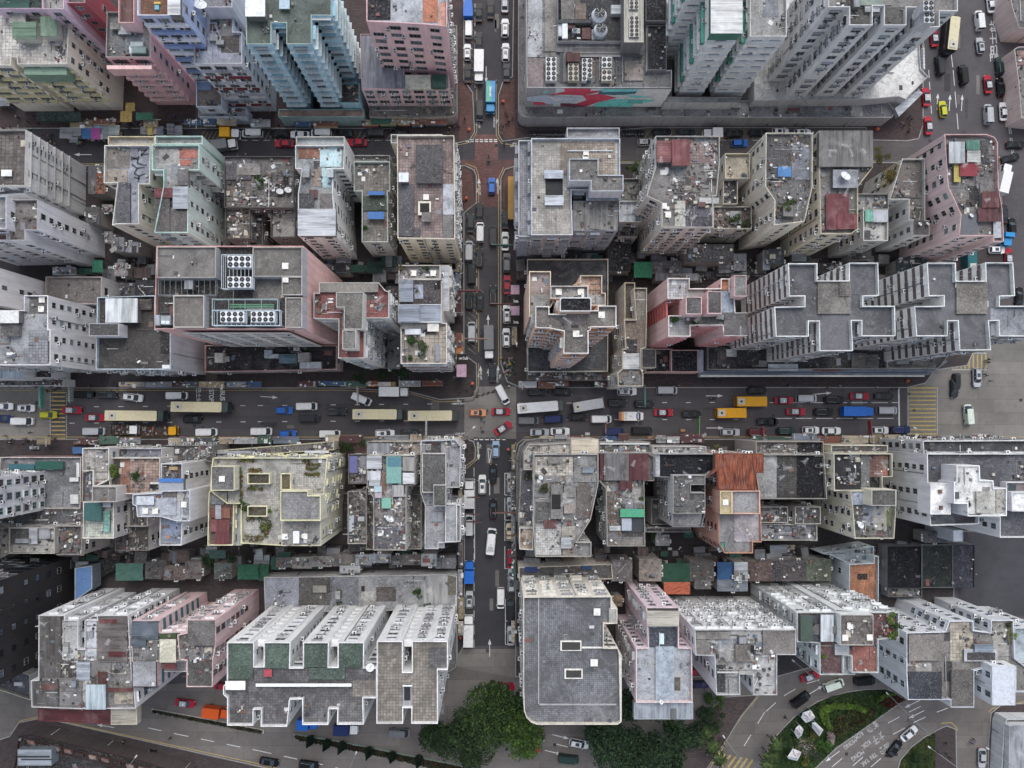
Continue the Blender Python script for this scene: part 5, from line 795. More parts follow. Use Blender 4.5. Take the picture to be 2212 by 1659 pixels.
slab('pavement', [(1113, 975), (1117, 958), (1130, 948), (2500, 948), (2500, 1148), (2065, 1148), (2060, 1335), (2500, 1340), (2500, 1420), (1960, 1425), (1760, 1440), (1680, 1462), (1113, 1462)], -.01, .14, 'b#403b3b')
slab('pavement', [(-250, 1700), (-250, 1680), (20, 1590), (40, 1560), (80, 1552), (120, 1556), (253, 1586), (560, 1655), (900, 1740), (900, 2000), (-250, 2000)], -.01, .14, 'b#4a3f3f')
slab('pavement', [(1500, 1562), (1565, 1505), (1640, 1500), (1600, 1550), (1570, 1600), (1525, 1665), (1500, 1720), (1420, 1720), (1400, 1640)], -.01, .14, 'b#554745')
slab('pavement', [(2020, 1578), (2045, 1567), (2066, 1575), (2068, 1680), (2070, 1750), (1925, 1750), (2012, 1600)], -.01, .14, 'b#4a3f3f'); slab('pavement', [(2135, 1600), (2140, 1540), (2165, 1520), (2400, 1515), (2400, 1900), (2130, 1900)], -.01, .14, 'b#4a3f3f')
def lines(name, segs, w, k='p#c6c6c3', z=.012, dash=None):
    m = MB()
    for q in segs:
        pts = [W(*p, z) for p in q]
        for a, b in zip(pts, pts[1:]):
            L = (b-a).length; d = (b-a)/max(L, 1e-6); nrm = Vector((-d.y, d.x, 0))*(w/2); s = 0
            st = [(0, L)] if not dash else [(u, min(L, u+dash[0])) for u in [i*(dash[0]+dash[1]) for i in range(int(L/(dash[0]+dash[1]))+1)]]
            for u, v in st:
                p, q2 = a+d*u, a+d*v; m.poly([p-nrm, q2-nrm, q2+nrm, p+nrm], k)
    o = m.build(name); o['kind'] = 'structure'; return o
def TL(t, *pp): return [OV(t, *p) for p in pp]
Yk = 'p#a98f3c'
lines('lane_markings', [[(150, 879), (557, 876), (1000, 872)], [(1120, 871), (1600, 869)], [(150, 914), (557, 911), (1000, 908)], [(1120, 907), (1600, 906)]], .16, dash=(1.2, 4.6))
lines('lane_markings', [TL(23, (30, 133), (1135, 133)), TL(23, (80, 268), (1140, 268))], .16, dash=(4, 1))
lines('stop_line', [TL(23, (1138, 0), (1143, 335))], .35); lines('stop_line', [TL(21, (1850, 437), (2130, 437)), TL(21, (1850, 450), (2130, 450))], .22, dash=(.9, .45)); lines('stop_line', [TL(1, (1780, 1197), (2060, 1197)), TL(1, (1780, 1213), (2060, 1213))], .25, dash=(.8, .35)); lines('stop_line', [TL(21, (1865, 92), (2170, 0)), TL(21, (1870, 78), (2160, -10))], .22, dash=(.9, .4))
lines('stop_line', [TL(33, (105, 855), (275, 740)), TL(33, (105, 870), (285, 752))], .25, dash=(.8, .4))
lines('kerb_lines', [[(-200, 843), (740, 843), (885, 850), (950, 868), (1022, 866), (1034, 845), (1034, 785)], [(1034, 760), (1034, 445)], [(-200, 944), (1012, 944)], [(1132, 944), (2400, 944)], [(1077, 790), (1077, 385), (1088, 361)], [(1005, 353), (1028, 362), (1034, 380), (1034, 438)], [(-100, 354), (960, 354)], [(1130, 350), (1900, 348)], [(1030, 175), (1030, 285), (1018, 307), (985, 314)], [(1072, 172), (1072, 292), (1084, 310), (1110, 313)], [(1031, 955), (1031, 992), (1008, 1012)], [(1109, 975), (1114, 955)]], .14, Yk)
lines('kerb_lines', [TL(30, (100, 1390), (180, 1270), (330, 1232), (520, 1268), (1000, 1378), (2212, 1640), (3200, 1880)), TL(30, (90, 1375), (170, 1255), (330, 1220), (520, 1256), (1000, 1362), (2212, 1622), (3200, 1862)), TL(32, (2078, 1050), (1960, 1180), (1830, 1370), (1745, 1540), (1640, 1690)), TL(33, (1910, 1180), (1940, 1150), (2212, 1090)), TL(33, (1500, 1275), (1590, 1270), (1640, 1320), (1640, 1340)), TL(33, (420, 1659), (600, 1490), (830, 1330), (1180, 1080))], .2, Yk)
def zebra(t, xs, ys, horiz, n, k=Yk):
    m = MB()
    for i in range(n):
        if horiz:
            y = ys[0]+(ys[1]-ys[0])*i/(n-1); r_ = [(xs[0], y-7), (xs[1], y-7), (xs[1], y+5), (xs[0], y+5)]
        else:
            x = xs[0]+(xs[1]-xs[0])*i/(n-1); r_ = [(x-6, ys[0]), (x+6, ys[0]), (x+6, ys[1]), (x-6, ys[1])]
        m.poly([TW(t, a, b, .014) for a, b in r_], k)
    for i in range(24):
        f = i/23
        for e in (0, 1):
            p = (xs[0]-10+e*(xs[1]-xs[0]+20), ys[0]+f*(ys[1]-ys[0])) if horiz else (xs[0]+f*(xs[1]-xs[0]), ys[0]-10+e*(ys[1]-ys[0]+20))
            c = TW(t, *p, .014); m.poly([(c.x-.09, c.y-.09, .014), (c.x+.09, c.y-.09, .014), (c.x+.09, c.y+.09, .014), (c.x-.09, c.y+.09, .014)], 'p#cfcfcc')
    o = m.build('pedestrian_crossing'); o['kind'] = 'structure'
zebra(20, (440, 560), (48, 444), True, 12); zebra(23, (1228, 1460), (8, 402), True, 12); zebra(13, (1600, 1885), (1378, 1500), False, 9)
m = MB()
for i in range(7):
    p = Vector(OV(32, 1665+i*48, 1660-40+i*10)); q = p+Vector((17, -24)); m.poly([W(p.x, p.y, .014), W(p.x+4, p.y+2, .014), W(q.x+4, q.y+2, .014), W(q.x, q.y, .014)], Yk)
structure(m.build('pedestrian_crossing'))
lines('bay_hatching', [[(1008+2, y), (1028, y+14)] for y in list(range(465, 760, 13))], .09, 'p#9a8a55')
lines('bay_hatching', [[(1003, y), (1024, y+16)] for y in range(-20, 170, 14)], .09, 'p#9a8a55')
lines('bay_hatching', [[(x, 304), (x+11, 284)] for x in list(range(430, 480, 9))+list(range(560, 900, 11))+list(range(1390, 1880, 13))], .09, 'p#9a8a55')
lines('bay_lines', [[(400, 303), (900, 303)], [(1390, 303), (1880, 303)]], .13, 'p#b5b3ab', dash=(1.5, 1.2)); lines('bay_lines', [[(1026, -50), (1026, 190)], [(1030, 450), (1030, 750)], [(1024, 1010), (1024, 1400)]], .15, 'p#b5b3ab', dash=(2.2, 1.2))
lines('bay_lines', [TL(21, (2115, 738), (2115, 925), (2195, 925)), TL(21, (2115, 738), (2195, 738)), TL(21, (2115, 950), (2115, 1140), (2195, 1140)), TL(21, (2115, 1150), (2115, 1320)), TL(21, (2115, 1365), (2115, 1555), (2195, 1555)), TL(31, (2120, 210), (2120, 400), (2200, 400)), TL(31, (2120, 405), (2120, 600), (2200, 600)), TL(21, (1770, 788), (1857, 788), (1857, 1480)), TL(21, (1970, 525), (1982, 655), (2002, 540), (1970, 525))], .14)
lines('lane_markings', [TL(3, (1585, 440), (1605, 600), (1650, 1130)), TL(3, (1690, 560), (1690, 640))], .16, dash=(4, 1.5)); lines('lane_markings', [TL(3, (1925, 460), (1925, 560)), TL(3, (2080, 1080), (2110, 1320)), TL(3, (2095, 1080), (2125, 1320)), TL(3, (1395, 600), (1420, 980))], .15, dash=(2, 1))
lines('lane_markings', [TL(30, (1270, 1315), (1500, 1365), (2212, 1510), (2900, 1660)), TL(33, (155, 1040), (280, 965)), TL(33, (0, 1175), (105, 1080)), TL(33, (350, 935), (500, 890)), TL(32, (2130, 1180), (1900, 1560)), TL(33, (1225, 1180), (1350, 1120)), TL(33, (1045, 1275), (1165, 1210)), TL(33, (1265, 1270), (1395, 1210)), TL(33, (1090, 1370), (1210, 1305)), TL(33, (565, 1650), (680, 1555)), TL(33, (745, 1640), (855, 1545)), TL(33, (900, 1650), (1050, 1520)), TL(33, (1465, 1180), (1560, 1145)), TL(32, (140, 1410), (245, 1430)), TL(32, (330, 1450), (465, 1485))], .17, dash=(3.2, 3))
m = MB()                                                     # darker and paler repair patches on the roads
pr = random.Random(11)
for i in range(46):
    u, v = (pr.uniform(0, 2212), pr.uniform(850, 925)) if i < 28 else (pr.uniform(1040, 1070), pr.uniform(0, 1400)) if i < 38 else (pr.uniform(2010, 2160), pr.uniform(30, 330))
    a, b = pr.uniform(8, 45), pr.uniform(6, 20)
    if i >= 28: a, b = b*.7, a
    m.poly([W(u, v, .008), W(u, v+b, .008), W(u+a, v+b, .008), W(u+a, v, .008)], pr.choice(['a#454447', 'a#3d3c40', 'a#6b6967', 'a#625f5e']))
structure(m.build('road_patches'))
m = MB()
for i in range(70):
    u, v = (pr.uniform(0, 2212), pr.uniform(850, 940)) if i < 30 else (pr.uniform(1040, 1075), pr.uniform(0, 1440)) if i < 45 else (pr.uniform(0, 2200), pr.uniform(1590, 1659)) if i < 60 else (pr.uniform(2000, 2200), pr.uniform(20, 330))
    c = W(u, v); m.box((c.x, c.y, .009), (.75, .75, .004), 'p#2f2e30')
structure(m.build('manhole_covers'))
TXT = []
def rtext(s, t, x, y, rot, size, k='p#c3c3bf', z=.016, name='road_lettering', sx=1, par=None):
    cu = bpy.data.curves.new(name, 'FONT'); cu.body = s; cu.size = size; cu.offset = size*.022; cu.align_x = 'CENTER'; cu.align_y = 'CENTER'
    f = bpy.data.objects.new(name, cu); COL.objects.link(f); o = bpy.data.objects.new(name, bpy.data.meshes.new(name)); COL.objects.link(o)
    if par is None: o.location = TW(t, x, y, z); o.rotation_euler = (0, 0, R(rot)); o['kind'] = 'structure'
    TXT.append((f, o, k, sx)); return o
def finish_text():                # letters become plain meshes
    dg = bpy.context.evaluated_depsgraph_get()
    for f, o, k, sx in TXT:
        me = bpy.data.meshes.new_from_object(f.evaluated_get(dg)); me.materials.clear(); me.materials.append(M(k)); me.name = o.name
        me.transform(Matrix.Diagonal((sx, 1, 1, 1))); o.data = me
    for f, o, k, sx in TXT: bpy.data.objects.remove(f)
rtext('BUS', 20, 1905, 72, -90, 1.6, sx=.9); rtext('STOP', 20, 1810, 72, -90, 1.6, sx=.75); rtext('巴士站', 20, 1698, 72, -90, 1.3)
for t, x, y, r_, s1, s2 in ((21, 1725, 140, 180, 'LOOK RIGHT', '望右'), (21, 1730, 400, 0, 'LOOK LEFT', '望左'), (21, 1885, 510, 90, 'LOOK LEFT', '望左'), (11, 1910, 1555, -90, 'LOOK LEFT', '望左'), (11, 2052, 1570, 90, 'LOOK RIGHT', '望右'), (1, 1665, 1250, 180, 'LOOK LEFT', '望左'), (1, 2200, 1250, 180, 'LOOK LEFT', '望左'), (1, 1900, 1630, -90, 'LOOK LEFT', '望左'), (1, 2055, 1610, 90, 'LOOK RIGHT', '望右'), (1, 2025, 1045, 90, 'LOOK RIGHT', '望右'), (1, 1895, 1058, -90, 'LOOK LEFT', '望左'), (3, 1125, 1195, 180, 'LOOK LEFT', '望左')):
    rtext(s1, t, x, y, r_, .58, sx=.8); a = R(r_); rtext(s2, t, x+24*math.sin(a), y+24*math.cos(a), r_, .62)
rtext('巴士站', 3, 1955, 330, 90, 1.9, sx=1.6); rtext('BUS', 3, 1955, 480, 180, 1.3)
for s, x, y in (('KOK', 795, 1380), ('MONG', 720, 1450), ('旺角', 905, 1300), ('KOK', 860, 1455), ('MONG', 785, 1550), ('太子', 960, 1400), ('TIN', 920, 1555), ('YAK', 850, 1610), ('油尖', 1020, 1490)): rtext(s, 33, x, y, -145, 1.5 if s.isascii() else 2.1, k='p#a3a29f', sx=.75)
def arrow(t, x, y, rot, L=4.2):
    m = MB(); a = R(rot); c, s = math.cos(a), math.sin(a); o = TW(t, x, y, .016)
    f = lambda u, v: (o.x+u*c-v*s, o.y+u*s+v*c, .016)
    m.poly([f(-L/2, -.09), f(L/2-1.2, -.09), f(L/2-1.2, .09), f(-L/2, .09)], 'p#c3c3bf'); m.poly([f(L/2-1.3, -.4), f(L/2, 0), f(L/2-1.3, .4)], 'p#c3c3bf'); structure(m.build('lane_arrow'))
for q in ((21, 95, 85, -4), (0, 710, 1325, 180), (3, 1470, 870, 85), (3, 1575, 880, 85), (3, 1680, 880, 85), (31, 1985, 1130-500, 90), (1, 1955, 640, -90), (11, 1972, 1110, 90), (11, 1975, 1530, 90), (32, 380, 1390, -14), (32, 320, 1525, -14), (33, 430, 990, 30), (33, 570, 1560, 215), (33, 1290, 1200, 205), (33, 1255, 1110, 205), (30, 905, 1300, 170), (22, 1700, 75, 0), (22, 1705, 350, 0), (23, 490, 55, 5), (21, 1985, 850, 90), (1, 1893, 1560, 90), (1, 2050, 1560, 90), (11, 1907, 1510, 90), (11, 2057, 1505, 90), (21, 1890, 550, -90)): arrow(*q, L=2 if q[0] in (1, 11) and q[2] > 1490 else 4.2)
# ---------------------------------------------------------------- vehicles
VM = {}
PAINT = {'black': '0b0c0e', 'dark grey': '26292d', 'grey': '6d7074', 'silver': 'a9adb2', 'white': 'd9dbdc', 'red': 'a3152f', 'blue': '1f62b8', 'navy': '1c2c5c', 'yellow': 'd29a12', 'lime': 'b3b32a', 'orange': 'c8541f', 'peach': 'c98a63', 'cream': 'c6bfa0', 'dark green': '223a36', 'teal': '1f5f66', 'light blue': '8fa6bd', 'purple': '2f2550', 'maroon': '5d1a22', 'pale green': 'c9d6cb', 'cyan': '2f86bd'}
GL = 'g#2a3238'  # vehicle glass: sky reflection put into the base colour as a lighter tone
def rr(x0, x1, w, r, r2=None):       # plan with rounded ends
    r2 = r2 or r; o = []
    for cx, sx, q in ((x1, 1, r), (x0, -1, r2)):
        pts = [(cx-sx*q, -w/2*1.0), (cx-sx*q*.3, -w/2+q*.25), (cx, -w/2+q*.75), (cx, w/2-q*.75), (cx-sx*q*.3, w/2-q*.25), (cx-sx*q, w/2)]
        o += pts if sx > 0 else pts[::-1]
    return o
def sc2(p, kx, ky, dx=0): return [(x*kx+dx, y*ky) for x, y in p]
def vmesh(kind, col, L):
    """list of (part name, mesh, [(x, y, z, rz)...]); vehicle faces +x, origin on the road"""
    key = (kind, col, round(L, 1))
    if key in VM: return VM[key]
    pk = 'c#'+PAINT[col]; out = []; one = [(0, 0, 0, 0)]
    wheel = MB(); wheel.tube((0, -.11, .32), (0, .11, .32), .32, 'p#17171a', 10); wheel.tube((0, -.12, .32), (0, .12, .32), .18, 'p#8b8d90', 8); wm = wheel.mesh('wheel')
    lampf = MB(); lampf.box((0, 0, 0), (.14, .34, .16), 'p#dfe4e6'); lampr = MB(); lampr.box((0, 0, 0), (.1, .3, .2), 'p#c01820'); mir = MB(); mir.box((0, 0, 0), (.14, .24, .16), pk if kind not in ('bus', 'truck') else 'p#1b1b1d')
    def fin(w, wb, zl, xf, xr, xm, zm):
        out.append(('wheel', wm, [(x, y, 0, 0) for x in wb for y in (-w/2+.08, w/2-.08)]))
        out.append(('headlight', lampf.mesh('headlight'), [(xf, y, zl, 0) for y in (-w/2+.32, w/2-.32)])); out.append(('tail_light', lampr.mesh('tail_light'), [(xr, y, zl+.05, 0) for y in (-w/2+.24, w/2-.24)]))
        out.append(('wing_mirror', mir.mesh('wing_mirror'), [(xm, y, zm, 0) for y in (-w/2-.1, w/2+.1)]))
    h = L/2
    if kind in ('sedan', 'taxi', 'hatchback', 'suv', 'estate'):
        w = 1.82 if kind == 'suv' else 1.74; zb = .95 if kind == 'suv' else .84; zt = 1.72 if kind == 'suv' else 1.43
        b = MB(); base = rr(-h, h, w, .5, .4); b.prism(sc2(base, .97, .93), .22, .5, 'p#222226', top=False); b.prism(sc2(base, .985, .96), .5, zb, pk, p2b=base)
        b0, b1, t0, t1 = {'sedan': (-.38, .24, -.24, .08), 'taxi': (-.37, .24, -.25, .08), 'hatchback': (-.47, .24, -.4, .08), 'suv': (-.47, .26, -.42, .1), 'estate': (-.48, .25, -.43, .1)}[kind]
        tw_ = w*.7; g = MB(); bot = [(b0*L, -w*.44), (b1*L, -w*.44), (b1*L+.12, 0), (b1*L, w*.44), (b0*L, w*.44)]; top = [(t0*L, -tw_/2), (t1*L, -tw_/2), (t1*L+.08, 0), (t1*L, tw_/2), (t0*L, tw_/2)]
        g.prism(top, zb, zt, GL, p2b=bot); out.append(('window_glass', g.mesh('window_glass'), one))
        rk = 'c#'+PAINT['silver'] if kind == 'taxi' else pk
        b.prism(sc2(top, .96, .97), zt, zt+.05, rk)
        for s in (-1, 1): b.tube((b1*L, s*w*.42, zb), (t1*L, s*tw_/2, zt), .045, pk, 5); b.tube((b0*L, s*w*.42, zb), (t0*L, s*tw_/2, zt), .05, pk, 5); b.tube((.02*L-.2, s*w*.43, zb), (.02*L-.25, s*tw_/2, zt), .05, pk, 5)
        b.poly([(b1*L+.3, -.02, zb+.005), (h-.35, -.02, zb+.005), (h-.35, .02, zb+.005), (b1*L+.3, .02, zb+.005)], 'p#2a2a2d') if kind == 'x' else None
        if kind in ('suv', 'estate'):
            for s in (-1, 1): b.box((-.16*L, s*tw_*.47, zt+.05), (.42*L, .05, .06), 'p#8b8d90')
        out.insert(0, ('body', b.mesh('body'), one)); fin(w, (-.3*L, .31*L), .55, h-.1, -h+.06, .22*L, zb)
        if kind in ('suv', 'estate', 'hatchback') and col in ('white', 'silver', 'peach', 'grey'):
            m = MB(); m.box((0, 0, 0), (.9, .8, .02), GL); out.append(('sunroof', m.mesh('sunroof'), [(-.1*L, 0, zt+.045, 0)]))
        if kind == 'taxi':
            m = MB(); m.box((0, 0, 0), (.2, .5, .16), 'p#e0e0d8'); out.append(('roof_sign', m.mesh('roof_sign'), [(-.04*L, 0, zt+.05, 0)]))
    elif kind in ('van', 'minibus'):
        w, zt = (1.74, 2.0) if kind == 'van' else (2.05, 2.65); b = MB(); base = rr(-h, h, w, .4, .15); b.prism(base, .25, 1.05, pk)
        g = MB(); top = [(-h+.15, -w*.42), (h-1.15, -w*.42), (h-1.05, 0), (h-1.15, w*.42), (-h+.15, w*.42)]; bot = [(-h+.05, -w*.48), (h-.45, -w*.45), (h-.3, 0), (h-.45, w*.45), (-h+.05, w*.48)]
        g.prism(top, 1.05, zt-.12, GL, p2b=bot); out.append(('window_glass', g.mesh('window_glass'), one)); b.prism(top, zt-.12, zt, pk)
        for s in (-1, 1):
            b.box((-.2*L, s*w*.465, 1.0), (.5*L, .06, zt-1.15), pk)
            for q in (-.3, -.1, .1): b.box((-.12*L+.0, s*.22*w+q*.3, zt), (.62*L, .05, .03), pk)
        out.insert(0, ('body', b.mesh('body'), one)); fin(w, (-.3*L, .3*L), .65, h-.08, -h+.02, h-.9, 1.2)
        if kind == 'minibus':
            m = MB(); m.box((0, 0, 0), (1.1, 1.2, .18), 'c#'+PAINT['silver']); out.append(('roof_vent', m.mesh('roof_vent'), [(-.25*L, 0, zt, 0)]))
    elif kind in ('bus', 'coach', 'school bus'):
        dd = kind == 'bus'; w, zt = (2.5, 4.3) if dd else (2.35, 3.1); b = MB(); base = rr(-h, h, w, .35, .25); sk = 'p#2b2426' if dd else pk
        b.prism(sc2(base, .99, .98), .3, zt*.45, sk); b.prism(base, zt*.45, zt-.1, sk if dd else pk); b.prism(sc2(base, .88 if dd else .97, .95, -.05*L if dd else 0), zt-.1, zt, pk); out.append(('body', b.mesh('body'), one))
        for i in range(5): m = MB()
        g = MB(); g.box((0, 0, zt*.55 if dd else 1.4), (L*.9, w+.04, .8), GL); g.box((h-.12, 0, 1.0), (.3, w*.9, zt-1.3), GL); g.box((-h+.05, 0, 1.8), (.14, w*.8, 1.0), GL); out.append(('window_glass', g.mesh('window_glass'), one))
        if dd:
            m = MB(); m.prism(rr(h-.1-L*.085, h-.02, w*.96, .3, .05), zt-.1, zt-.03, 'g#1a2624'); out.append(('front_screen', m.mesh('front_screen'), one))
        m = MB(); m.box((0, 0, 0), (1.7, 1.5, .2), 'c#b5b3aa'); m.box((0, 0, .2), (.5, .5, .04), 'p#2a2a2c'); out.append(('air_conditioner', m.mesh('air_conditioner'), [(-.36*L, 0, zt, 0)]))
        m = MB()
        for i in range(6): m.box((-h+.1*L+i*.145*L, 0, zt), (.05, w*.86, .03), pk)
        out.append(('roof_ribs', m.mesh('roof_ribs'), one)); m = MB(); m.box((0, 0, 0), (.5, .4, .08), pk); out.append(('roof_hatch', m.mesh('roof_hatch'), [(-.2*L, .2, zt, 0), (.15*L, -.2, zt, 0)]))
        fin(w, (-.28*L, .33*L), .8, h-.04, -h+.02, h+.1, 2.2)
    elif kind in ('truck', 'open truck', 'billboard truck'):
        w = 2.25; cl = 1.75; b = MB(); cab = [(x+h-cl, y) for x, y in rr(0, cl, w*.92, .3, .1)]; ck = pk if kind == 'open truck' else 'c#'+PAINT['white'] if col not in ('blue', 'cyan', 'orange', 'teal') else pk
        b.prism(cab, .45, 1.35, ck); b.prism([(x*1, y*.92) for x, y in cab], 2.2, 2.35, ck); out.append(('cab', b.mesh('cab'), one))
        g = MB(); g.prism([(min(x, h-.5), y*.9) for x, y in cab], 1.35, 2.2, GL, p2b=[(x-.03, y*.97) for x, y in cab]); out.append(('window_glass', g.mesh('window_glass'), one))
        c = MB(); x0, x1 = -h, h-cl-.25; cxm, ln = (x0+x1)/2, x1-x0; b = MB(); b.box((-.1, 0, .45), (L-.6, .9, .3), 'p#222225'); out.append(('chassis', b.mesh('chassis'), one))
        if kind == 'open truck':
            c.box((cxm, 0, .8), (ln, w, .12), 'p#4a3423')
            for s in (-1, 1): c.box((cxm, s*w/2, .8), (ln, .08, .75), 'r#5d4630')
            c.box((x0, 0, .8), (.08, w, .75), 'r#5d4630'); r_ = random.Random(4)
            junk(c, [(x0+.2, -w/2+.2), (x1-.2, -w/2+.2), (x1-.2, w/2-.2), (x0+.2, w/2-.2)], .92, 26, r_, pal=['p#3d2a1a', 'p#6b4a2a', 'p#8a8a88', 'p#5a2020', 'p#3a3a40'])
            out.append(('cargo_bed', c.mesh('cargo_bed'), one))
        else:
            c.box((cxm, 0, .75), (ln, w, 2.35), pk); c.box((cxm, 0, 3.1), (ln+.04, w+.04, .04), pk)
            for i in range(1, int(ln/1.1)): c.box((x0+i*1.1, 0, 3.14), (.05, w, .02), pk)
            out.append(('cargo_box', c.mesh('cargo_box'), one))
            if kind == 'billboard truck':
                m = MB(); m.poly([(x0+.1, -w/2+.1, 0), (x1-.1, -w/2+.1, 0), (x1-.1, .2, 0), (x0+.1, -.1, 0)], 'p#4fb08a'); m.poly([(x0+.1, -.1, 0), (x1-.1, .2, 0), (x1-.1, w/2-.1, 0), (x0+.1, w/2-.1, 0)], 'p#3f8fc8'); out.append(('roof_advert', m.mesh('roof_advert'), [(0, 0, 3.17, 0)]))
        fin(w, (-.3*L, h-cl*.6), .7, h-.02, -h+.03, h-.5, 1.5)
    elif kind == 'ambulance':
        w = 2.1; b = MB(); b.prism([(x+h-1.9, y) for x, y in rr(0, 1.9, 1.9, .4, .1)], .3, 1.2, pk); b.box((-.85, 0, .4), (L-1.8, w, 2.2), pk); b.box((-h+.3, 0, 2.6), (.55, w, .05), 'p#c8641f'); b.box((-h+.85, 0, 2.6), (.4, w, .04), 'p#d6a03a'); b.prism([(h-2.3, -.7), (h-1.3, -.65), (h-1.3, .65), (h-2.3, .7)], 1.9, 2.0, pk)
        out.append(('body', b.mesh('body'), one)); g = MB(); g.prism([(h-2.2, -.7), (h-1.3, -.65), (h-1.3, .65), (h-2.2, .7)], 1.2, 1.9, GL, p2b=[(h-2.2, -.9), (h-.7, -.85), (h-.7, .85), (h-2.2, .9)]); out.append(('window_glass', g.mesh('window_glass'), one))
        m = MB(); m.box((0, 0, 0), (.3, 1.3, .2), 'p#2b56b0'); m.box((0, -.5, .01), (.32, .3, .21), 'p#c02028'); out.append(('light_bar', m.mesh('light_bar'), [(.2*L, 0, 2.6, 0)])); m = MB(); m.cyl((0, 0, 0), .22, .2, 'p#b9bbbd'); out.append(('roof_vent', m.mesh('roof_vent'), [(-.05*L, 0, 2.6, 0)]))
        fin(w, (-.28*L, .3*L), .6, h-.1, -h+.02, h-1.2, 1.3)
    VM[key] = out; return out
def vehicle(kind, col, t, x, y, rot, L):
    p = TW(t, x, y, {'bus': 4.3, 'truck': 2.5, 'coach': 3, 'school bus': 3, 'minibus': 2.4}.get(kind, 1.2)); p.z = .012
    nm = {'taxi': 'taxi', 'bus': 'double_decker_bus', 'coach': 'coach', 'school bus': 'school_bus', 'truck': 'box_truck', 'open truck': 'open_truck', 'billboard truck': 'advert_truck', 'van': 'van', 'minibus': 'minibus', 'ambulance': 'ambulance'}.get(kind, 'car')
    r_ = empty(nm, p, R(rot)+rnd.uniform(-.012, .012))
    for n, me, locs in vmesh(kind, col, L):
        for q in locs: link(n, me, r_, q[:3], q[3])
    if L > 8 and 0: pass
    VEH.append((r_, kind, col, OV(t, x, y))); return r_
VEH = []
LEN = dict(sedan=4.6, taxi=4.6, hatchback=4.1, suv=4.7, estate=4.7, van=4.9, minibus=5.6, bus=12, coach=7.3, truck=6.6, ambulance=6.1)
KD = dict(s='sedan', t='taxi', h='hatchback', u='suv', e='estate', v='van', m='minibus', b='bus', c='coach', y='school bus', k='truck', o='open truck', a='ambulance', p='billboard truck')
CD = dict(K='black', D='dark grey', G='grey', S='silver', W='white', R='red', B='blue', N='navy', Y='yellow', L='lime', O='orange', P='peach', C='cream', E='dark green', T='teal', U='light blue', V='purple', M='maroon', Q='pale green', A='cyan')
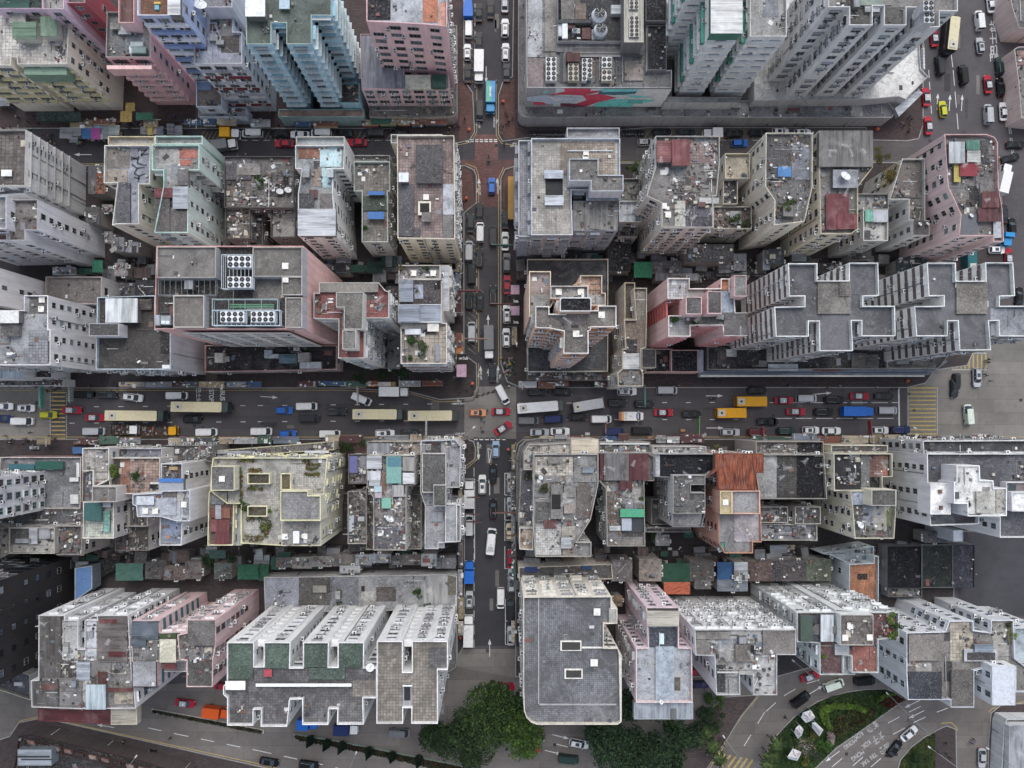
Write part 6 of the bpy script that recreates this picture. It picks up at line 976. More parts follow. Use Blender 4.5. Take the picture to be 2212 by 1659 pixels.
VL = {20: 'sW20,165,0;hW215,180,0;hL405,238,0;tR608,198,0;sN10,270,0;vW190,293,0;vK710,62,0;uD910,65,0;uW1135,88,-6;tR805,262,0;bC1145,245,0,500;bC1705,170,0,490;vW1515,73,0;sK1645,275,0;vS805,380,0;oW1075,365,0,235;oY1365,375,0,320;vW1770,387,0;vW2240,380,0',
 21: 'hB220,200,0;vW415,165,0;vD437,268,0;hB250,402,0;uD672,210,0;vW885,103,-23;kW1160,40,0,245;bC1020,233,0,430;bC1495,245,0,430;vW615,402,0;uW1085,398,0;eD1305,395,0;hP1880,220,0;tR2082,210,0;tR2100,352,33;vW2095,65,-62;hU2038,535,90;sK2015,745,88;uW1922,837,90;uS2165,830,90;kW1810,925,90,230;eK2015,1045,90;eS2165,1030,90;vW1810,1185,90;hC2157,1245,90;mW1997,1330,85,225;sR2168,1475,90;kB1810,1590,90,180;eS2175,1640,90',
 22: 'eD183,42,0;sK400,40,0;uW952,38,0;vS1295,27,0;sK2070,27,0;bW205,170,4,400;cS620,155,10,265;eD868,137,0;uK1100,147,0;yY2022,123,0,265;tR1267,218,0;sK1507,230,0;yY1850,222,0,255;vG105,287,0;vN327,273,3;sK530,257,0;vW730,275,0;aW985,250,0,218;sS203,388,0;sW378,380,0;vN845,383,0;vK1080,373,0;eS1838,387,0;eM2068,387,0;sK2150,295,0',
 23: 'tR160,115,0;vS350,97,0;uK588,108,0;tR808,77,0;sD1020,77,0;tR262,210,0;uK500,213,0;kB792,208,0,272;vS1040,200,0;sK30,297,0;uE180,375,0;hW390,370,0;sW567,375,0;hW985,370,0;uN1160,365,0;sD1625,10,-90;vQ1740,235,94',
 13: 'hD1645,1610,-90;uS1815,1575,-90;sK2120,285,90;sD2050,170,90;hW1990,480,0;kA2080,390,-95,110;tR2085,545,90;cT1770,560,90,200;sK2180,880,85',
 11: 'sD1820,250,90;vS1808,490,90;vK1830,690,90;uK1812,915,90;vS1830,1185,90;sK1898,155,90;vW1903,330,90;eK1897,550,90;sK1900,920,90;vD2015,355,90;eK2013,865,90;kG1978,1270,-90,285;sD2008,1535,90;sK2118,220,90;sW2118,405,90;uG2133,590,90;sR2135,780,90;uW2133,1030,90;uW2128,1235,90',
 1: 'kB1800,70,90,160;sK1893,100,90;vW1805,235,90;sK1890,345,90;hW1793,440,90;sK1797,625,90;kW1893,560,-90,270;pA1993,845,-90,262;vD1900,950,-90;sK1993,75,90;sS2115,20,90;uW2117,235,90;uW2122,445,90;sD2130,615,90;hB2003,1590,90;sK180,1140,180;sW355,1148,180;vW540,1138,180;sK740,1140,180;vD995,1140,180;sR222,1225,180;sR850,1215,180;sK1215,1135,180',
 0: 'kY1965,1138,0,160;vW2160,1140,180;kG1915,1235,8,205', 2: 'hS1115,1215,0;sK1250,1128,0;sD1460,1132,0;kW1690,1140,180,160;sK1875,1143,6;hB1920,1222,3;sK2080,1135,0',
 3: 'hW130,1125,0;hW320,1132,0;bC1615,265,82,345;vW1835,170,95;vD1495,555,95;vK1695,635,95;tR1380,825,94;tR1400,1070,93;tR1450,315,94;hL1525,930,94;tR1912,715,94;hS1845,385,95;vS1910,975,92;sW2043,950,92;uE2012,560,93;sK2020,740,93;sW1935,25,95;sK2150,1235,0;sK2105,1350,15;kW2055,1530,75,270',
 30: 'tR1580,1110,-8;kO1845,1190,-8,215;sR1915,965,-8', 31: 'kB420,1290,-4,170;kN750,1335,-2,200;vG1210,1360,-3;sK90,1615,-10;uK430,1640,-8;hS1810,220,90;kW1803,490,90,255;vW2080,205,-90;eS2172,70,90;vD2165,310,90;sS2168,530,90;tR2115,970,0',
 32: 'tR120,1505,-5;vE450,1585,-8;uW540,1455,-12;sV1580,950,0;sR1530,835,0', 33: 'tR385,880,18;vQ585,950,18;vK850,915,2;vK300,1075,33;sW1235,1370,38;sK1110,1500,48;sS1862,1580,-92'}
for t, s in VL.items():
    for q in s.split(';'):
        a = q[2:].split(','); kd = KD[q[0]]
        L = float(a[3])/36.5 if len(a) > 3 else LEN[kd]
        vehicle(kd, CD[q[1]], t, float(a[0]), float(a[1]), float(a[2]), L)
def vdesc(k, c):
    kk = {'taxi': 'taxi with pale roof', 'bus': 'double decker bus', 'billboard truck': 'advert truck', 'suv': 'people carrier', 'truck': 'box truck'}.get(k, k)
    return f'{c} {kk}'
def road(u, v):
    if 838 < v < 950 and u < 2010: return 'main road ' + ('top lane' if v < 862 else 'upper middle lane' if v < 882 else 'middle lane' if v < 899 else 'lower middle lane' if v < 921 else 'bottom lane')
    if 985 < u < 1125: return 'cross street ' + ('left side' if u < 1024 else 'right side' if u > 1083 else 'middle')
    if u > 1985 and v < 420: return 'right hand avenue'
    if v < 330: return 'upper street'
    if v > 1440: return 'bottom right curve' if u > 1620 else 'bottom road'
    return 'right hand junction'
def dirw(a, b):
    dx, dy = a[0]-b[0], a[1]-b[1]
    return ('right of' if dx > 0 else 'left of') if abs(dx) > abs(dy) else ('below' if dy > 0 else 'above')
for o, k, c, p in VEH:
    nb = sorted(((q[3][0]-p[0])**2+(q[3][1]-p[1])**2, q) for q in [(0, a[1], a[2], a[3]) for a in VEH if a[0] is not o]); nb = [q for _, q in nb[:6]]
    ks = {'suv': 'people carrier', 'bus': 'double decker'}
    base = f'{vdesc(k, c)} in {road(*p)}'
    cand = [f'{base}, {dirw(p, q[3])} {q[2]} {ks.get(q[1], q[1])}' for q in nb]+[f'{base}, {dirw(p, nb[i][3])} {nb[i][2]} {ks.get(nb[i][1], nb[i][1])}, {dirw(p, nb[j][3])} {nb[j][2]} {ks.get(nb[j][1], nb[j][1])}' for i in range(3) for j in range(3) if i != j]
    cand = [q for q in cand if len(q.split()) <= 16]
    tag(o, uniq(cand), {'taxi': 'taxi', 'bus': 'bus', 'coach': 'coach', 'school bus': 'school bus', 'truck': 'truck', 'open truck': 'truck', 'billboard truck': 'truck', 'van': 'van', 'minibus': 'minibus', 'ambulance': 'ambulance'}.get(k, 'car'), 'vehicles on the streets')
for o, k, c, p in VEH:      # lettering carried by two vehicles
    for cond, s, x, z, sz, rz, kk in ((k == 'ambulance', 'A114', -1.45, 2.63, .75, 90, 'p#8f959c'), (k == 'minibus', '6372', -2.0, 2.67, .8, 90, 'p#8f959c'), (k == 'minibus', '小', -.6, 2.67, .8, 90, 'p#8f959c'), (k == 'billboard truck', 'interest', -.9, 3.2, .8, 0, 'p#e3e6e8')):
        if cond: q = rtext(s, None, 0, 0, 0, sz, kk, name='lettering', par=1); q.parent = o; q.location = (x, 0, z); q.rotation_euler = (0, 0, R(rz))
# ---------------------------------------------------------------- motorcycles
def moto_parts():
    b = MB(); b.box((0, 0, .45), (1.1, .3, .35), 'c#15161a'); b.box((.55, 0, .7), (.25, .3, .3), 'c#15161a', taper=.7)
    s = MB(); s.box((-.2, 0, .8), (.8, .3, .12), 'p#101012'); h_ = MB(); h_.box((.5, 0, 1.0), (.06, .75, .05), 'p#55575a'); w_ = MB(); w_.tube((0, -.06, .3), (0, .06, .3), .3, 'p#17171a', 10); bx = MB(); bx.box((-.7, 0, .85), (.4, .42, .38), 'p#4a4c50')
    return [('body', b.mesh('body'), [(0, 0, 0)]), ('seat', s.mesh('seat'), [(0, 0, 0)]), ('handlebar', h_.mesh('handlebar'), [(0, 0, 0)]), ('wheel', w_.mesh('wheel'), [(.65, 0, 0), (-.65, 0, 0)]), ('top_box', bx.mesh('top_box'), [(0, 0, 0)])]
MP = moto_parts(); MT = []
def moto(t, x, y, rot, label, group=None):
    o = empty('motorcycle', TW(t, x, y, .6).xy.to_3d()+Vector((0, 0, .01)), R(rot)); tag(o, label, 'motorcycle', group)
    for n, me, L in MP:
        for q in L: link(n, me, o, q)
for i in range(14): moto(2, 120+i*23, 1138, 90+rnd.uniform(-14, 14), 'dark motorcycle parked in the row left of the grey tiled roof', 'motorcycles parked in rows on the upper street')
for i in range(9): moto(2, 915+i*22, 1135, 90+rnd.uniform(-14, 14), 'dark motorcycle parked in the row right of the grey tiled roof', 'motorcycles parked in rows on the upper street')
moto(22, 1690, 97, 0, 'lone motorcycle on the main road behind the upper yellow school bus'); moto(23, 1110, 15, 0, 'motorcycle waiting by the stop line at the right crossing'); moto(1, 1974, 1355, 90, 'motorcycle crossing the brick paved junction'); moto(30, 1310, 1510, -10, 'motorcycle parked on the brown pavement at lower left'); moto(32, 1410, 1452, 40, 'motorcycle parked beside the dark trees on the brown pavement')
# ---------------------------------------------------------------- trees, shrubs, planting
def leafcloud(m, c, r, n, keys, size, rng, flat=.8):
    """many leaf-sized faces spread over a lumpy ball"""
    lobes = [(Vector((rng.gauss(0, .42)*r, rng.gauss(0, .42)*r, rng.uniform(-.25, .45)*r*flat)), r*rng.uniform(.34, .62)) for _ in range(max(5, int(r*3.2)))]
    for i in range(n):
        o, q = rng.choice(lobes); v = Vector((rng.gauss(0, 1), rng.gauss(0, 1), rng.gauss(.25, 1))).normalized()*q*rng.uniform(.62, 1.06)
        p = Vector(c)+o+Vector((v.x, v.y, v.z*flat)); a = rng.uniform(0, 6.28); tl = rng.uniform(.0, .9)
        u = Vector((math.cos(a), math.sin(a), rng.uniform(-.4, .4)))*size*rng.uniform(.5, 1.1); w = Vector((-math.sin(a)*math.cos(tl), math.cos(a)*math.cos(tl), math.sin(tl)))*size*rng.uniform(.3, .6)
        k = keys[min(len(keys)-1, int(rng.random()**1.3*len(keys)))]
        m.poly([p-u, p-w*.8, p+u, p+w], k)
GREEN = ['l#2f4a1f', 'l#3d5c25', 'l#263d1c', 'l#4d6b2a']; DARKG = ['l#263f28', 'l#31502f', 'l#1d3220', 'l#3f6036']; LIME = ['l#5d7a22', 'l#75912c', 'l#46601d']
def tree(u, v, r, label, keys=GREEN, z=None, n=None, group='broad trees beside the bottom road', seed=1):
    rng = random.Random(seed); z = z or r*1.15+2; p = W(u, v, z); root = empty('broadleaf_tree', (p.x, p.y, 0)); tag(root, label, 'tree', group)
    m = MB(); m.cyl((p.x, p.y, 0), .38, z*.7, 'r#4d4238', 9, .22)
    for i in range(5):
        a = i*1.26+rng.random(); m.tube((p.x, p.y, z*.5), (p.x+math.cos(a)*r*.55, p.y+math.sin(a)*r*.55, z*.9), .12, 'r#4d4238', 5)
    m.build('trunk', root); m = MB(); leafcloud(m, (p.x, p.y, z), r*.88, n or int(r*r*95), keys, .42, rng); m.build('crown', root); return root
tree(1052, 1556, 6.2, 'broad bright green tree at the foot of the cross street', GREEN, seed=2); tree(1115, 1590, 5.4, 'bright green tree right beside the broadest bright one', ['l#46671f', 'l#3a5720', 'l#567a28'], seed=3); tree(1075, 1512, 4.4, 'green tree nearest the red taxi at the street end', GREEN, seed=4); tree(985, 1592, 5, 'darker tree at the corner of the tan tiled block', ['l#2c4524', 'l#24391f', 'l#3a5427'], seed=5); tree(1020, 1618, 4.2, 'darker tree lowest in the group under the tan roofed block', ['l#30491f', 'l#263d1e'], seed=6)
tree(932, 1588, 4.6, 'darkest tree at the left edge of the bright group', ['l#27401f', 'l#30491f', 'l#1f331a'], seed=15)
tree(1330, 1602, 6.4, 'dark green tree under the lilac pink block awning', DARKG, seed=7); tree(1420, 1618, 6.2, 'dark green tree at the middle of the dark grove', DARKG, seed=8); tree(1385, 1650, 6, 'dark green tree cut by the bottom edge of the photo', DARKG, seed=9); tree(1285, 1580, 4, 'dark green tree leftmost of the grove beside white people carrier', DARKG, seed=10); tree(1352, 1520, 4.2, 'dark tree squeezed between the tiled block and lilac block', DARKG, seed=11); tree(1472, 1590, 4.6, 'dark green tree rightmost of the grove beside brown pavement', DARKG, seed=12); tree(1455, 1650, 4.6, 'dark tree at the bottom edge left of the brown pavement', DARKG, seed=13); tree(1120, 1530, 3.6, 'green tree at the bottom left corner of the tiled roof block', ['l#2c4524', 'l#24391f'], seed=14)
def shrub(t, x, y, r, z0, label, keys=GREEN, name='shrub', n=None, group=None, dens=120, size=.22):
    rng = random.Random(int(x+y)); p = TW(t, x, y, z0+r*.6); m = MB(); leafcloud(m, (p.x, p.y, z0+r*.62), r*.8, n or int(max(60, r*r*dens)), keys, size, rng, .8); root = empty(name, (p.x, p.y, z0)); tag(root, label, 'plant', group)
    m.build('foliage', root); m = MB(); m.cyl((p.x, p.y, z0), .1*r+.06, r*.6, 'r#4a4038', 6); m.build('stem', root); return root
for q in [(11, 1310, 1255, 1.5, 26, 'leafy green planter on the left of the tiled roof garden'), (11, 1425, 1320, 2.0, 26, 'large straggly tree in the middle of the tiled roof garden', ['l#4d5a38', 'l#66704a', 'l#3a4a2a']), (11, 1300, 1420, 1.1, 26, 'row of pots along the lower wall of the roof garden'), (11, 1215, 660, 1.2, 24, 'shrub overhanging the left parapet of the corner block', ['l#4a4a30', 'l#5d5a3a']), (11, 1435, 640, 1.0, 24, 'small shrub on the upper terrace of the corner block', GREEN), (11, 915, 285, .9, 16, 'small green plant on the narrow block left wall'),
          (20, 990, 730, 1.9, 19, 'yellow green tree on the terracotta terrace', LIME), (20, 1148, 770, 1.5, 19, 'dark green bush on the terracotta terrace', GREEN), (33, 1080, 362, 1.4, 28.7, 'bright lime bush on the maroon terrace, the upper one', LIME), (33, 1085, 528, 1.4, 28.7, 'bright lime bush on the maroon terrace, the lower one', LIME), (33, 1115, 440, 1.3, 28.7, 'dark hedge between two lime bushes on the maroon terrace', GREEN), (33, 2122, 525, 1.1, 21, 'round lime bush on the pale blue block edge', LIME), (33, 2085, 430, 1.0, 21, 'dull green bush above the round lime bush', ['l#4a5030', 'l#5d5f36']), (33, 350, 400, 1.3, 29, 'plants inside the greenhouse on the grey green block', GREEN), (33, 495, 695, .8, 28.7, 'lone lime plant on the dark maroon terrace', LIME),
          (2, 980, 1430, 1.9, 8, 'green tree in the yard right of the grey tiled block', GREEN), (13, 188, 110, 1.7, 24, 'green weed bush on the ivory block roof', ['l#4d6426', 'l#3d5220']), (12, 1870, 235, 1.6, 13, 'creeper thicket on the overgrown flat roof', ['l#3d5526', 'l#51662c']), (12, 1985, 275, 1.4, 13, 'creeper at the corner of the overgrown flat roof', ['l#46602c', 'l#2f451f']), (3, 985, 1335, 2.2, 15, 'olive tree right of the corrugated grey roof', ['l#5d5a26', 'l#4a4a22', 'l#716a30']), (3, 1060, 1510, 2.6, 15, 'yellowing olive tree in the gap beside the corrugated roof', ['l#6d6028', 'l#514a22', 'l#847232']), (12, 1350, 1080, 1.3, 28, 'potted plants on the small tiled roof of the coral tower', GREEN), (12, 1545, 1110, 1.0, 28, 'trailing plant on the coral tower ledge', GREEN),
          (1, 20, 1560, 2.0, 12, 'wild green plant growing on the derelict roofs', ['l#33502a', 'l#4a6a38']), (22, 115, 765, 1.3, 13, 'bush on the left terrace of the corner block below the crossing', ['l#4d5536', 'l#5d6440']), (22, 262, 870, 1.7, 19.5, 'tall bush beside the dish on the corner block roof', ['l#4d4f34', 'l#63623f', 'l#3a4029']), (22, 180, 770, .9, 19.5, 'small bush beside the cream terrace', ['l#565c34']), (22, 1720, 515, 1.1, 5, 'weeds on the canopy above the rusty roof', ['l#6a6a3a', 'l#4d5530']), (22, 1075, 965, .9, 19, 'weed on the right edge of the green tarp roof', GREEN), (22, 1180, 1290, 1.6, 4, 'dark tree in the alley below the black felt roof', DARKG),
          (21, 795, 520, 2.4, 5, 'dark green tree between yellow block and rooftop huts', ['l#2f4420', 'l#3d5528', 'l#25351c']), (21, 900, 500, 1.6, 5, 'smaller tree beside the dark tree near the main road', ['l#3d4f26', 'l#4d5f30']), (21, 75, 1060, 1.2, 22, 'flowering bush beside the lower light well of the yellow block', LIME), (21, 50, 1190, 1.5, 22, 'long planter down the yellow block terrace', ['l#5a6a2a', 'l#77802f', 'l#3f5020']), (20, 2110, 1020, 1.4, 22, 'climber at the lower light well of the yellow block', GREEN), (31, 1375, 150, 1.4, 6, 'strip of vine on the stained podium roof', GREEN), (31, 1450, 262, 1.1, 6, 'ivy clump along the lower edge of the podium roof', GREEN), (31, 710, 250, .9, 6, 'small ivy tuft left on the podium roof', GREEN),
          (11, 850, 1560, 2.0, 3, 'tree in front of the pink factory podium', DARKG), (11, 1060, 1560, 2.2, 3, 'middle tree of the row beside the roadside shop signs', DARKG), (11, 1230, 1530, 2.4, 3, 'right tree of the row beside the roadside shop signs', DARKG), (20, 1800, 1480, 2.6, 3, 'dark tree in the alley under the yellow block', DARKG), (20, 2010, 1470, 1.8, 3, 'smaller dark tree in the alley under the yellow block', DARKG), (32, 1640, 1080, 2.6, .2, 'bushy green tree under the ashen block', ['l#2f4a24', 'l#3f5c2a', 'l#52702f']), (32, 1760, 1080, 2.0, .2, 'round green bush at the pavement edge', ['l#3f6626', 'l#4f7a2c']), (32, 1600, 1180, 2.6, .2, 'dark bush below the metal awning', DARKG), (32, 1700, 1210, 2.4, .2, 'green bush in the middle of the pavement bed', ['l#2c4522', 'l#38552a']), (32, 1560, 1290, 2.5, .2, 'dark bush at the lower end of the pavement bed', DARKG), (32, 1700, 1330, 2.2, .2, 'loose bush beside the palms', ['l#34482a', 'l#46603a']),
          (33, 200, 1440, 1.8, .2, 'dark round bush left in the park island', ['l#33482a', 'l#465c2e']), (33, 530, 1480, 2.1, .2, 'vivid green bush right of the plaza', ['l#3f6a1f', 'l#4d7a26']), (33, 400, 1365, 1.7, .2, 'olive bush between the white pavilions', ['l#6a6a2c', 'l#55602a']), (33, 545, 1385, 1.8, .2, 'pale pink blossom bush in the park island', ['l#a98f94', 'l#8f777c', 'l#bda6a8']), (33, 330, 1610, 1.3, .2, 'yellow flowering bush by the bottom edge', ['l#7d7a2c', 'l#5a6426']), (33, 1330, 1580, 2.4, .2, 'dark green shrub mound on the second lawn', ['l#2f4a26', 'l#3d5a2c']), (33, 1260, 1610, 1.6, .2, 'smaller shrub beside the mound on the second lawn', ['l#33502a'])]:
    shrub(*q)
shr = random.Random(9)
m = MB()
for x0, y0, x1, y1, n in ((2055, 620, 2212, 640, 30), (2130, 700, 2240, 730, 34), (2120, 850, 2250, 880, 26), (2120, 1110, 2290, 1150, 34), (2060, 690, 2075, 1000, 40), (2627, 655, 2740, 668, 30), (2627, 690, 2740, 702, 30), (2612, 735, 2740, 760, 40), (2595, 620, 2650, 640, 16), (2240, 1180, 2300, 1290, 40), (2080, 1270, 2260, 1320, 40)):
    for i in range(n):
        p = TW(20, shr.uniform(x0, x1), shr.uniform(y0, y1), 22.3); leafcloud(m, p, .32, 9, shr.choice([LIME, GREEN, ['l#7a3f2a'], ['l#80722a']]), .16, shr)
o = m.build('planters'); tag(o, 'rows of green and red planters on the yellow block roof garden', 'planters', kind='stuff')
# bottom right park
sheet('lawn_soil', [(1030, 985), (850, 990), (700, 1012), (560, 1045), (450, 1092), (330, 1160), (250, 1222), (160, 1310), (100, 1380), (40, 1480), (0, 1560), (-50, 1760), (350, 1760), (420, 1659), (600, 1485), (830, 1325), (1000, 1200), (1180, 1072)], .14, 'r#1f2a16', 33)
sheet('lawn_soil', [(1450, 1352), (1360, 1400), (1250, 1485), (1160, 1590), (1110, 1760), (1450, 1760)], .14, 'r#2a331d', 33)
slab('park_kerb', [(1060, 980), (850, 983), (695, 1005), (445, 1084), (243, 1215), (92, 1374), (-10, 1556), (-62, 1780), (355, 1780), (428, 1665), (607, 1492), (836, 1332), (1195, 1075)], -.01, .12, 'p#77756f', 33); slab('park_kerb', [(1458, 1342), (1355, 1392), (1243, 1478), (1150, 1588), (1098, 1780), (1458, 1780)], -.01, .12, 'p#77756f', 33)
def strew(name, label, cat, pts, t, n, keys, z, h, size, seed=3):
    rng = random.Random(seed); m = MB(); P = [tuple(TW(t, x, y, z).xy) for x, y in pts]; xs = [p[0] for p in P]; ys = [p[1] for p in P]; k = 0; g = 0
    while k < n and g < n*10:
        g += 1
        x, y = rng.uniform(min(xs), max(xs)), rng.uniform(min(ys), max(ys))
        if not inpoly(P, x, y): continue
        k += 1; a = rng.uniform(0, 6.28); u = Vector((math.cos(a), math.sin(a), .3))*size; w = Vector((-math.sin(a), math.cos(a), rng.uniform(0, 1.2)))*size*.5; p = Vector((x, y, z+rng.uniform(0, h)))
        m.poly([p-u, p-w, p+u, p+w], rng.choice(keys))
    o = m.build(name, None, (*P[0], z)); o.location = (*P[0], z); tag(o, label, cat, kind='stuff'); return o
strew('grass', 'short green grass on the park island', 'grass', [(1030, 990), (700, 1018), (450, 1100), (260, 1230), (110, 1390), (10, 1570), (-30, 1720), (380, 1690), (600, 1480), (830, 1320), (1170, 1075)], 33, 9000, ['l#34521f', 'l#2a441c', 'l#3d5c26'], .15, .08, .3)
strew('grass', 'olive grass on the second lawn at the bottom', 'grass', [(1445, 1360), (1255, 1490), (1165, 1600), (1120, 1740), (1445, 1740)], 33, 3500, ['l#4a5a2c', 'l#3d4f26', 'l#56602f'], .15, .08, .3, 4)
strew('hedge', 'curved lime green clipped hedge on the park island', 'hedge', [(445, 1180), (480, 1125), (600, 1102), (780, 1112), (860, 1150), (840, 1185), (760, 1150), (600, 1145), (520, 1180), (540, 1270), (570, 1310), (530, 1325), (480, 1270)], 33, 2600, ['l#5a7d1f', 'l#6d9226', 'l#4a6a1c'], .2, .9, .24, 5)
strew('hedge', 'small curved lime hedge by the lamp post', 'hedge', [(940, 1060), (1000, 1022), (1080, 1008), (1110, 1020), (1010, 1050), (950, 1095)], 33, 500, ['l#5a7d1f', 'l#4a6a1c'], .2, .8, .24, 6)
strew('flower_bed', 'red and green flower bed inside the curved hedge', 'flower bed', [(560, 1330), (600, 1220), (700, 1160), (860, 1150), (940, 1160), (900, 1240), (800, 1300), (620, 1400), (570, 1390)], 33, 2600, ['l#4d2620', 'l#33481f', 'l#3d5524', 'l#2c3d1c', 'l#2c3d1c', 'l#5d5626'], .2, .7, .26, 7)
strew('flower_bed', 'dark red flower bed beneath the pale blue block', 'flower bed', [(960, 1110), (1000, 1050), (1110, 1030), (1185, 1070), (1060, 1140)], 33, 900, ['l#4d2420', 'l#2c3d1c', 'l#6a2f24'], .2, .7, .26, 8)
strew('ground_cover', 'brown green ground cover on the road side strip', 'ground cover', [(320, 1375), (700, 1440), (1200, 1540), (1700, 1640), (2250, 1770), (2200, 1800), (1600, 1680), (900, 1520), (320, 1410)], 31, 3600, ['l#3a3022', 'l#2f3a1f', 'l#4a3a28', 'l#28331c'], .15, .5, .3, 9)
strew('hedge', 'dark planter hedge along the slip road at lower left', 'hedge', [(1310, 1160), (1700, 1230), (2240, 1335), (2240, 1360), (1700, 1255), (1310, 1180)], 30, 1500, ['l#28331f', 'l#38412a', 'l#4a4a36'], .2, .5, .24, 10)
slab('planting_strip', [(310, 1370), (700, 1432), (1200, 1532), (1700, 1632), (2260, 1765), (2240, 1815), (1600, 1690), (900, 1530), (310, 1418)], -.01, .2, 'r#3d3026', 31); slab('planting_strip', [(1300, 1150), (1700, 1222), (2260, 1332), (2260, 1366), (1700, 1262), (1300, 1188)], -.01, .25, 'r#4a463c', 30, 'p#a9a59a')
lines('railing_shadow', [], .1) if 0 else None
m = MB()
for a, b in zip([(310, 1370), (700, 1432), (1200, 1532), (1700, 1632)], [(700, 1432), (1200, 1532), (1700, 1632), (2260, 1765)]):
    p, q = TW(31, *a, 1.0), TW(31, *b, 1.0); m.tube((p.x, p.y, 1.0), (q.x, q.y, 1.0), .05, 'p#6d8f7a', 5); m.tube((p.x, p.y, .5), (q.x, q.y, .5), .04, 'p#6d8f7a', 5)
    for i in range(6): c = p.lerp(q, i/6); m.cyl((c.x, c.y, .1), .04, .95, 'p#6d8f7a', 5)
tag(m.build('railing'), 'pale green railing along the planting strip', 'railing')
for i, (x, y, h) in enumerate([(468, 1395, 6), (605, 1425, 6), (735, 1440, 6.6), (965, 1490, 6.4), (1160, 1530, 5.6), (1385, 1560, 6.6)]):
    p = TW(31, x, y); rng = random.Random(i); root = empty('conical_tree', (p.x, p.y, .1)); m = MB()
    for j in range(900):
        f = rng.random(); z = .5+f*(h-.5); r_ = (1-f)*1.25*rng.uniform(.75, 1.05)*(1 if f > .15 else f/.15); a = rng.uniform(0, 6.28); c = Vector((p.x+math.cos(a)*r_, p.y+math.sin(a)*r_, z)); u = Vector((-math.sin(a), math.cos(a), .4))*.2; w = Vector((math.cos(a)*.5, math.sin(a)*.5, .5))*.22
        m.poly([c-u, c-w, c+u, c+w], rng.choice(['l#2c4234', 'l#38523f', 'l#24372a']))
    m.build('crown', root); m = MB(); m.cyl((p.x, p.y, .1), .1, 1.5, 'r#3d342c', 6); m.build('trunk', root)
    tag(root, 'dark cone shaped tree on the planting strip, '+['leftmost of the row', 'second from the left', 'third from the left', 'fourth from the left', 'next to last on the right', 'rightmost of the row'][i], 'tree', 'dark conical trees on the planting strip')
def palm(t, x, y, label, h=6.5, seed=0):
    rng = random.Random(seed); p = TW(t, x, y, h); root = empty('palm_tree', (p.x, p.y, 0)); tag(root, label, 'tree', 'palms beside the curved road'); m = MB(); m.cyl((p.x, p.y, 0), .2, h, 'r#6a5f50', 8, .13); m.build('trunk', root)
    for i in range(13):
        a = i*.483+rng.uniform(-.2, .2); m = MB(); L = rng.uniform(1.7, 2.4); pr_ = None
        for s in range(6):
            f = s/5; c = Vector((p.x+math.cos(a)*L*f, p.y+math.sin(a)*L*f, h+.5*math.sin(f*2.6)-f*f*1.0)); wv = Vector((-math.sin(a), math.cos(a), 0))*(.32*math.sin(.35+f*2.6)+.03)
            if pr_: m.poly([pr_[0]-pr_[1], c-wv-Vector((0, 0, .12)), c+wv-Vector((0, 0, .12)), pr_[0]+pr_[1]], rng.choice(['l#3f5528', 'l#52682f', 'l#34471f']))
            pr_ = (c, wv)
        m.build('frond', root)
for i, q in enumerate([(32, 1560, 1440, 'palm under the bushes left of the curved road'), (32, 1690, 1490, 'palm leaning over the yellow kerb line'), (32, 1640, 1370, 'uppermost palm beside the pavement bed'), (32, 1750, 1590, 'palm at the corner of the yellow crossing'), (33, 95, 1470, 'palm at the left of the park island'), (33, 50, 1580, 'pale palm at the lower left of the park island'), (33, 20, 1650, 'palm at the bottom edge of the park island')]): palm(*q, seed=i)
# pavilions and plaza
for i, (pts, lab) in enumerate([([(318, 1185), (400, 1175), (425, 1225), (410, 1265), (345, 1275), (315, 1240)], 'white crumpled canopy at the top of the park island'), ([(395, 1270), (440, 1280), (495, 1335), (490, 1375), (460, 1390), (410, 1330)], 'white slanted canopy right of the topmost one'), ([(255, 1320), (300, 1300), (325, 1330), (320, 1395), (275, 1410), (255, 1370)], 'white canopy left of the round plaza'), ([(185, 1565), (245, 1505), (305, 1525), (310, 1560), (270, 1600), (205, 1595)], 'white canopy below the round plaza')]):
    P = ccw([tuple(TW(33, x, y, 3.4).xy) for x, y in pts]); cx = sum(p[0] for p in P)/6; cy = sum(p[1] for p in P)/6; root = empty('canopy_tent', (cx, cy, 0)); tag(root, lab, 'canopy', 'white canopies on the park island'); m = MB()
    for j in range(6):
        a, b = P[j], P[(j+1) % 6]; za, zb = 2.4+.9*(j % 2), 2.4+.9*((j+1) % 2); mid = ((a[0]+b[0])/2*.55+cx*.45, (a[1]+b[1])/2*.55+cy*.45, 3.2)
        m.poly([(*a, za), (*b, zb), mid], 'f#d3d6d8'); m.poly([(*b, zb), (cx, cy, 4.4), mid], 'f#dcdfe0'); m.poly([(cx, cy, 4.4), (*a, za), mid], 'f#cbb9bf')
    m.build('fabric', root)
    for j in range(0, 6, 2): m = MB(); m.cyl((P[j][0]*.95+cx*.05, P[j][1]*.95+cy*.05, .1), .07, 2.5, 'p#a0a3a5', 7); m.build('pole', root)
c = TW(33, 340, 1480); m = MB(); m.cyl((c.x, c.y, -.01), 2.6, .19, 'b#8a7068', 28); m.cyl((c.x, c.y, .1), 2.0, .1, 'b#9a7f76', 28); m.cyl((c.x, c.y, .1), .7, .16, 'p#8a8680', 20); structure(m.build('plaza'))
m = MB()
for a, b in (((330, 1500), (455, 1590)), ((350, 1480), (470, 1570)), ((330, 1500), (350, 1480)), ((380, 1536), (400, 1515)), ((420, 1566), (440, 1548)), ((455, 1590), (470, 1570))): m.tube(TW(33, *a, 3), TW(33, *b, 3), .1, 'p#26282b')
for a in ((330, 1500), (455, 1590), (470, 1570), (350, 1480)): p = TW(33, *a, 3); m.cyl((p.x, p.y, .1), .08, 2.9, 'p#26282b', 7)
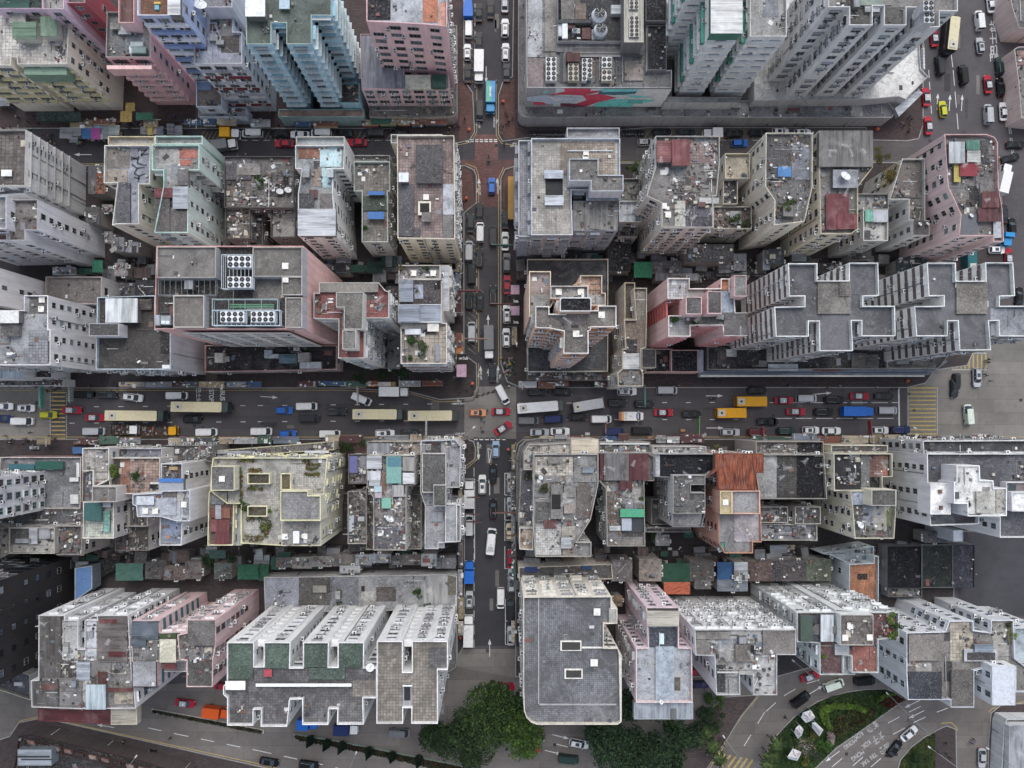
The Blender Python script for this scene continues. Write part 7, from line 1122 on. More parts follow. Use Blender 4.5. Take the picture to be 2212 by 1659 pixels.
tag(m.build('pergola'), 'black metal pergola frame beside the round plaza', 'pergola')
# ---------------------------------------------------------------- roof equipment
def fan_bank(t, o, z, nx, ny, label, k='p#c6c6c2', hgt=1.9, group='rooftop chillers with round fans', legs=True, name='chiller'):
    P = wp(t, o, z+hgt); cx = sum(p[0] for p in P)/4; cy = sum(p[1] for p in P)/4; root = empty(name, (cx, cy, z)); tag(root, label, 'chiller', group)
    m = MB(); m.prism(P, z+.35, z+hgt, k); m.build('casing', root); m = MB()
    for p in inset(P, .12): m.box((p[0], p[1], z), (.14, .14, .4), 'p#55585b')
    m.build('leg_frame', root); a, b, d = Vector(P[0]), Vector(P[1]), Vector(P[3])
    if (b-a).x**2 < (b-a).y**2: a, b, d = Vector(P[1]), Vector(P[2]), Vector(P[0])
    r = min((b-a).length/nx, (d-a).length/ny)*.42
    fm = MB(); fm.cyl((0, 0, 0), r, .14, 'p#a3a5a6', 18, top='p#17181a'); fm.cyl((0, 0, .14), r*.22, .03, 'p#8a8c8e', 8)
    for i in range(5):
        q = i*1.2566; u = Vector((math.cos(q), math.sin(q), 0)); w = Vector((-u.y, u.x, 0)); bb = Vector((0, 0, .15)); fm.poly([bb+u*r*.2, bb+u*r*.85-w*r*.1, bb+u*r*.85+w*r*.18], 'p#4d4f52')
    me = fm.mesh('fan')
    for i in range(nx):
        for j in range(ny): c = a+(b-a)*((i+.5)/nx)+(d-a)*((j+.5)/ny); link('fan', me, root, (c.x-cx, c.y-cy, hgt), i+j)
for q in [(2, (255, 490, 345, 690), 15.6, 2, 5, 'leftmost chiller with ten fans on the shopping podium'), (2, (445, 530, 535, 690), 15.6, 2, 4, 'rust stained chiller under the brown hood on the shopping podium', 'p#b0a58c'), (2, (565, 500, 607, 690), 15.6, 1, 5, 'slim five fan chiller, third column on the shopping podium'), (2, (610, 500, 652, 665), 15.6, 1, 4, 'slim four fan chiller beside the five fan one'), (2, (735, 488, 818, 580), 15.6, 2, 2, 'upper square chiller at right of the chiller row'), (2, (735, 596, 818, 690), 15.6, 2, 2, 'lower square chiller at right of the chiller row', 'p#c0b6a4'), (2, (970, 138, 1055, 315), 21.9, 2, 5, 'ten fan bank on the cream plant room', 'p#b3afa2', .6), (2, (970, -60, 1050, 78), 21.9, 2, 4, 'fan bank at the top edge on the cream plant room', 'p#b3afa2', .6),
          (10, (1950, 535, 2152, 632), 38.5, 4, 2, 'upper eight fan chiller in the factory roof well', 'p#d3d6d8', 2.6), (10, (1950, 712, 2152, 806), 38.5, 4, 2, 'lower eight fan chiller in the factory roof well', 'p#d3d6d8', 2.6), (10, (1888, 1010, 2092, 1102), 38.5, 4, 2, 'left chiller on the long factory roof frame', 'p#d3d6d8', 2.6), (10, (2152, 1010, 2352, 1102), 38.5, 4, 2, 'right chiller on the long factory roof frame', 'p#d3d6d8', 2.6), (3, (1350, 5, 1436, 92), 42, 2, 2, 'upper chiller on the grey tower roof', 'p#b9babb', 4), (3, (1356, 104, 1442, 196), 41.2, 2, 2, 'lower chiller on the grey tower roof edge', 'p#b9babb', 4)]:
    fan_bank(*q[:6], **({'k': q[6]} if len(q) > 6 else {}), **({'hgt': q[7]} if len(q) > 7 else {}))
def frame(t, o, z, k, label, name, n, kk=None):
    P = wp(t, o, z); m = MB()
    for i in range(4):
        a, b = Vector((*P[i], z)), Vector((*P[(i+1) % 4], z)); m.tube(a, b, .08, k); m.tube(a-Vector((0, 0, 1)), b-Vector((0, 0, 1)), .06, k); m.cyl((*P[i], z-2.6), .07, 2.6, k, 6)
    for i in range(1, n): m.tube(Vector((*P[0], z)).lerp((*P[1], z), i/n), Vector((*P[3], z)).lerp((*P[2], z), i/n), .05, k)
    c = Vector(P[0]); o_ = m.build(name, None, (c.x, c.y, 0)); o_.location = (c.x, c.y, 0); tag(o_, label, 'frame')
frame(10, (1900, 525, 2165, 815), 40.6, 'p#aeb6bb', 'steel maintenance frame around the two upper factory chillers', 'steel_frame', 8); frame(10, (1820, 1000, 2400, 1130), 40.6, 'p#b6c6cf', 'long steel frame around the two lower factory chillers', 'steel_frame', 14); frame(10, (1820, 905, 2380, 1000), 39.8, 'p#8fa3a6', 'steel frame over the green pipes on the factory roof', 'steel_frame', 4); frame(10, (1360, 740, 1850, 870), 39.2, 'p#6d7274', 'dark frame over the pipe trench on the factory roof', 'steel_frame', 10)
m = MB()
for y in (955, 975): m.tube(TW(10, 1970, y, 39), TW(10, 2350, y, 39), .22, 'p#4a7a5f')
for x in (2060, 2150, 2250): m.tube(TW(10, x, 950, 39), TW(10, x, 985, 39), .2, 'p#4a7a5f')
tag(m.build('pipework'), 'green water pipes in the lower factory roof well', 'pipes')
m = MB()
for i in range(9): y = 412+i*9; m.tube(TW(2, 480, y, 16.2), TW(2, 900, y, 16.2), .1, rnd.choice(['p#9a9b9c', 'p#5a5b5d', 'p#77706a']))
for i in range(10): x = 660+i*28; m.tube(TW(2, x, 470, 16), TW(2, x, 690+rnd.uniform(-60, 20), 16), .12, rnd.choice(['p#8a8b8c', 'p#5a5b5d', 'p#6b4a42']))
for i in range(7): x = 380+i*10; m.tube(TW(2, x, 440, 16), TW(2, x, 700, 16), .09, rnd.choice(['p#8a8b8c', 'p#5a5b5d']))
tag(m.build('pipework'), 'bundles of grey pipes between the podium chillers', 'pipes')
def tower(t, x, y, r, h, z, label):
    p = TW(t, x, y, z+h); root = empty('cooling_tower', (p.x, p.y, z)); tag(root, label, 'cooling tower', 'round cooling towers on the shopping podium')
    m = MB(); m.cyl((p.x, p.y, z), r*1.08, h*.72, 'p#a6aab0', 24, r); m.cyl((p.x, p.y, z+h*.72), r, h*.18, 'p#c3c6c9', 24, r*.68, top='p#1b1c1e'); m.cyl((p.x, p.y, z+h*.9), r*.68, h*.1, 'p#b3b6ba', 24, top='p#1d1e20'); m.build('drum', root); m = MB()
    for i in range(6):
        a = i*1.047; u = Vector((math.cos(a), math.sin(a), 0)); w = Vector((-u.y, u.x, 0)); c = Vector((p.x, p.y, z+h+.03)); m.poly([c+u*r*.08, c+u*r*.62-w*r*.06, c+u*r*.62+w*r*.12], 'p#77797c')
    m.build('fan', root); m = MB(); m.box((p.x, p.y, z+h), (r*1.35, .12, .08), 'p#8a8d90', .6); m.build('fan_guard', root)
tower(2, 718, 105, 1.7, 4.5, 15.6, 'upper large round cooling tower on the shopping podium'); tower(2, 730, 235, 1.55, 4.2, 15.6, 'lower large round cooling tower on the shopping podium'); tower(2, 505, 250, .65, 2, 15.6, 'small round cooling tower beside pipes on the shopping podium')
def dish(t, x, y, r, z, label, tilt=.5, az=1.0):
    p = TW(t, x, y, z+r); root = empty('satellite_dish', (p.x, p.y, z)); tag(root, label, 'satellite dish', 'satellite dishes on the roofs'); m = MB(); d = Vector((math.cos(az)*math.sin(tilt), math.sin(az)*math.sin(tilt), math.cos(tilt))); u = d.orthogonal().normalized(); w = d.cross(u); c = Vector((p.x, p.y, z+r*.9))
    G = [[c+d*(.28*r*(k/4)**2)+(u*math.cos(a*math.pi/9)+w*math.sin(a*math.pi/9))*(r*k/4) for a in range(18)] for k in range(5)]
    for k in range(4):
        for a in range(18): b = (a+1) % 18; m.poly([G[k][a], G[k][b], G[k+1][b], G[k+1][a]], 'p#d3d5d5')
    m.build('reflector', root); m = MB(); m.tube(c+u*r*.9+d*.2*r, c+d*r*.8, .03, 'p#9a9c9d', 5); m.tube(c-u*r*.9+d*.2*r, c+d*r*.8, .03, 'p#9a9c9d', 5); m.box(c+d*r*.8, (.16, .16, .16), 'p#8a8c8d'); m.build('feed_arm', root); m = MB(); m.cyl((p.x, p.y, z), .08, r*.9, 'p#77797b', 7); m.build('mast', root)
for q in [(0, 1712, 45, 1.35, 30, 'large oval dish above the lavender roof'), (1, 185, 1645, .8, 13, 'left dish of the pair on the derelict roofs'), (1, 255, 1632, .8, 13, 'right dish of the pair on the derelict roofs'), (11, 1065, 92, .5, 16, 'small dish between the two blue awnings'), (3, 678, 1513, 1.15, 25, 'white oval dish below the corrugated grey roof'), (23, 810, 1185, .75, 20.5, 'dish on the ivory block beside the pebbled terrace'), (31, 958, 800, .8, 35.5, 'dish on the white winged block parapet'), (21, 1122, 1138, .95, 20, 'tilted dish on the rooftop hut block', 1.1), (32, 1243, 1095, .45, 28.5, 'small oval dish on the lilac pink block'), (22, 210, 778, .5, 19.5, 'round dish beside the cream terrace'), (13, 1320, 262, .45, 18.5, 'dish on the stained white block dark roof'), (13, 1385, 258, .4, 18.5, 'second smaller dish on the stained white block dark roof'), (13, 1760, 190, .5, 25, 'dish on the grey tarp of the right pink block'), (22, 1425, 962, .35, 23, 'tiny dish on the black felt roof stair room'), (20, 1040, 1060, .45, 15, 'small dish on the dark brown roof left of lilac block'), (13, 205, 40, .55, 24, 'dish at the head of the weed bush on the ivory roof')]: dish(*q)
# antennas
AN = {'the derelict rooftop block': 7, 'the corrugated grey roof block': 6, 'the ivory block with the blue tarp': 4, 'the block with the maroon and grey sheds': 6, 'the pair of grey slabs with the black roof': 8, 'the grey corner block below the crossing': 7, 'the block with the black felt roof': 3, 'the ivory block with the wrinkled black roof': 5, 'the block buried in rooftop huts': 5, 'the orange cross-shaped tower': 2, 'the coral pink tower': 2, 'the ruined low roofs behind the mint block': 4, 'the ashen block with the pipes': 3, 'the white block with the patched grey roof': 4, 'the mint green block': 2, 'the stained white block': 2, 'the block with the terracotta garden terrace': 3, 'the grey tower with red roof terraces': 2, 'the white block with the tiled terrace': 2, 'the pink block at the right': 3}
ar = random.Random(21)
for s, n in AN.items():
    r_, P, z = BL[s]; xs = [p[0] for p in P]; ys = [p[1] for p in P]; k = 0
    pos = ['upper edge', 'lower edge', 'left side', 'right side', 'middle', 'upper left corner', 'lower right corner', 'lower left corner']
    for kk in range(n):
        for _ in range(30):
            x, y = ar.uniform(min(xs), max(xs)), ar.uniform(min(ys), max(ys))
            if inpoly(inset(P, .6), x, y): break
        h = ar.uniform(2, 4); a = ar.uniform(0, 3.1); root = empty('roof_antenna', (x, y, z-1)); m = MB(); m.cyl((x, y, z-1), .035, h, 'p#b3b3b0', 5); m.build('mast', root); m = MB(); c, s2 = math.cos(a), math.sin(a); zz = z-1+h-.1; L = ar.uniform(1.1, 2)
        m.tube((x-c*L*.3, y-s2*L*.3, zz), (x+c*L*.7, y+s2*L*.7, zz), .03, 'p#c3c3c0', 4)
        for j in range(7):
            f = -.28+j*.16; q = (x+c*L*f, y+s2*L*f, zz); w = .5-.04*j; m.tube((q[0]+s2*w, q[1]-c*w, zz), (q[0]-s2*w, q[1]+c*w, zz), .022, 'p#c3c3c0', 4)
        m.build('boom', root); tag(root, uniq([f'antenna on {s}, {q}' for q in pos[kk % 8:]+pos[:kk % 8]]), 'antenna', 'thin antennas on the roofs')
# ventilation plant on the pink podium
def lump(name, t, label, cat, boxes, z):
    m = MB()
    for b in boxes:
        o, k, h = b[:3]; P = wp(t, o, z+h); m.prism(inset(P, .08), z+h-.1, z+h, k, k); m.prism(P, z, z+h-.1, k)
    c = m.v[0]; o = m.build(name, None, (c[0], c[1], z)); o.location = (c[0], c[1], z); tag(o, label, cat)
lump('ventilation_unit', 11, 'slatted blue grey ventilation unit on the pink podium', 'ventilation unit', [((178, 1375, 332, 1455), 'n#5f7d88', 1.9)], 7); lump('ventilation_duct', 11, 'silver bent duct left of the blue ventilation unit', 'duct', [((52, 1340, 118, 1385), 'p#aeb3b6', 1.1), ((52, 1340, 85, 1410), 'p#a3a8ab', 1.3), ((80, 1375, 180, 1412), 'p#b3b8bb', 1.0)], 7); lump('ventilation_duct', 11, 'rust spotted silver duct box right of the blue unit', 'duct', [((338, 1362, 440, 1445), 'r#a39d94', 2.2)], 7); lump('ventilation_duct', 11, 'silver duct with cowl by the podium right end', 'duct', [((355, 1442, 540, 1500), 'p#aab0b4', 1.3), ((420, 1445, 440, 1498), 'p#c3c8ca', 1.5)], 7); lump('roof_kiosk', 10, 'cream kiosk with stairs on the pink podium', 'kiosk', [((1838, 1365, 1912, 1448), 'p#bdb6a6', 2.0), ((1912, 1395, 1962, 1440), 'p#a9a59a', .8)], 7); lump('condenser', 10, 'pair of condenser units at the pink factory corner', 'condenser', [((1375, 1045, 1460, 1115), 'r#98a0a3', 1.4), ((1380, 1090, 1415, 1120), 'p#c6cfd1', 1.6), ((1420, 1090, 1450, 1120), 'p#c6cfd1', 1.6), ((1325, 1040, 1372, 1130), 'm#a9b0b5', 1.0)], 38.2); lump('plant_boxes', 2, 'cluster of silver plant boxes beside the cooling towers', 'plant box', [((358, 195, 395, 310), 'p#b9bdc0', 1.6), ((395, 185, 442, 330), 'p#cdd2d4', 2.0), ((565, 235, 640, 335), 'r#6b4a44', 1.4), ((648, 250, 678, 340), 'p#9a9c9e', 1.5), ((815, 40, 910, 120), 'n#c9cdd0', 1.8)], 15.6); lump('hood', 2, 'rusty brown hood at the head of the second chiller', 'hood', [((432, 447, 548, 530), 'm#5a3230', 2.4)], 15.6); lump('condenser', 0, 'mint condenser cluster on the dark roof of the pink block', 'condenser', [((1115, 355, 1225, 400), 'p#9aa5a3', 1.0), ((1130, 400, 1250, 455), 'p#6f8580', 1.2), ((1105, 390, 1130, 455), 'p#c3c6c4', .7)], 24.5)
# dark cracks drawn on the blue roof
m = MB(); cz = 23.03
for pl in [[(1120, -290), (1190, -310), (1240, -360), (1260, -385)], [(1190, -310), (1175, -260), (1240, -240), (1255, -250)], [(1130, -250), (1175, -215), (1240, -225)], [(1175, -215), (1150, -170), (1190, -150), (1245, -170)], [(1190, -150), (1185, -100)], [(1180, -370), (1250, -370)], [(1200, -330), (1275, -340)], [(1120, -315), (1180, -290)], [(1150, -140), (1200, -125)]]:
    for a, b in zip(pl, pl[1:]):
        p, q = TW(10, *a, cz), TW(10, *b, cz); d = (q-p).normalized(); n_ = Vector((-d.y, d.x, 0))*.22; m.poly([p-n_, q-n_*.6, q+n_*.6, p+n_], 'p#3a3c42')
o = m.build('crack_drawing', BL['the cracked blue roof block'][0])
# painted wall of the shopping podium: plain abstract shapes on the wall itself
ra, Pa, za = BL['the grey shopping podium']; m = MB()
def mural(pts, k, dy):
    k = 'p#'+''.join('%02x' % min(255, int(int(k[i:i+2], 16)*1.5+22)) for i in (2, 4, 6))
    o = []
    for x, y in pts:
        f = (y-755)/(930-755); zz = 16.2-f*10.2; yw = TW(2, 600, 752, 16.4).y-.02-dy; o.append((TW(2, x, 755+0*y, zz).x if 0 else TW(2, x, y, zz).x, yw, zz))
    m.poly(o, k)
mural([(92, 757), (1335, 757), (1240, 930), (82, 930)], 'p#c6ccd3', .03)
for i, (pts, k) in enumerate([([(92, 780), (290, 785), (200, 820), (90, 830)], 'p#3f9a8a'), ([(410, 757), (640, 757), (640, 780), (560, 812), (430, 812)], 'p#a3182c'), ([(270, 820), (420, 785), (760, 775), (580, 820), (400, 815)], 'p#8f1628'), ([(570, 820), (720, 805), (860, 840), (720, 880), (600, 860)], 'p#a81a2e'), ([(520, 900), (620, 860), (740, 865), (600, 928), (510, 925)], 'p#8f1628'), ([(740, 760), (1050, 757), (1020, 800), (840, 815), (700, 805)], 'p#24494f'), ([(720, 757), (1050, 757), (1045, 775), (740, 785)], 'p#3f9a8a'), ([(850, 805), (1190, 830), (1000, 840), (960, 820)], 'p#3f9a8a'), ([(690, 890), (840, 855), (1190, 858), (1150, 880), (1000, 890), (990, 930), (670, 930)], 'p#3a9485'), ([(960, 860), (1090, 860), (1080, 895), (950, 890)], 'p#2a7a70'), ([(90, 835), (250, 815), (420, 830), (580, 835), (480, 880), (300, 905), (90, 870)], 'p#7d828c'), ([(260, 830), (420, 845), (560, 850), (330, 870)], 'p#a3a8b2'), ([(150, 882), (240, 885), (255, 910), (148, 912)], 'p#a3182c'), ([(380, 895), (500, 900), (600, 928), (380, 928)], 'p#4a1a24')]): mural(pts, k, .05+.012*i)
m.build('mural', ra)
# ---------------------------------------------------------------- market stalls, awnings, signs
def awning(t, o, z, k, label, name='market_stall', cat='stall', group=None, post=True, goods=True, seed=0):
    P = wp(t, o, z); cx = sum(p[0] for p in P)/len(P); cy = sum(p[1] for p in P)/len(P); root = empty(name, (cx, cy, .1)); tag(root, label, cat, group); rng = random.Random(seed)
    m = MB(); zz = [z+rng.uniform(-.25, .1) for _ in P]; m.poly([(*p, q) for p, q in zip(P, zz)], k); m.poly([(*p, q-.05) for p, q in zip(P, zz)][::-1], k); m.build('canopy', root)
    for p in inset(P, .15):
        if post: m = MB(); m.cyl((*p, .1), .04, z-.25, 'p#8a8c8e', 5); m.build('pole', root)
    if goods: m = MB(); I = inset(P, .35); m.prism(I, .1, .9, 'p#5a4a42'); junk(m, I, .9, 10, rng, .7, ['p#8a3a4a', 'p#b5a06a', 'p#4a6a8a', 'p#c3c3c0', 'p#5a8a5a']); m.build('counter', root)
ST_ = [(510, 1090, 618, 1185, 'n#8d8f93', 'grey'), (618, 1080, 696, 1165, 'n#8b8d8f', 'light grey ribbed'), (595, 1170, 665, 1222, 'n#7f8287', 'small grey'), (697, 1100, 780, 1188, 'f#2f6ba3', 'blue'), (725, 1062, 860, 1096, 'f#7fa6bd', 'pale blue strip'), (780, 1098, 860, 1195, 'f#a83f8f', 'magenta'), (820, 1145, 880, 1195, 'f#a9b0b0', 'pale grey patch'), (862, 1065, 930, 1150, 'n#7f8f93', 'blue grey'), (930, 1070, 1022, 1160, 'n#98a5a3', 'pale green grey'), (880, 1110, 930, 1190, 'f#77828a', 'slate grey'), (1200, 1082, 1262, 1150, 'n#75787e', 'dull grey square'), (1262, 1085, 1308, 1155, 'f#b5a03a', 'yellow'), (1308, 1085, 1340, 1150, 'f#b39aa0', 'pale pink'), (1340, 1080, 1400, 1155, 'n#6d7884', 'dark blue grey'), (1428, 1060, 1490, 1150, 'n#83868c', 'mid grey corrugated'), (1490, 1075, 1560, 1155, 'n#8b8f96', 'end grey'), (-60, 750, 80, 905, 'n#8a8d94', 'large grey left edge')]
for i, (x0, y0, x1, y1, k, d) in enumerate(ST_): awning(0, (x0, y0, x1, y1), 2.8+.1*(i % 3), k, f'street market stall with a {d} canopy on the brick street', group='market stalls on the upper street', seed=i)
awning(11, (1700, 1213, 1757, 1372), 3.6, 'f#c9792a', 'orange shop awning over the left pavement of the cross street', 'shop_awning', 'awning', goods=False); awning(1, (2142, 1510, 2212, 1880), 3.4, 'f#b98a2c', 'mustard shop awning over the right pavement of the cross street', 'shop_awning', 'awning', goods=False); awning(20, (618, 515, 712, 570), 3, 'f#3a6aa3', 'blue tarp stall beside the crates at the left kerb', seed=31)
def signboard(t, o, z, label, k1, k2, texts):
    x0, y0, x1, y1 = o; root = empty('shop_sign', TW(t, (x0+x1)/2, (y0+y1)/2, z)); tag(root, label, 'sign', 'slanted shop signs on the cross street'); m = MB()
    for a, b, k in ((y0, y0*.55+y1*.45, k1), (y0*.55+y1*.45, y1, k2)):
        P = [TW(t, x, y, z+dz) for x, y, dz in ((x0, a, .5), (x1, a, -.5), (x1, b, -.5), (x0, b, .5))]; m.poly(P, k); m.poly([p-Vector((0, 0, .12)) for p in reversed(P)], 'p#55504f')
    m.build('panel', root); m = MB()
    for y in (y0, (y0+y1)/2, y1): m.tube(TW(t, x0-30, y, z+.4), TW(t, x1, y, z-.55), .05, 'p#77777a', 5)
    m.build('bracket', root)
    for s, x, y, sz, k, rot in texts: q = rtext(s, None, 0, 0, 0, sz, k, name='lettering', par=1, sx=.8); q.parent = root; p = TW(t, x, y, z+.06)-root.location; q.location = (p.x, p.y, .1); q.rotation_euler = (0, .25, R(rot))
signboard(11, (1702, 1376, 1786, 1572), 4.5, 'slanted sign with white script on black above pink, left pavement', 'p#26221f', 'p#b58fa3', [('Coca-Cola', 1746, 1412, .85, 'p#d6d2d0', 0), ('茶餐廳', 1730, 1520, .7, 'p#8a5a72', 90)])
signboard(11, (2166, 785, 2240, 960), 4.5, 'pink and black slanted sign, upper on the right pavement', 'p#b58fa3', 'p#2a2524', [('Coca', 2203, 922, .95, 'p#d6d2d0', 0)]); signboard(11, (2166, 965, 2240, 1138), 4.5, 'pink and black slanted sign, lower on the right pavement', 'p#b391a5', 'p#2a2524', [('Coca', 2203, 1102, .95, 'p#d6d2d0', 0)])
def beam(t, a, b, z, k, label, w=.35):
    p, q = TW(t, *a, z), TW(t, *b, z); root = empty('projecting_sign', p); tag(root, label, 'sign', 'signs on arms projecting over the roads'); d = (q-p); L = d.length; an = math.atan2(d.y, d.x); c = (p+q)/2
    m = MB(); m.box((c.x, c.y, z-1.2), (L*.8, w*.6, 1.6), k, an); m.build('board', root); m = MB(); m.tube(p, q, .08, k); m.tube(p+Vector((0, 0, .7)), q, .04, 'p#8a8a88', 4)
    for i in range(7): g = p.lerp(q, .12+i*.12); m.box((g.x, g.y, z-.02), (.1, w*1.6, .06), k, an)
    m.build('arm', root)
for q in [(11, (1700, 830), (1925, 832), 8, 'p#7a2f38', 'red framed sign over the parked cars on the cross street'), (11, (1985, 945), (2200, 948), 8, 'p#5d2a26', 'dark red sign over the right lane of the cross street'), (11, (1740, 1242), (1990, 1245), 8, 'p#8a6a5a', 'thin brown sign arm above the grey lorry'), (11, (1995, 438), (2190, 442), 8, 'p#3f6a5a', 'green sign arm over the upper cross street'), (21, (1755, 1090), (1915, 1095), 7, 'p#5a3f38', 'upper brown sign arm beside the parked van'), (21, (1770, 1155), (1925, 1160), 7, 'p#5a3f38', 'lower brown sign arm beside the parked van'), (21, (1780, 948), (1900, 945), 7, 'p#5a3a30', 'brown sign arm across the white parked lorry'), (21, (2010, 1078), (2230, 1075), 7, 'p#6a3f30', 'rusty sign arm across the dark estate'), (21, (2110, 1275), (2240, 1272), 7, 'p#6a4a3a', 'brown sign arm over the cream hatchback'), (21, (850, -10), (852, 155), 8, 'p#a9a29a', 'pale sign arm across the tilted white van'), (21, (1440, 430), (1442, 250), 8, 'p#b3b0a8', 'pale cross bar sign over the right cream bus'), (22, (1100, -20), (1105, 175), 8, 'p#3f7a66', 'green lattice sign across the dark people carrier'), (22, (1565, 420), (1570, 245), 8, 'p#4a7a3a', 'green and yellow sign at the lower kerb'), (22, (765, 400), (768, 295), 8, 'p#7a4a38', 'thin rusty sign above the navy van'), (22, (2118, 440), (2118, 335), 8, 'p#8a2f38', 'red sign over the maroon estate'), (23, (905, 425), (895, 270), 8, 'p#7a2a30', 'dark red sign left of the lowest white hatchback'), (20, (345, -20), (348, 195), 9, 'p#4a8a76', 'teal green sign at the left crossing', .7), (20, (600, -20), (598, 140), 9, 'p#77807a', 'grey sign at the left end of the queue', .7), (3, (1345, 390), (1350, 620), 9, 'p#b3b6b8', 'pale sign frame on the white podium corner', .6)]: beam(*q)
m = None
def lampp(t, a, b, h, label):
    p, q = TW(t, *a), TW(t, *b, h); root = empty('street_lamp', (p.x, p.y, 0)); tag(root, label, 'street lamp', 'street lamps'); m = MB(); m.cyl((p.x, p.y, 0), .12, h-.3, 'p#8a8d8f', 8, .07); m.build('pole', root); m = MB(); m.tube((p.x, p.y, h-.4), q, .05, 'p#8a8d8f', 5); m.build('arm', root); m = MB(); d = Vector((q.x-p.x, q.y-p.y, 0)); m.box((q.x, q.y, h-.12), (.7, .3, .15), 'p#c6c8c8', math.atan2(d.y, d.x)); m.build('lamp_head', root)
for q in [(21, (1740, 462), (1850, 345), 9, 'lamp leaning over the crossing from the grey corner block'), (23, (1283, 420), (1280, 350), 9, 'lamp at the foot of the right yellow crossing'), (33, (1495, 1545), (1400, 1480), 8, 'lamp between the second lawn and brown pavement'), (33, (340, 830), (235, 740), 9, 'lamp above the red taxi on the curve'), (33, (1220, 1245), (1040, 1020), 10, 'tall lamp leaning over the bottom right road'), (32, (1880, 1535), (1780, 1390), 10, 'tall lamp beside the palms'), (33, (1945, 1530), (1900, 1490), 8, 'lamp beside the silver sedan at lower right'), (31, (1720, 460), (1805, 465), 8, 'lamp beside the white lorry at the lower cross street'), (31, (790, 1650), (840, 1530), 9, 'lamp on the bottom road behind the conical trees'), (30, (1155, 1640), (1165, 1560), 9, 'lamp at the shop row on the bottom pavement')]: lampp(*q)
def bin_(t, x, y, lab):
    p = TW(t, x, y, .8); root = empty('litter_bin', (p.x, p.y, .14)); tag(root, lab, 'litter bin', 'orange litter bins on the pavements'); m = MB(); m.cyl((p.x, p.y, .14), .34, .9, 'p#c84a26', 12); m.build('body', root); m = MB(); m.cyl((p.x, p.y, 1.04), .38, .3, 'p#d65a30', 12, .12); m.build('lid', root)
for q in [(1, 2100, 870, 'orange bin on the right pavement above the upper junction'), (1, 1808, 1110, 'orange bin on the left kerb bulge of the upper junction'), (11, 1785, 40, 'orange bin on the left pavement below the brick junction'), (11, 1838, 1630, 'orange bin at the corner above the main crossing'), (21, 2145, 535, 'orange bin at the corner below the main crossing'), (31, 1735, 540, 'orange bin beside the lower white lorry'), (3, 957, 1105, 'orange bin on the brick street at upper right'), (13, 1215, 1605, 'orange bin on the main road pavement under the twin towers'), (3, 2125, 1055, 'orange bin by the avenue at the right edge')]: bin_(*q)
# orange skip, crates, tarps at the left kerb
lump('skip', 20, 'orange red crate skip at the lower kerb of the main road', 'skip', [((893, 430, 1002, 492), 'p#b5401c', 1.0), ((905, 440, 990, 482), 'p#4a2a18', 1.02)], .1)
for x, y, w, k, lab in ((1570, 436, 70, 'p#8a4a5a', 'pinkish crate at the kerb behind the dump truck'), (1930, 440, 45, 'p#8a8a80', 'grey crate pile at the kerb by the white minibus'), (2010, 470, 60, 'p#6a5a4a', 'brown pallet stack at the kerb'), (680, 480, 110, 'p#6a4a34', 'long brown pallet stack near the left crossing'), (1010, 455, 50, 'p#7a6a5a', 'brown box beside the orange skip'), (290, 520, 80, 'p#8a9aa3', 'wrapped pale bundle at the left corner')): lump('crate_stack', 20, lab, 'crates', [((x-w/2, y-14, x+w/2, y+14), k, .8), ((x-w/4, y-10, x+w/4, y+8), 'p#77706a', 1.3)], .14)
for x, y, k, lab in ((1430, 372, 'p#a8764a', 'brown carton lying in the bottom lane'), (1485, 415, 'p#a3724a', 'brown carton at the kerb below the bottom lane'), (1145, 432, 'p#9a6a44', 'brown carton left of the cartons at the kerb'), (1205, 436, 'p#8a6a4a', 'tan carton beside the blue bag at the kerb'), (1285, 436, 'p#a3744a', 'brown carton right of the blue bag at the kerb'), (1245, 438, 'p#7a8fb3', 'blue bag between cartons at the kerb'), (612, 402, 'p#b3b3b0', 'white pallet at the kerb right of the white sedan')): lump('carton', 22, lab, 'carton', [((x-20, y-12, x+20, y+12), k, .5)], .02)
# lit shop front strip by the main road
m = MB()
for i, (a, b, k) in enumerate([(705, 760, 'p#b5b3ae'), (765, 940, 'p#a59a96'), (945, 1000, 'e#c8742a'), (1005, 1140, 'p#b5aaa0'), (1145, 1180, 'p#8a6a3a')]):
    P = wp(11, (a, 1615, b, 1650), 3.5); m.prism(P, 3.2, 3.5, k)
tag(m.build('shop_sign_strip'), 'strip of shop sign boxes with a glowing orange one by the main road', 'sign')
# floor slabs bridging the stair recesses of the white winged blocks
for nm, x0, x1 in (('the white winged block with green roofs', -35, 48), ('the white winged block with green roofs', 602, 684), ('the white winged block with tan tiled roof', 1238, 1320)):
    for f in range(9): m = MB(); zz = 33.5-f*3.1; P = [tuple(TW(31, x, y, 36).xy) for x, y in ((x0+1, 586), (x1-1, 586), (x1-1, 650), (x0+1, 650))]; m.prism(ccw(P), zz-1.8, zz, 'w#b9bbbc'); m.build('landing', BL[nm][0])
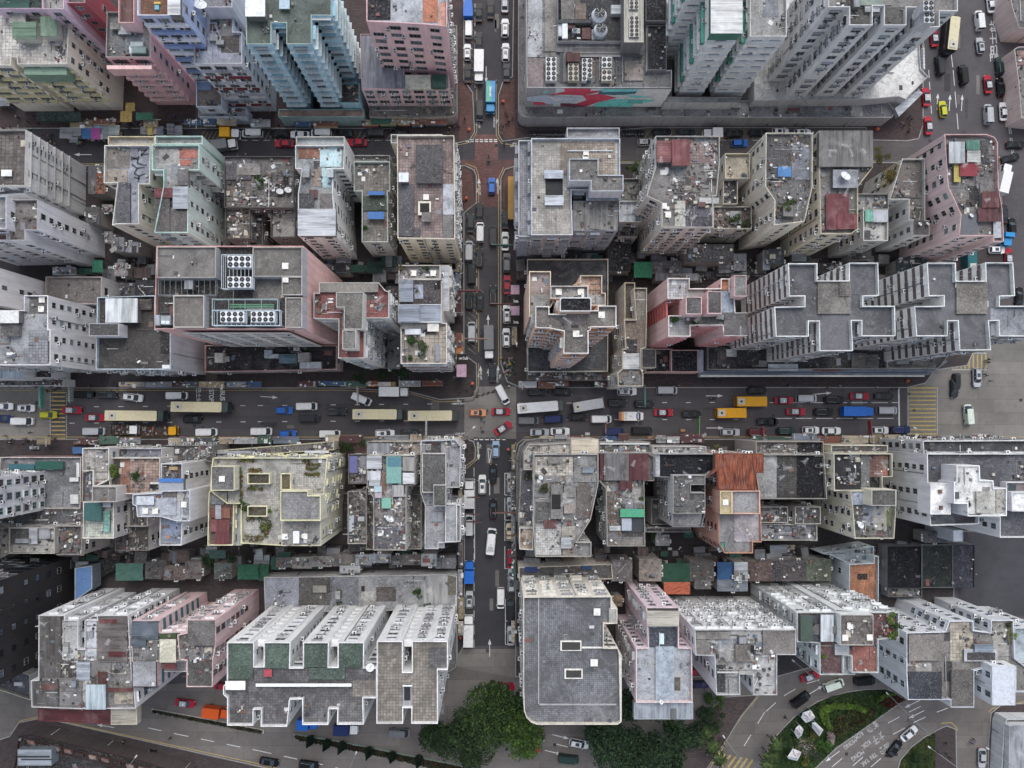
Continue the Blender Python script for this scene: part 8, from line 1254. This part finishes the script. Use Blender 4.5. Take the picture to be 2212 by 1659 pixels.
# small shop canopies along the building fronts
cr = random.Random(77); NC = {}
CK = [('n#8d9094', 'grey'), ('f#3f5f4f', 'dull green'), ('n#a9abac', 'pale'), ('f#5a3a3a', 'maroon'), ('n#6d7a8a', 'slate'), ('f#8a7a5a', 'tan'), ('n#55575b', 'dark'), ('f#3a557a', 'blue'), ('n#b5a58a', 'cream'), ('f#7a4a3a', 'rust')]
def fronts(a, b, dep, z, txt):
    A, B = W(*a, z), W(*b, z); d = (B-A).normalized(); n_ = Vector((-d.y, d.x, 0)); L = (B-A).length; s = 0; i = 0
    while s < L-3:
        w = cr.uniform(2.6, 6.5); k, cn = cr.choice(CK)
        if cr.random() < .78 and s+w < L:
            zz = z+cr.uniform(-.4, .5); dd = dep*cr.uniform(.7, 1.15); p = A+d*s; q = A+d*(s+w-.3); root = empty('shop_canopy', (p+q)/2*1.0); root.location.z = .14; m = MB(); P = [p, q, q+n_*dd, p+n_*dd]; m.prism(ccw([tuple(v.xy) for v in P]), zz-.15, zz, k); m.build('roof', root)
            m = MB(); c = (p+q)/2+n_*dd; m.box((c.x, c.y, zz-.75), (w-.5, .12, .7), cr.choice(['p#b5a06a', 'p#9a3a3a', 'p#c3c3c0', 'p#3a6a8a', 'p#5a8a5a', 'p#b58a5a']), math.atan2(d.y, d.x)); m.build('sign_board', root)
            m = MB(); junk(m, ccw([tuple(v.xy) for v in P]), zz, cr.randint(3, 9), cr, .8, ['p#c3c3c0', 'p#d5d5d2', 'p#8a8a88', 'p#55575a', 'p#a9a59a']); m.build('roof_junk', root)['kind'] = 'stuff'
            pos = ['far left', 'left', 'middle', 'right', 'far right'] if abs(d.x) > .7 else ['top', 'upper', 'middle', 'lower', 'bottom']; ps = pos[min(4, int(5*s/L))]; lab = f'{cn} shop canopy along {txt}, {ps} stretch'; NC.setdefault(lab, []).append(root)
        s += w
fronts((150, 258), (980, 258), -1.6, 3.4, 'the upper brick street'); fronts((255, 825), (985, 822), -1.4, 3.6, 'upper side of the main road'); fronts((1120, 824), (1400, 824), -1.4, 3.6, 'main road under the orange tower'); fronts((80, 960), (990, 957), 1.8, 4.2, 'lower side of the main road'); fronts((1135, 957), (2180, 957), 1.9, 4.4, 'lower right side of the main road'); fronts((984, 350), (984, 810), 1.5, 3.6, 'left side of the cross street'); fronts((1117, 590), (1117, 820), -1.3, 3.6, 'right side of the cross street'); fronts((1112, 960), (1112, 1430), -.9, 4.0, 'lower right side of the cross street'); fronts((990, 1000), (990, 1390), 1.2, 4.0, 'lower left side of the cross street')
for lab, L in NC.items():
    for r_ in L: tag(r_, lab, 'canopy', lab.split(',')[0].replace(' shop canopy', ' shop canopies')+' in the '+lab.split(', ')[1] if len(L) > 1 else 'shop canopies along the streets')
m = MB(); br_ = random.Random(4)
for i in range(46):
    u, v = br_.gauss(1099, 6), br_.gauss(788, 12); c = W(u, v, .14); m.cyl((c.x, c.y, .14), br_.uniform(.25, .5), br_.uniform(.3, .8), br_.choice(['f#3a4a44', 'f#2c2c30', 'f#6a7a70', 'f#8a8f8a', 'f#4a5a52', 'f#b5a030', 'f#9a6a7a']), 8, .15)
tag(m.build('rubbish_bags'), 'heap of tied rubbish bags on the pavement above the main crossing', 'rubbish bags', kind='stuff')
# ---------------------------------------------------------------- people
def person_mesh(shirt, trs, hair, step):
    bm_v = [(0, 0, .95), (0, 0, 1.2), (0, 0, 1.42), (0, 0, 1.53), (.02, 0, 1.66), (.02, 0, 1.75), (0, .1, .9), (step, .11, .5), (step*.9-.12*abs(step), .11, .08), (step+.14, .12, .04), (0, -.1, .9), (-step, -.11, .5), (-step*1.3, -.11, .1), (-step*1.3+.16, -.12, .04), (0, .2, 1.38), (-step*.6, .25, 1.12), (-step*.4+.1, .24, .88), (0, -.2, 1.38), (step*.6, -.25, 1.12), (step*.4+.1, -.24, .88)]
    ed = [(0, 1), (1, 2), (2, 3), (3, 4), (4, 5), (0, 6), (6, 7), (7, 8), (8, 9), (0, 10), (10, 11), (11, 12), (12, 13), (2, 14), (14, 15), (15, 16), (2, 17), (17, 18), (18, 19)]
    rad = [.15, .15, .17, .06, .1, .08, .1, .07, .05, .045, .1, .07, .05, .045, .07, .05, .04, .07, .05, .04]
    me = bpy.data.meshes.new('person'); me.from_pydata(bm_v, ed, []); o = bpy.data.objects.new('tmp', me); COL.objects.link(o); md = o.modifiers.new('s', 'SKIN')
    for i, v in enumerate(me.skin_vertices[0].data): v.radius = (rad[i]*(.8 if i < 3 else 1), rad[i]); v.use_root = i == 0
    sb = o.modifiers.new('d', 'SUBSURF'); sb.levels = 1; return o
pr = random.Random(33); tmp = []; PEOPLE = []
SH = {'black': '1c1c20', 'white': 'c9c9c6', 'red': '9a2030', 'blue': '2f4f8a', 'grey': '6a6b70', 'pink': 'b5708a', 'green': '3a6a4a', 'yellow': 'b5922f', 'brown': '5a4434'}
for i, (n, hx) in enumerate(SH.items()): tmp.append((n, hx, person_mesh(n, n, n, .16+.02*(i % 3)*(1 if i % 2 else -1))))
finish_text()
dg = bpy.context.evaluated_depsgraph_get(); PMESH = {}
for n, hx, o in tmp:
    me = bpy.data.meshes.new_from_object(o.evaluated_get(dg)); me.materials.clear()
    for k in ('f#'+hx, 'f#2a2c34', 'p#a07a66', 'p#171516'): me.materials.append(M(k))
    for p in me.polygons: z = p.center.z; p.material_index = 0 if .93 < z < 1.46 else 1 if z <= .93 else 2
    hm = MB(); hm.cyl((.0, 0, 1.66), .105, .09, 'p#171516', 10, .1); hm.cyl((.0, 0, 1.75), .1, .05, 'p#171516', 10, .04); PMESH[n] = (me, hm.mesh('hair')); bpy.data.objects.remove(o)
LM = [((995, 300), 'the upper junction corner'), ((1090, 290), 'the upper right junction corner'), ((700, 265), 'the upper brick street'), ((400, 265), 'the market stalls'), ((1600, 268), 'the arcade on the upper brick street'), ((1045, 920), 'the main crossing'), ((1020, 855), 'the corner above the main crossing'), ((1010, 970), 'the corner below the main crossing'), ((50, 955), 'the left crates'), ((110, 845), 'the left yellow crossing'), ((300, 830), 'the main road pavement at left'), ((1150, 830), 'the main road pavement at middle'), ((1700, 833), 'the main road pavement under the twin towers'), ((2090, 780), 'the right crossing'), ((1960, 270), 'the avenue corner'), ((995, 600), 'the left pavement of the cross street'), ((1095, 600), 'the right pavement of the cross street'), ((994, 1250), 'the lower left pavement of the cross street'), ((260, 1600), 'the bottom left pavement'), ((1540, 1600), 'the bottom pavement by the palms'), ((1990, 1600), 'the second lawn pavement'), ((1690, 1540), 'the park kerb'), ((1300, 265), 'the motorcycle row'), ((60, 300), 'the left stall crowd'), ((2090, 1580), 'the lower right kerb')]
CL = [((985, 270), (28, 30), 14), ((1092, 270), (12, 30), 10), ((700, 266), (180, 8), 22), ((330, 268), (120, 10), 12), ((1600, 268), (280, 8), 18), ((1042, 905), (12, 22), 7), ((1000, 845), (30, 12), 6), ((1012, 965), (10, 15), 4), ((60, 950), (60, 12), 16), ((120, 842), (25, 4), 5), ((300, 832), (180, 4), 8), ((1150, 833), (90, 3), 5), ((1700, 834), (200, 3), 8), ((2125, 790), (12, 25), 8), ((1965, 280), (25, 18), 7), ((994, 600), (7, 180), 12), ((1097, 640), (10, 150), 10), ((994, 1250), (6, 140), 8), ((260, 1598), (160, 12), 5), ((1545, 1590), (25, 30), 6), ((2040, 1625), (18, 25), 4), ((1690, 1545), (6, 6), 2), ((40, 260), (50, 40), 14), ((105, 305), (25, 20), 10), ((2095, 1590), (8, 20), 3)]
cc = {}
for (u, v), (du, dv), n in CL:
    for i in range(n):
        x, y = pr.gauss(u, du*.6), pr.gauss(v, dv*.6); n_ = pr.choice(['black', 'black', 'grey', 'white', 'black', 'red', 'blue', 'pink', 'green', 'yellow', 'brown']); z = .15 if not (840 < y < 945 and x > 1028) and not (y > 1470 and x < 1500 and 0) else .02
        c = W(x, y, z); o = empty('person', c, pr.uniform(0, 6.28)); hgt = pr.uniform(.9, 1.04); o.scale = (hgt, hgt, hgt); link('body', PMESH[n_][0], o); link('hair', PMESH[n_][1], o)
        l = min(LM, key=lambda q: (q[0][0]-x)**2+(q[0][1]-y)**2)[1]; PEOPLE.append((o, n_, l)); cc[(n_, l)] = cc.get((n_, l), 0)+1
for o, n_, l in PEOPLE:
    tag(o, f'person in {n_} top near {l}', 'person', f'people in {n_} tops near {l}' if cc[(n_, l)] > 1 else 'people on the pavements')
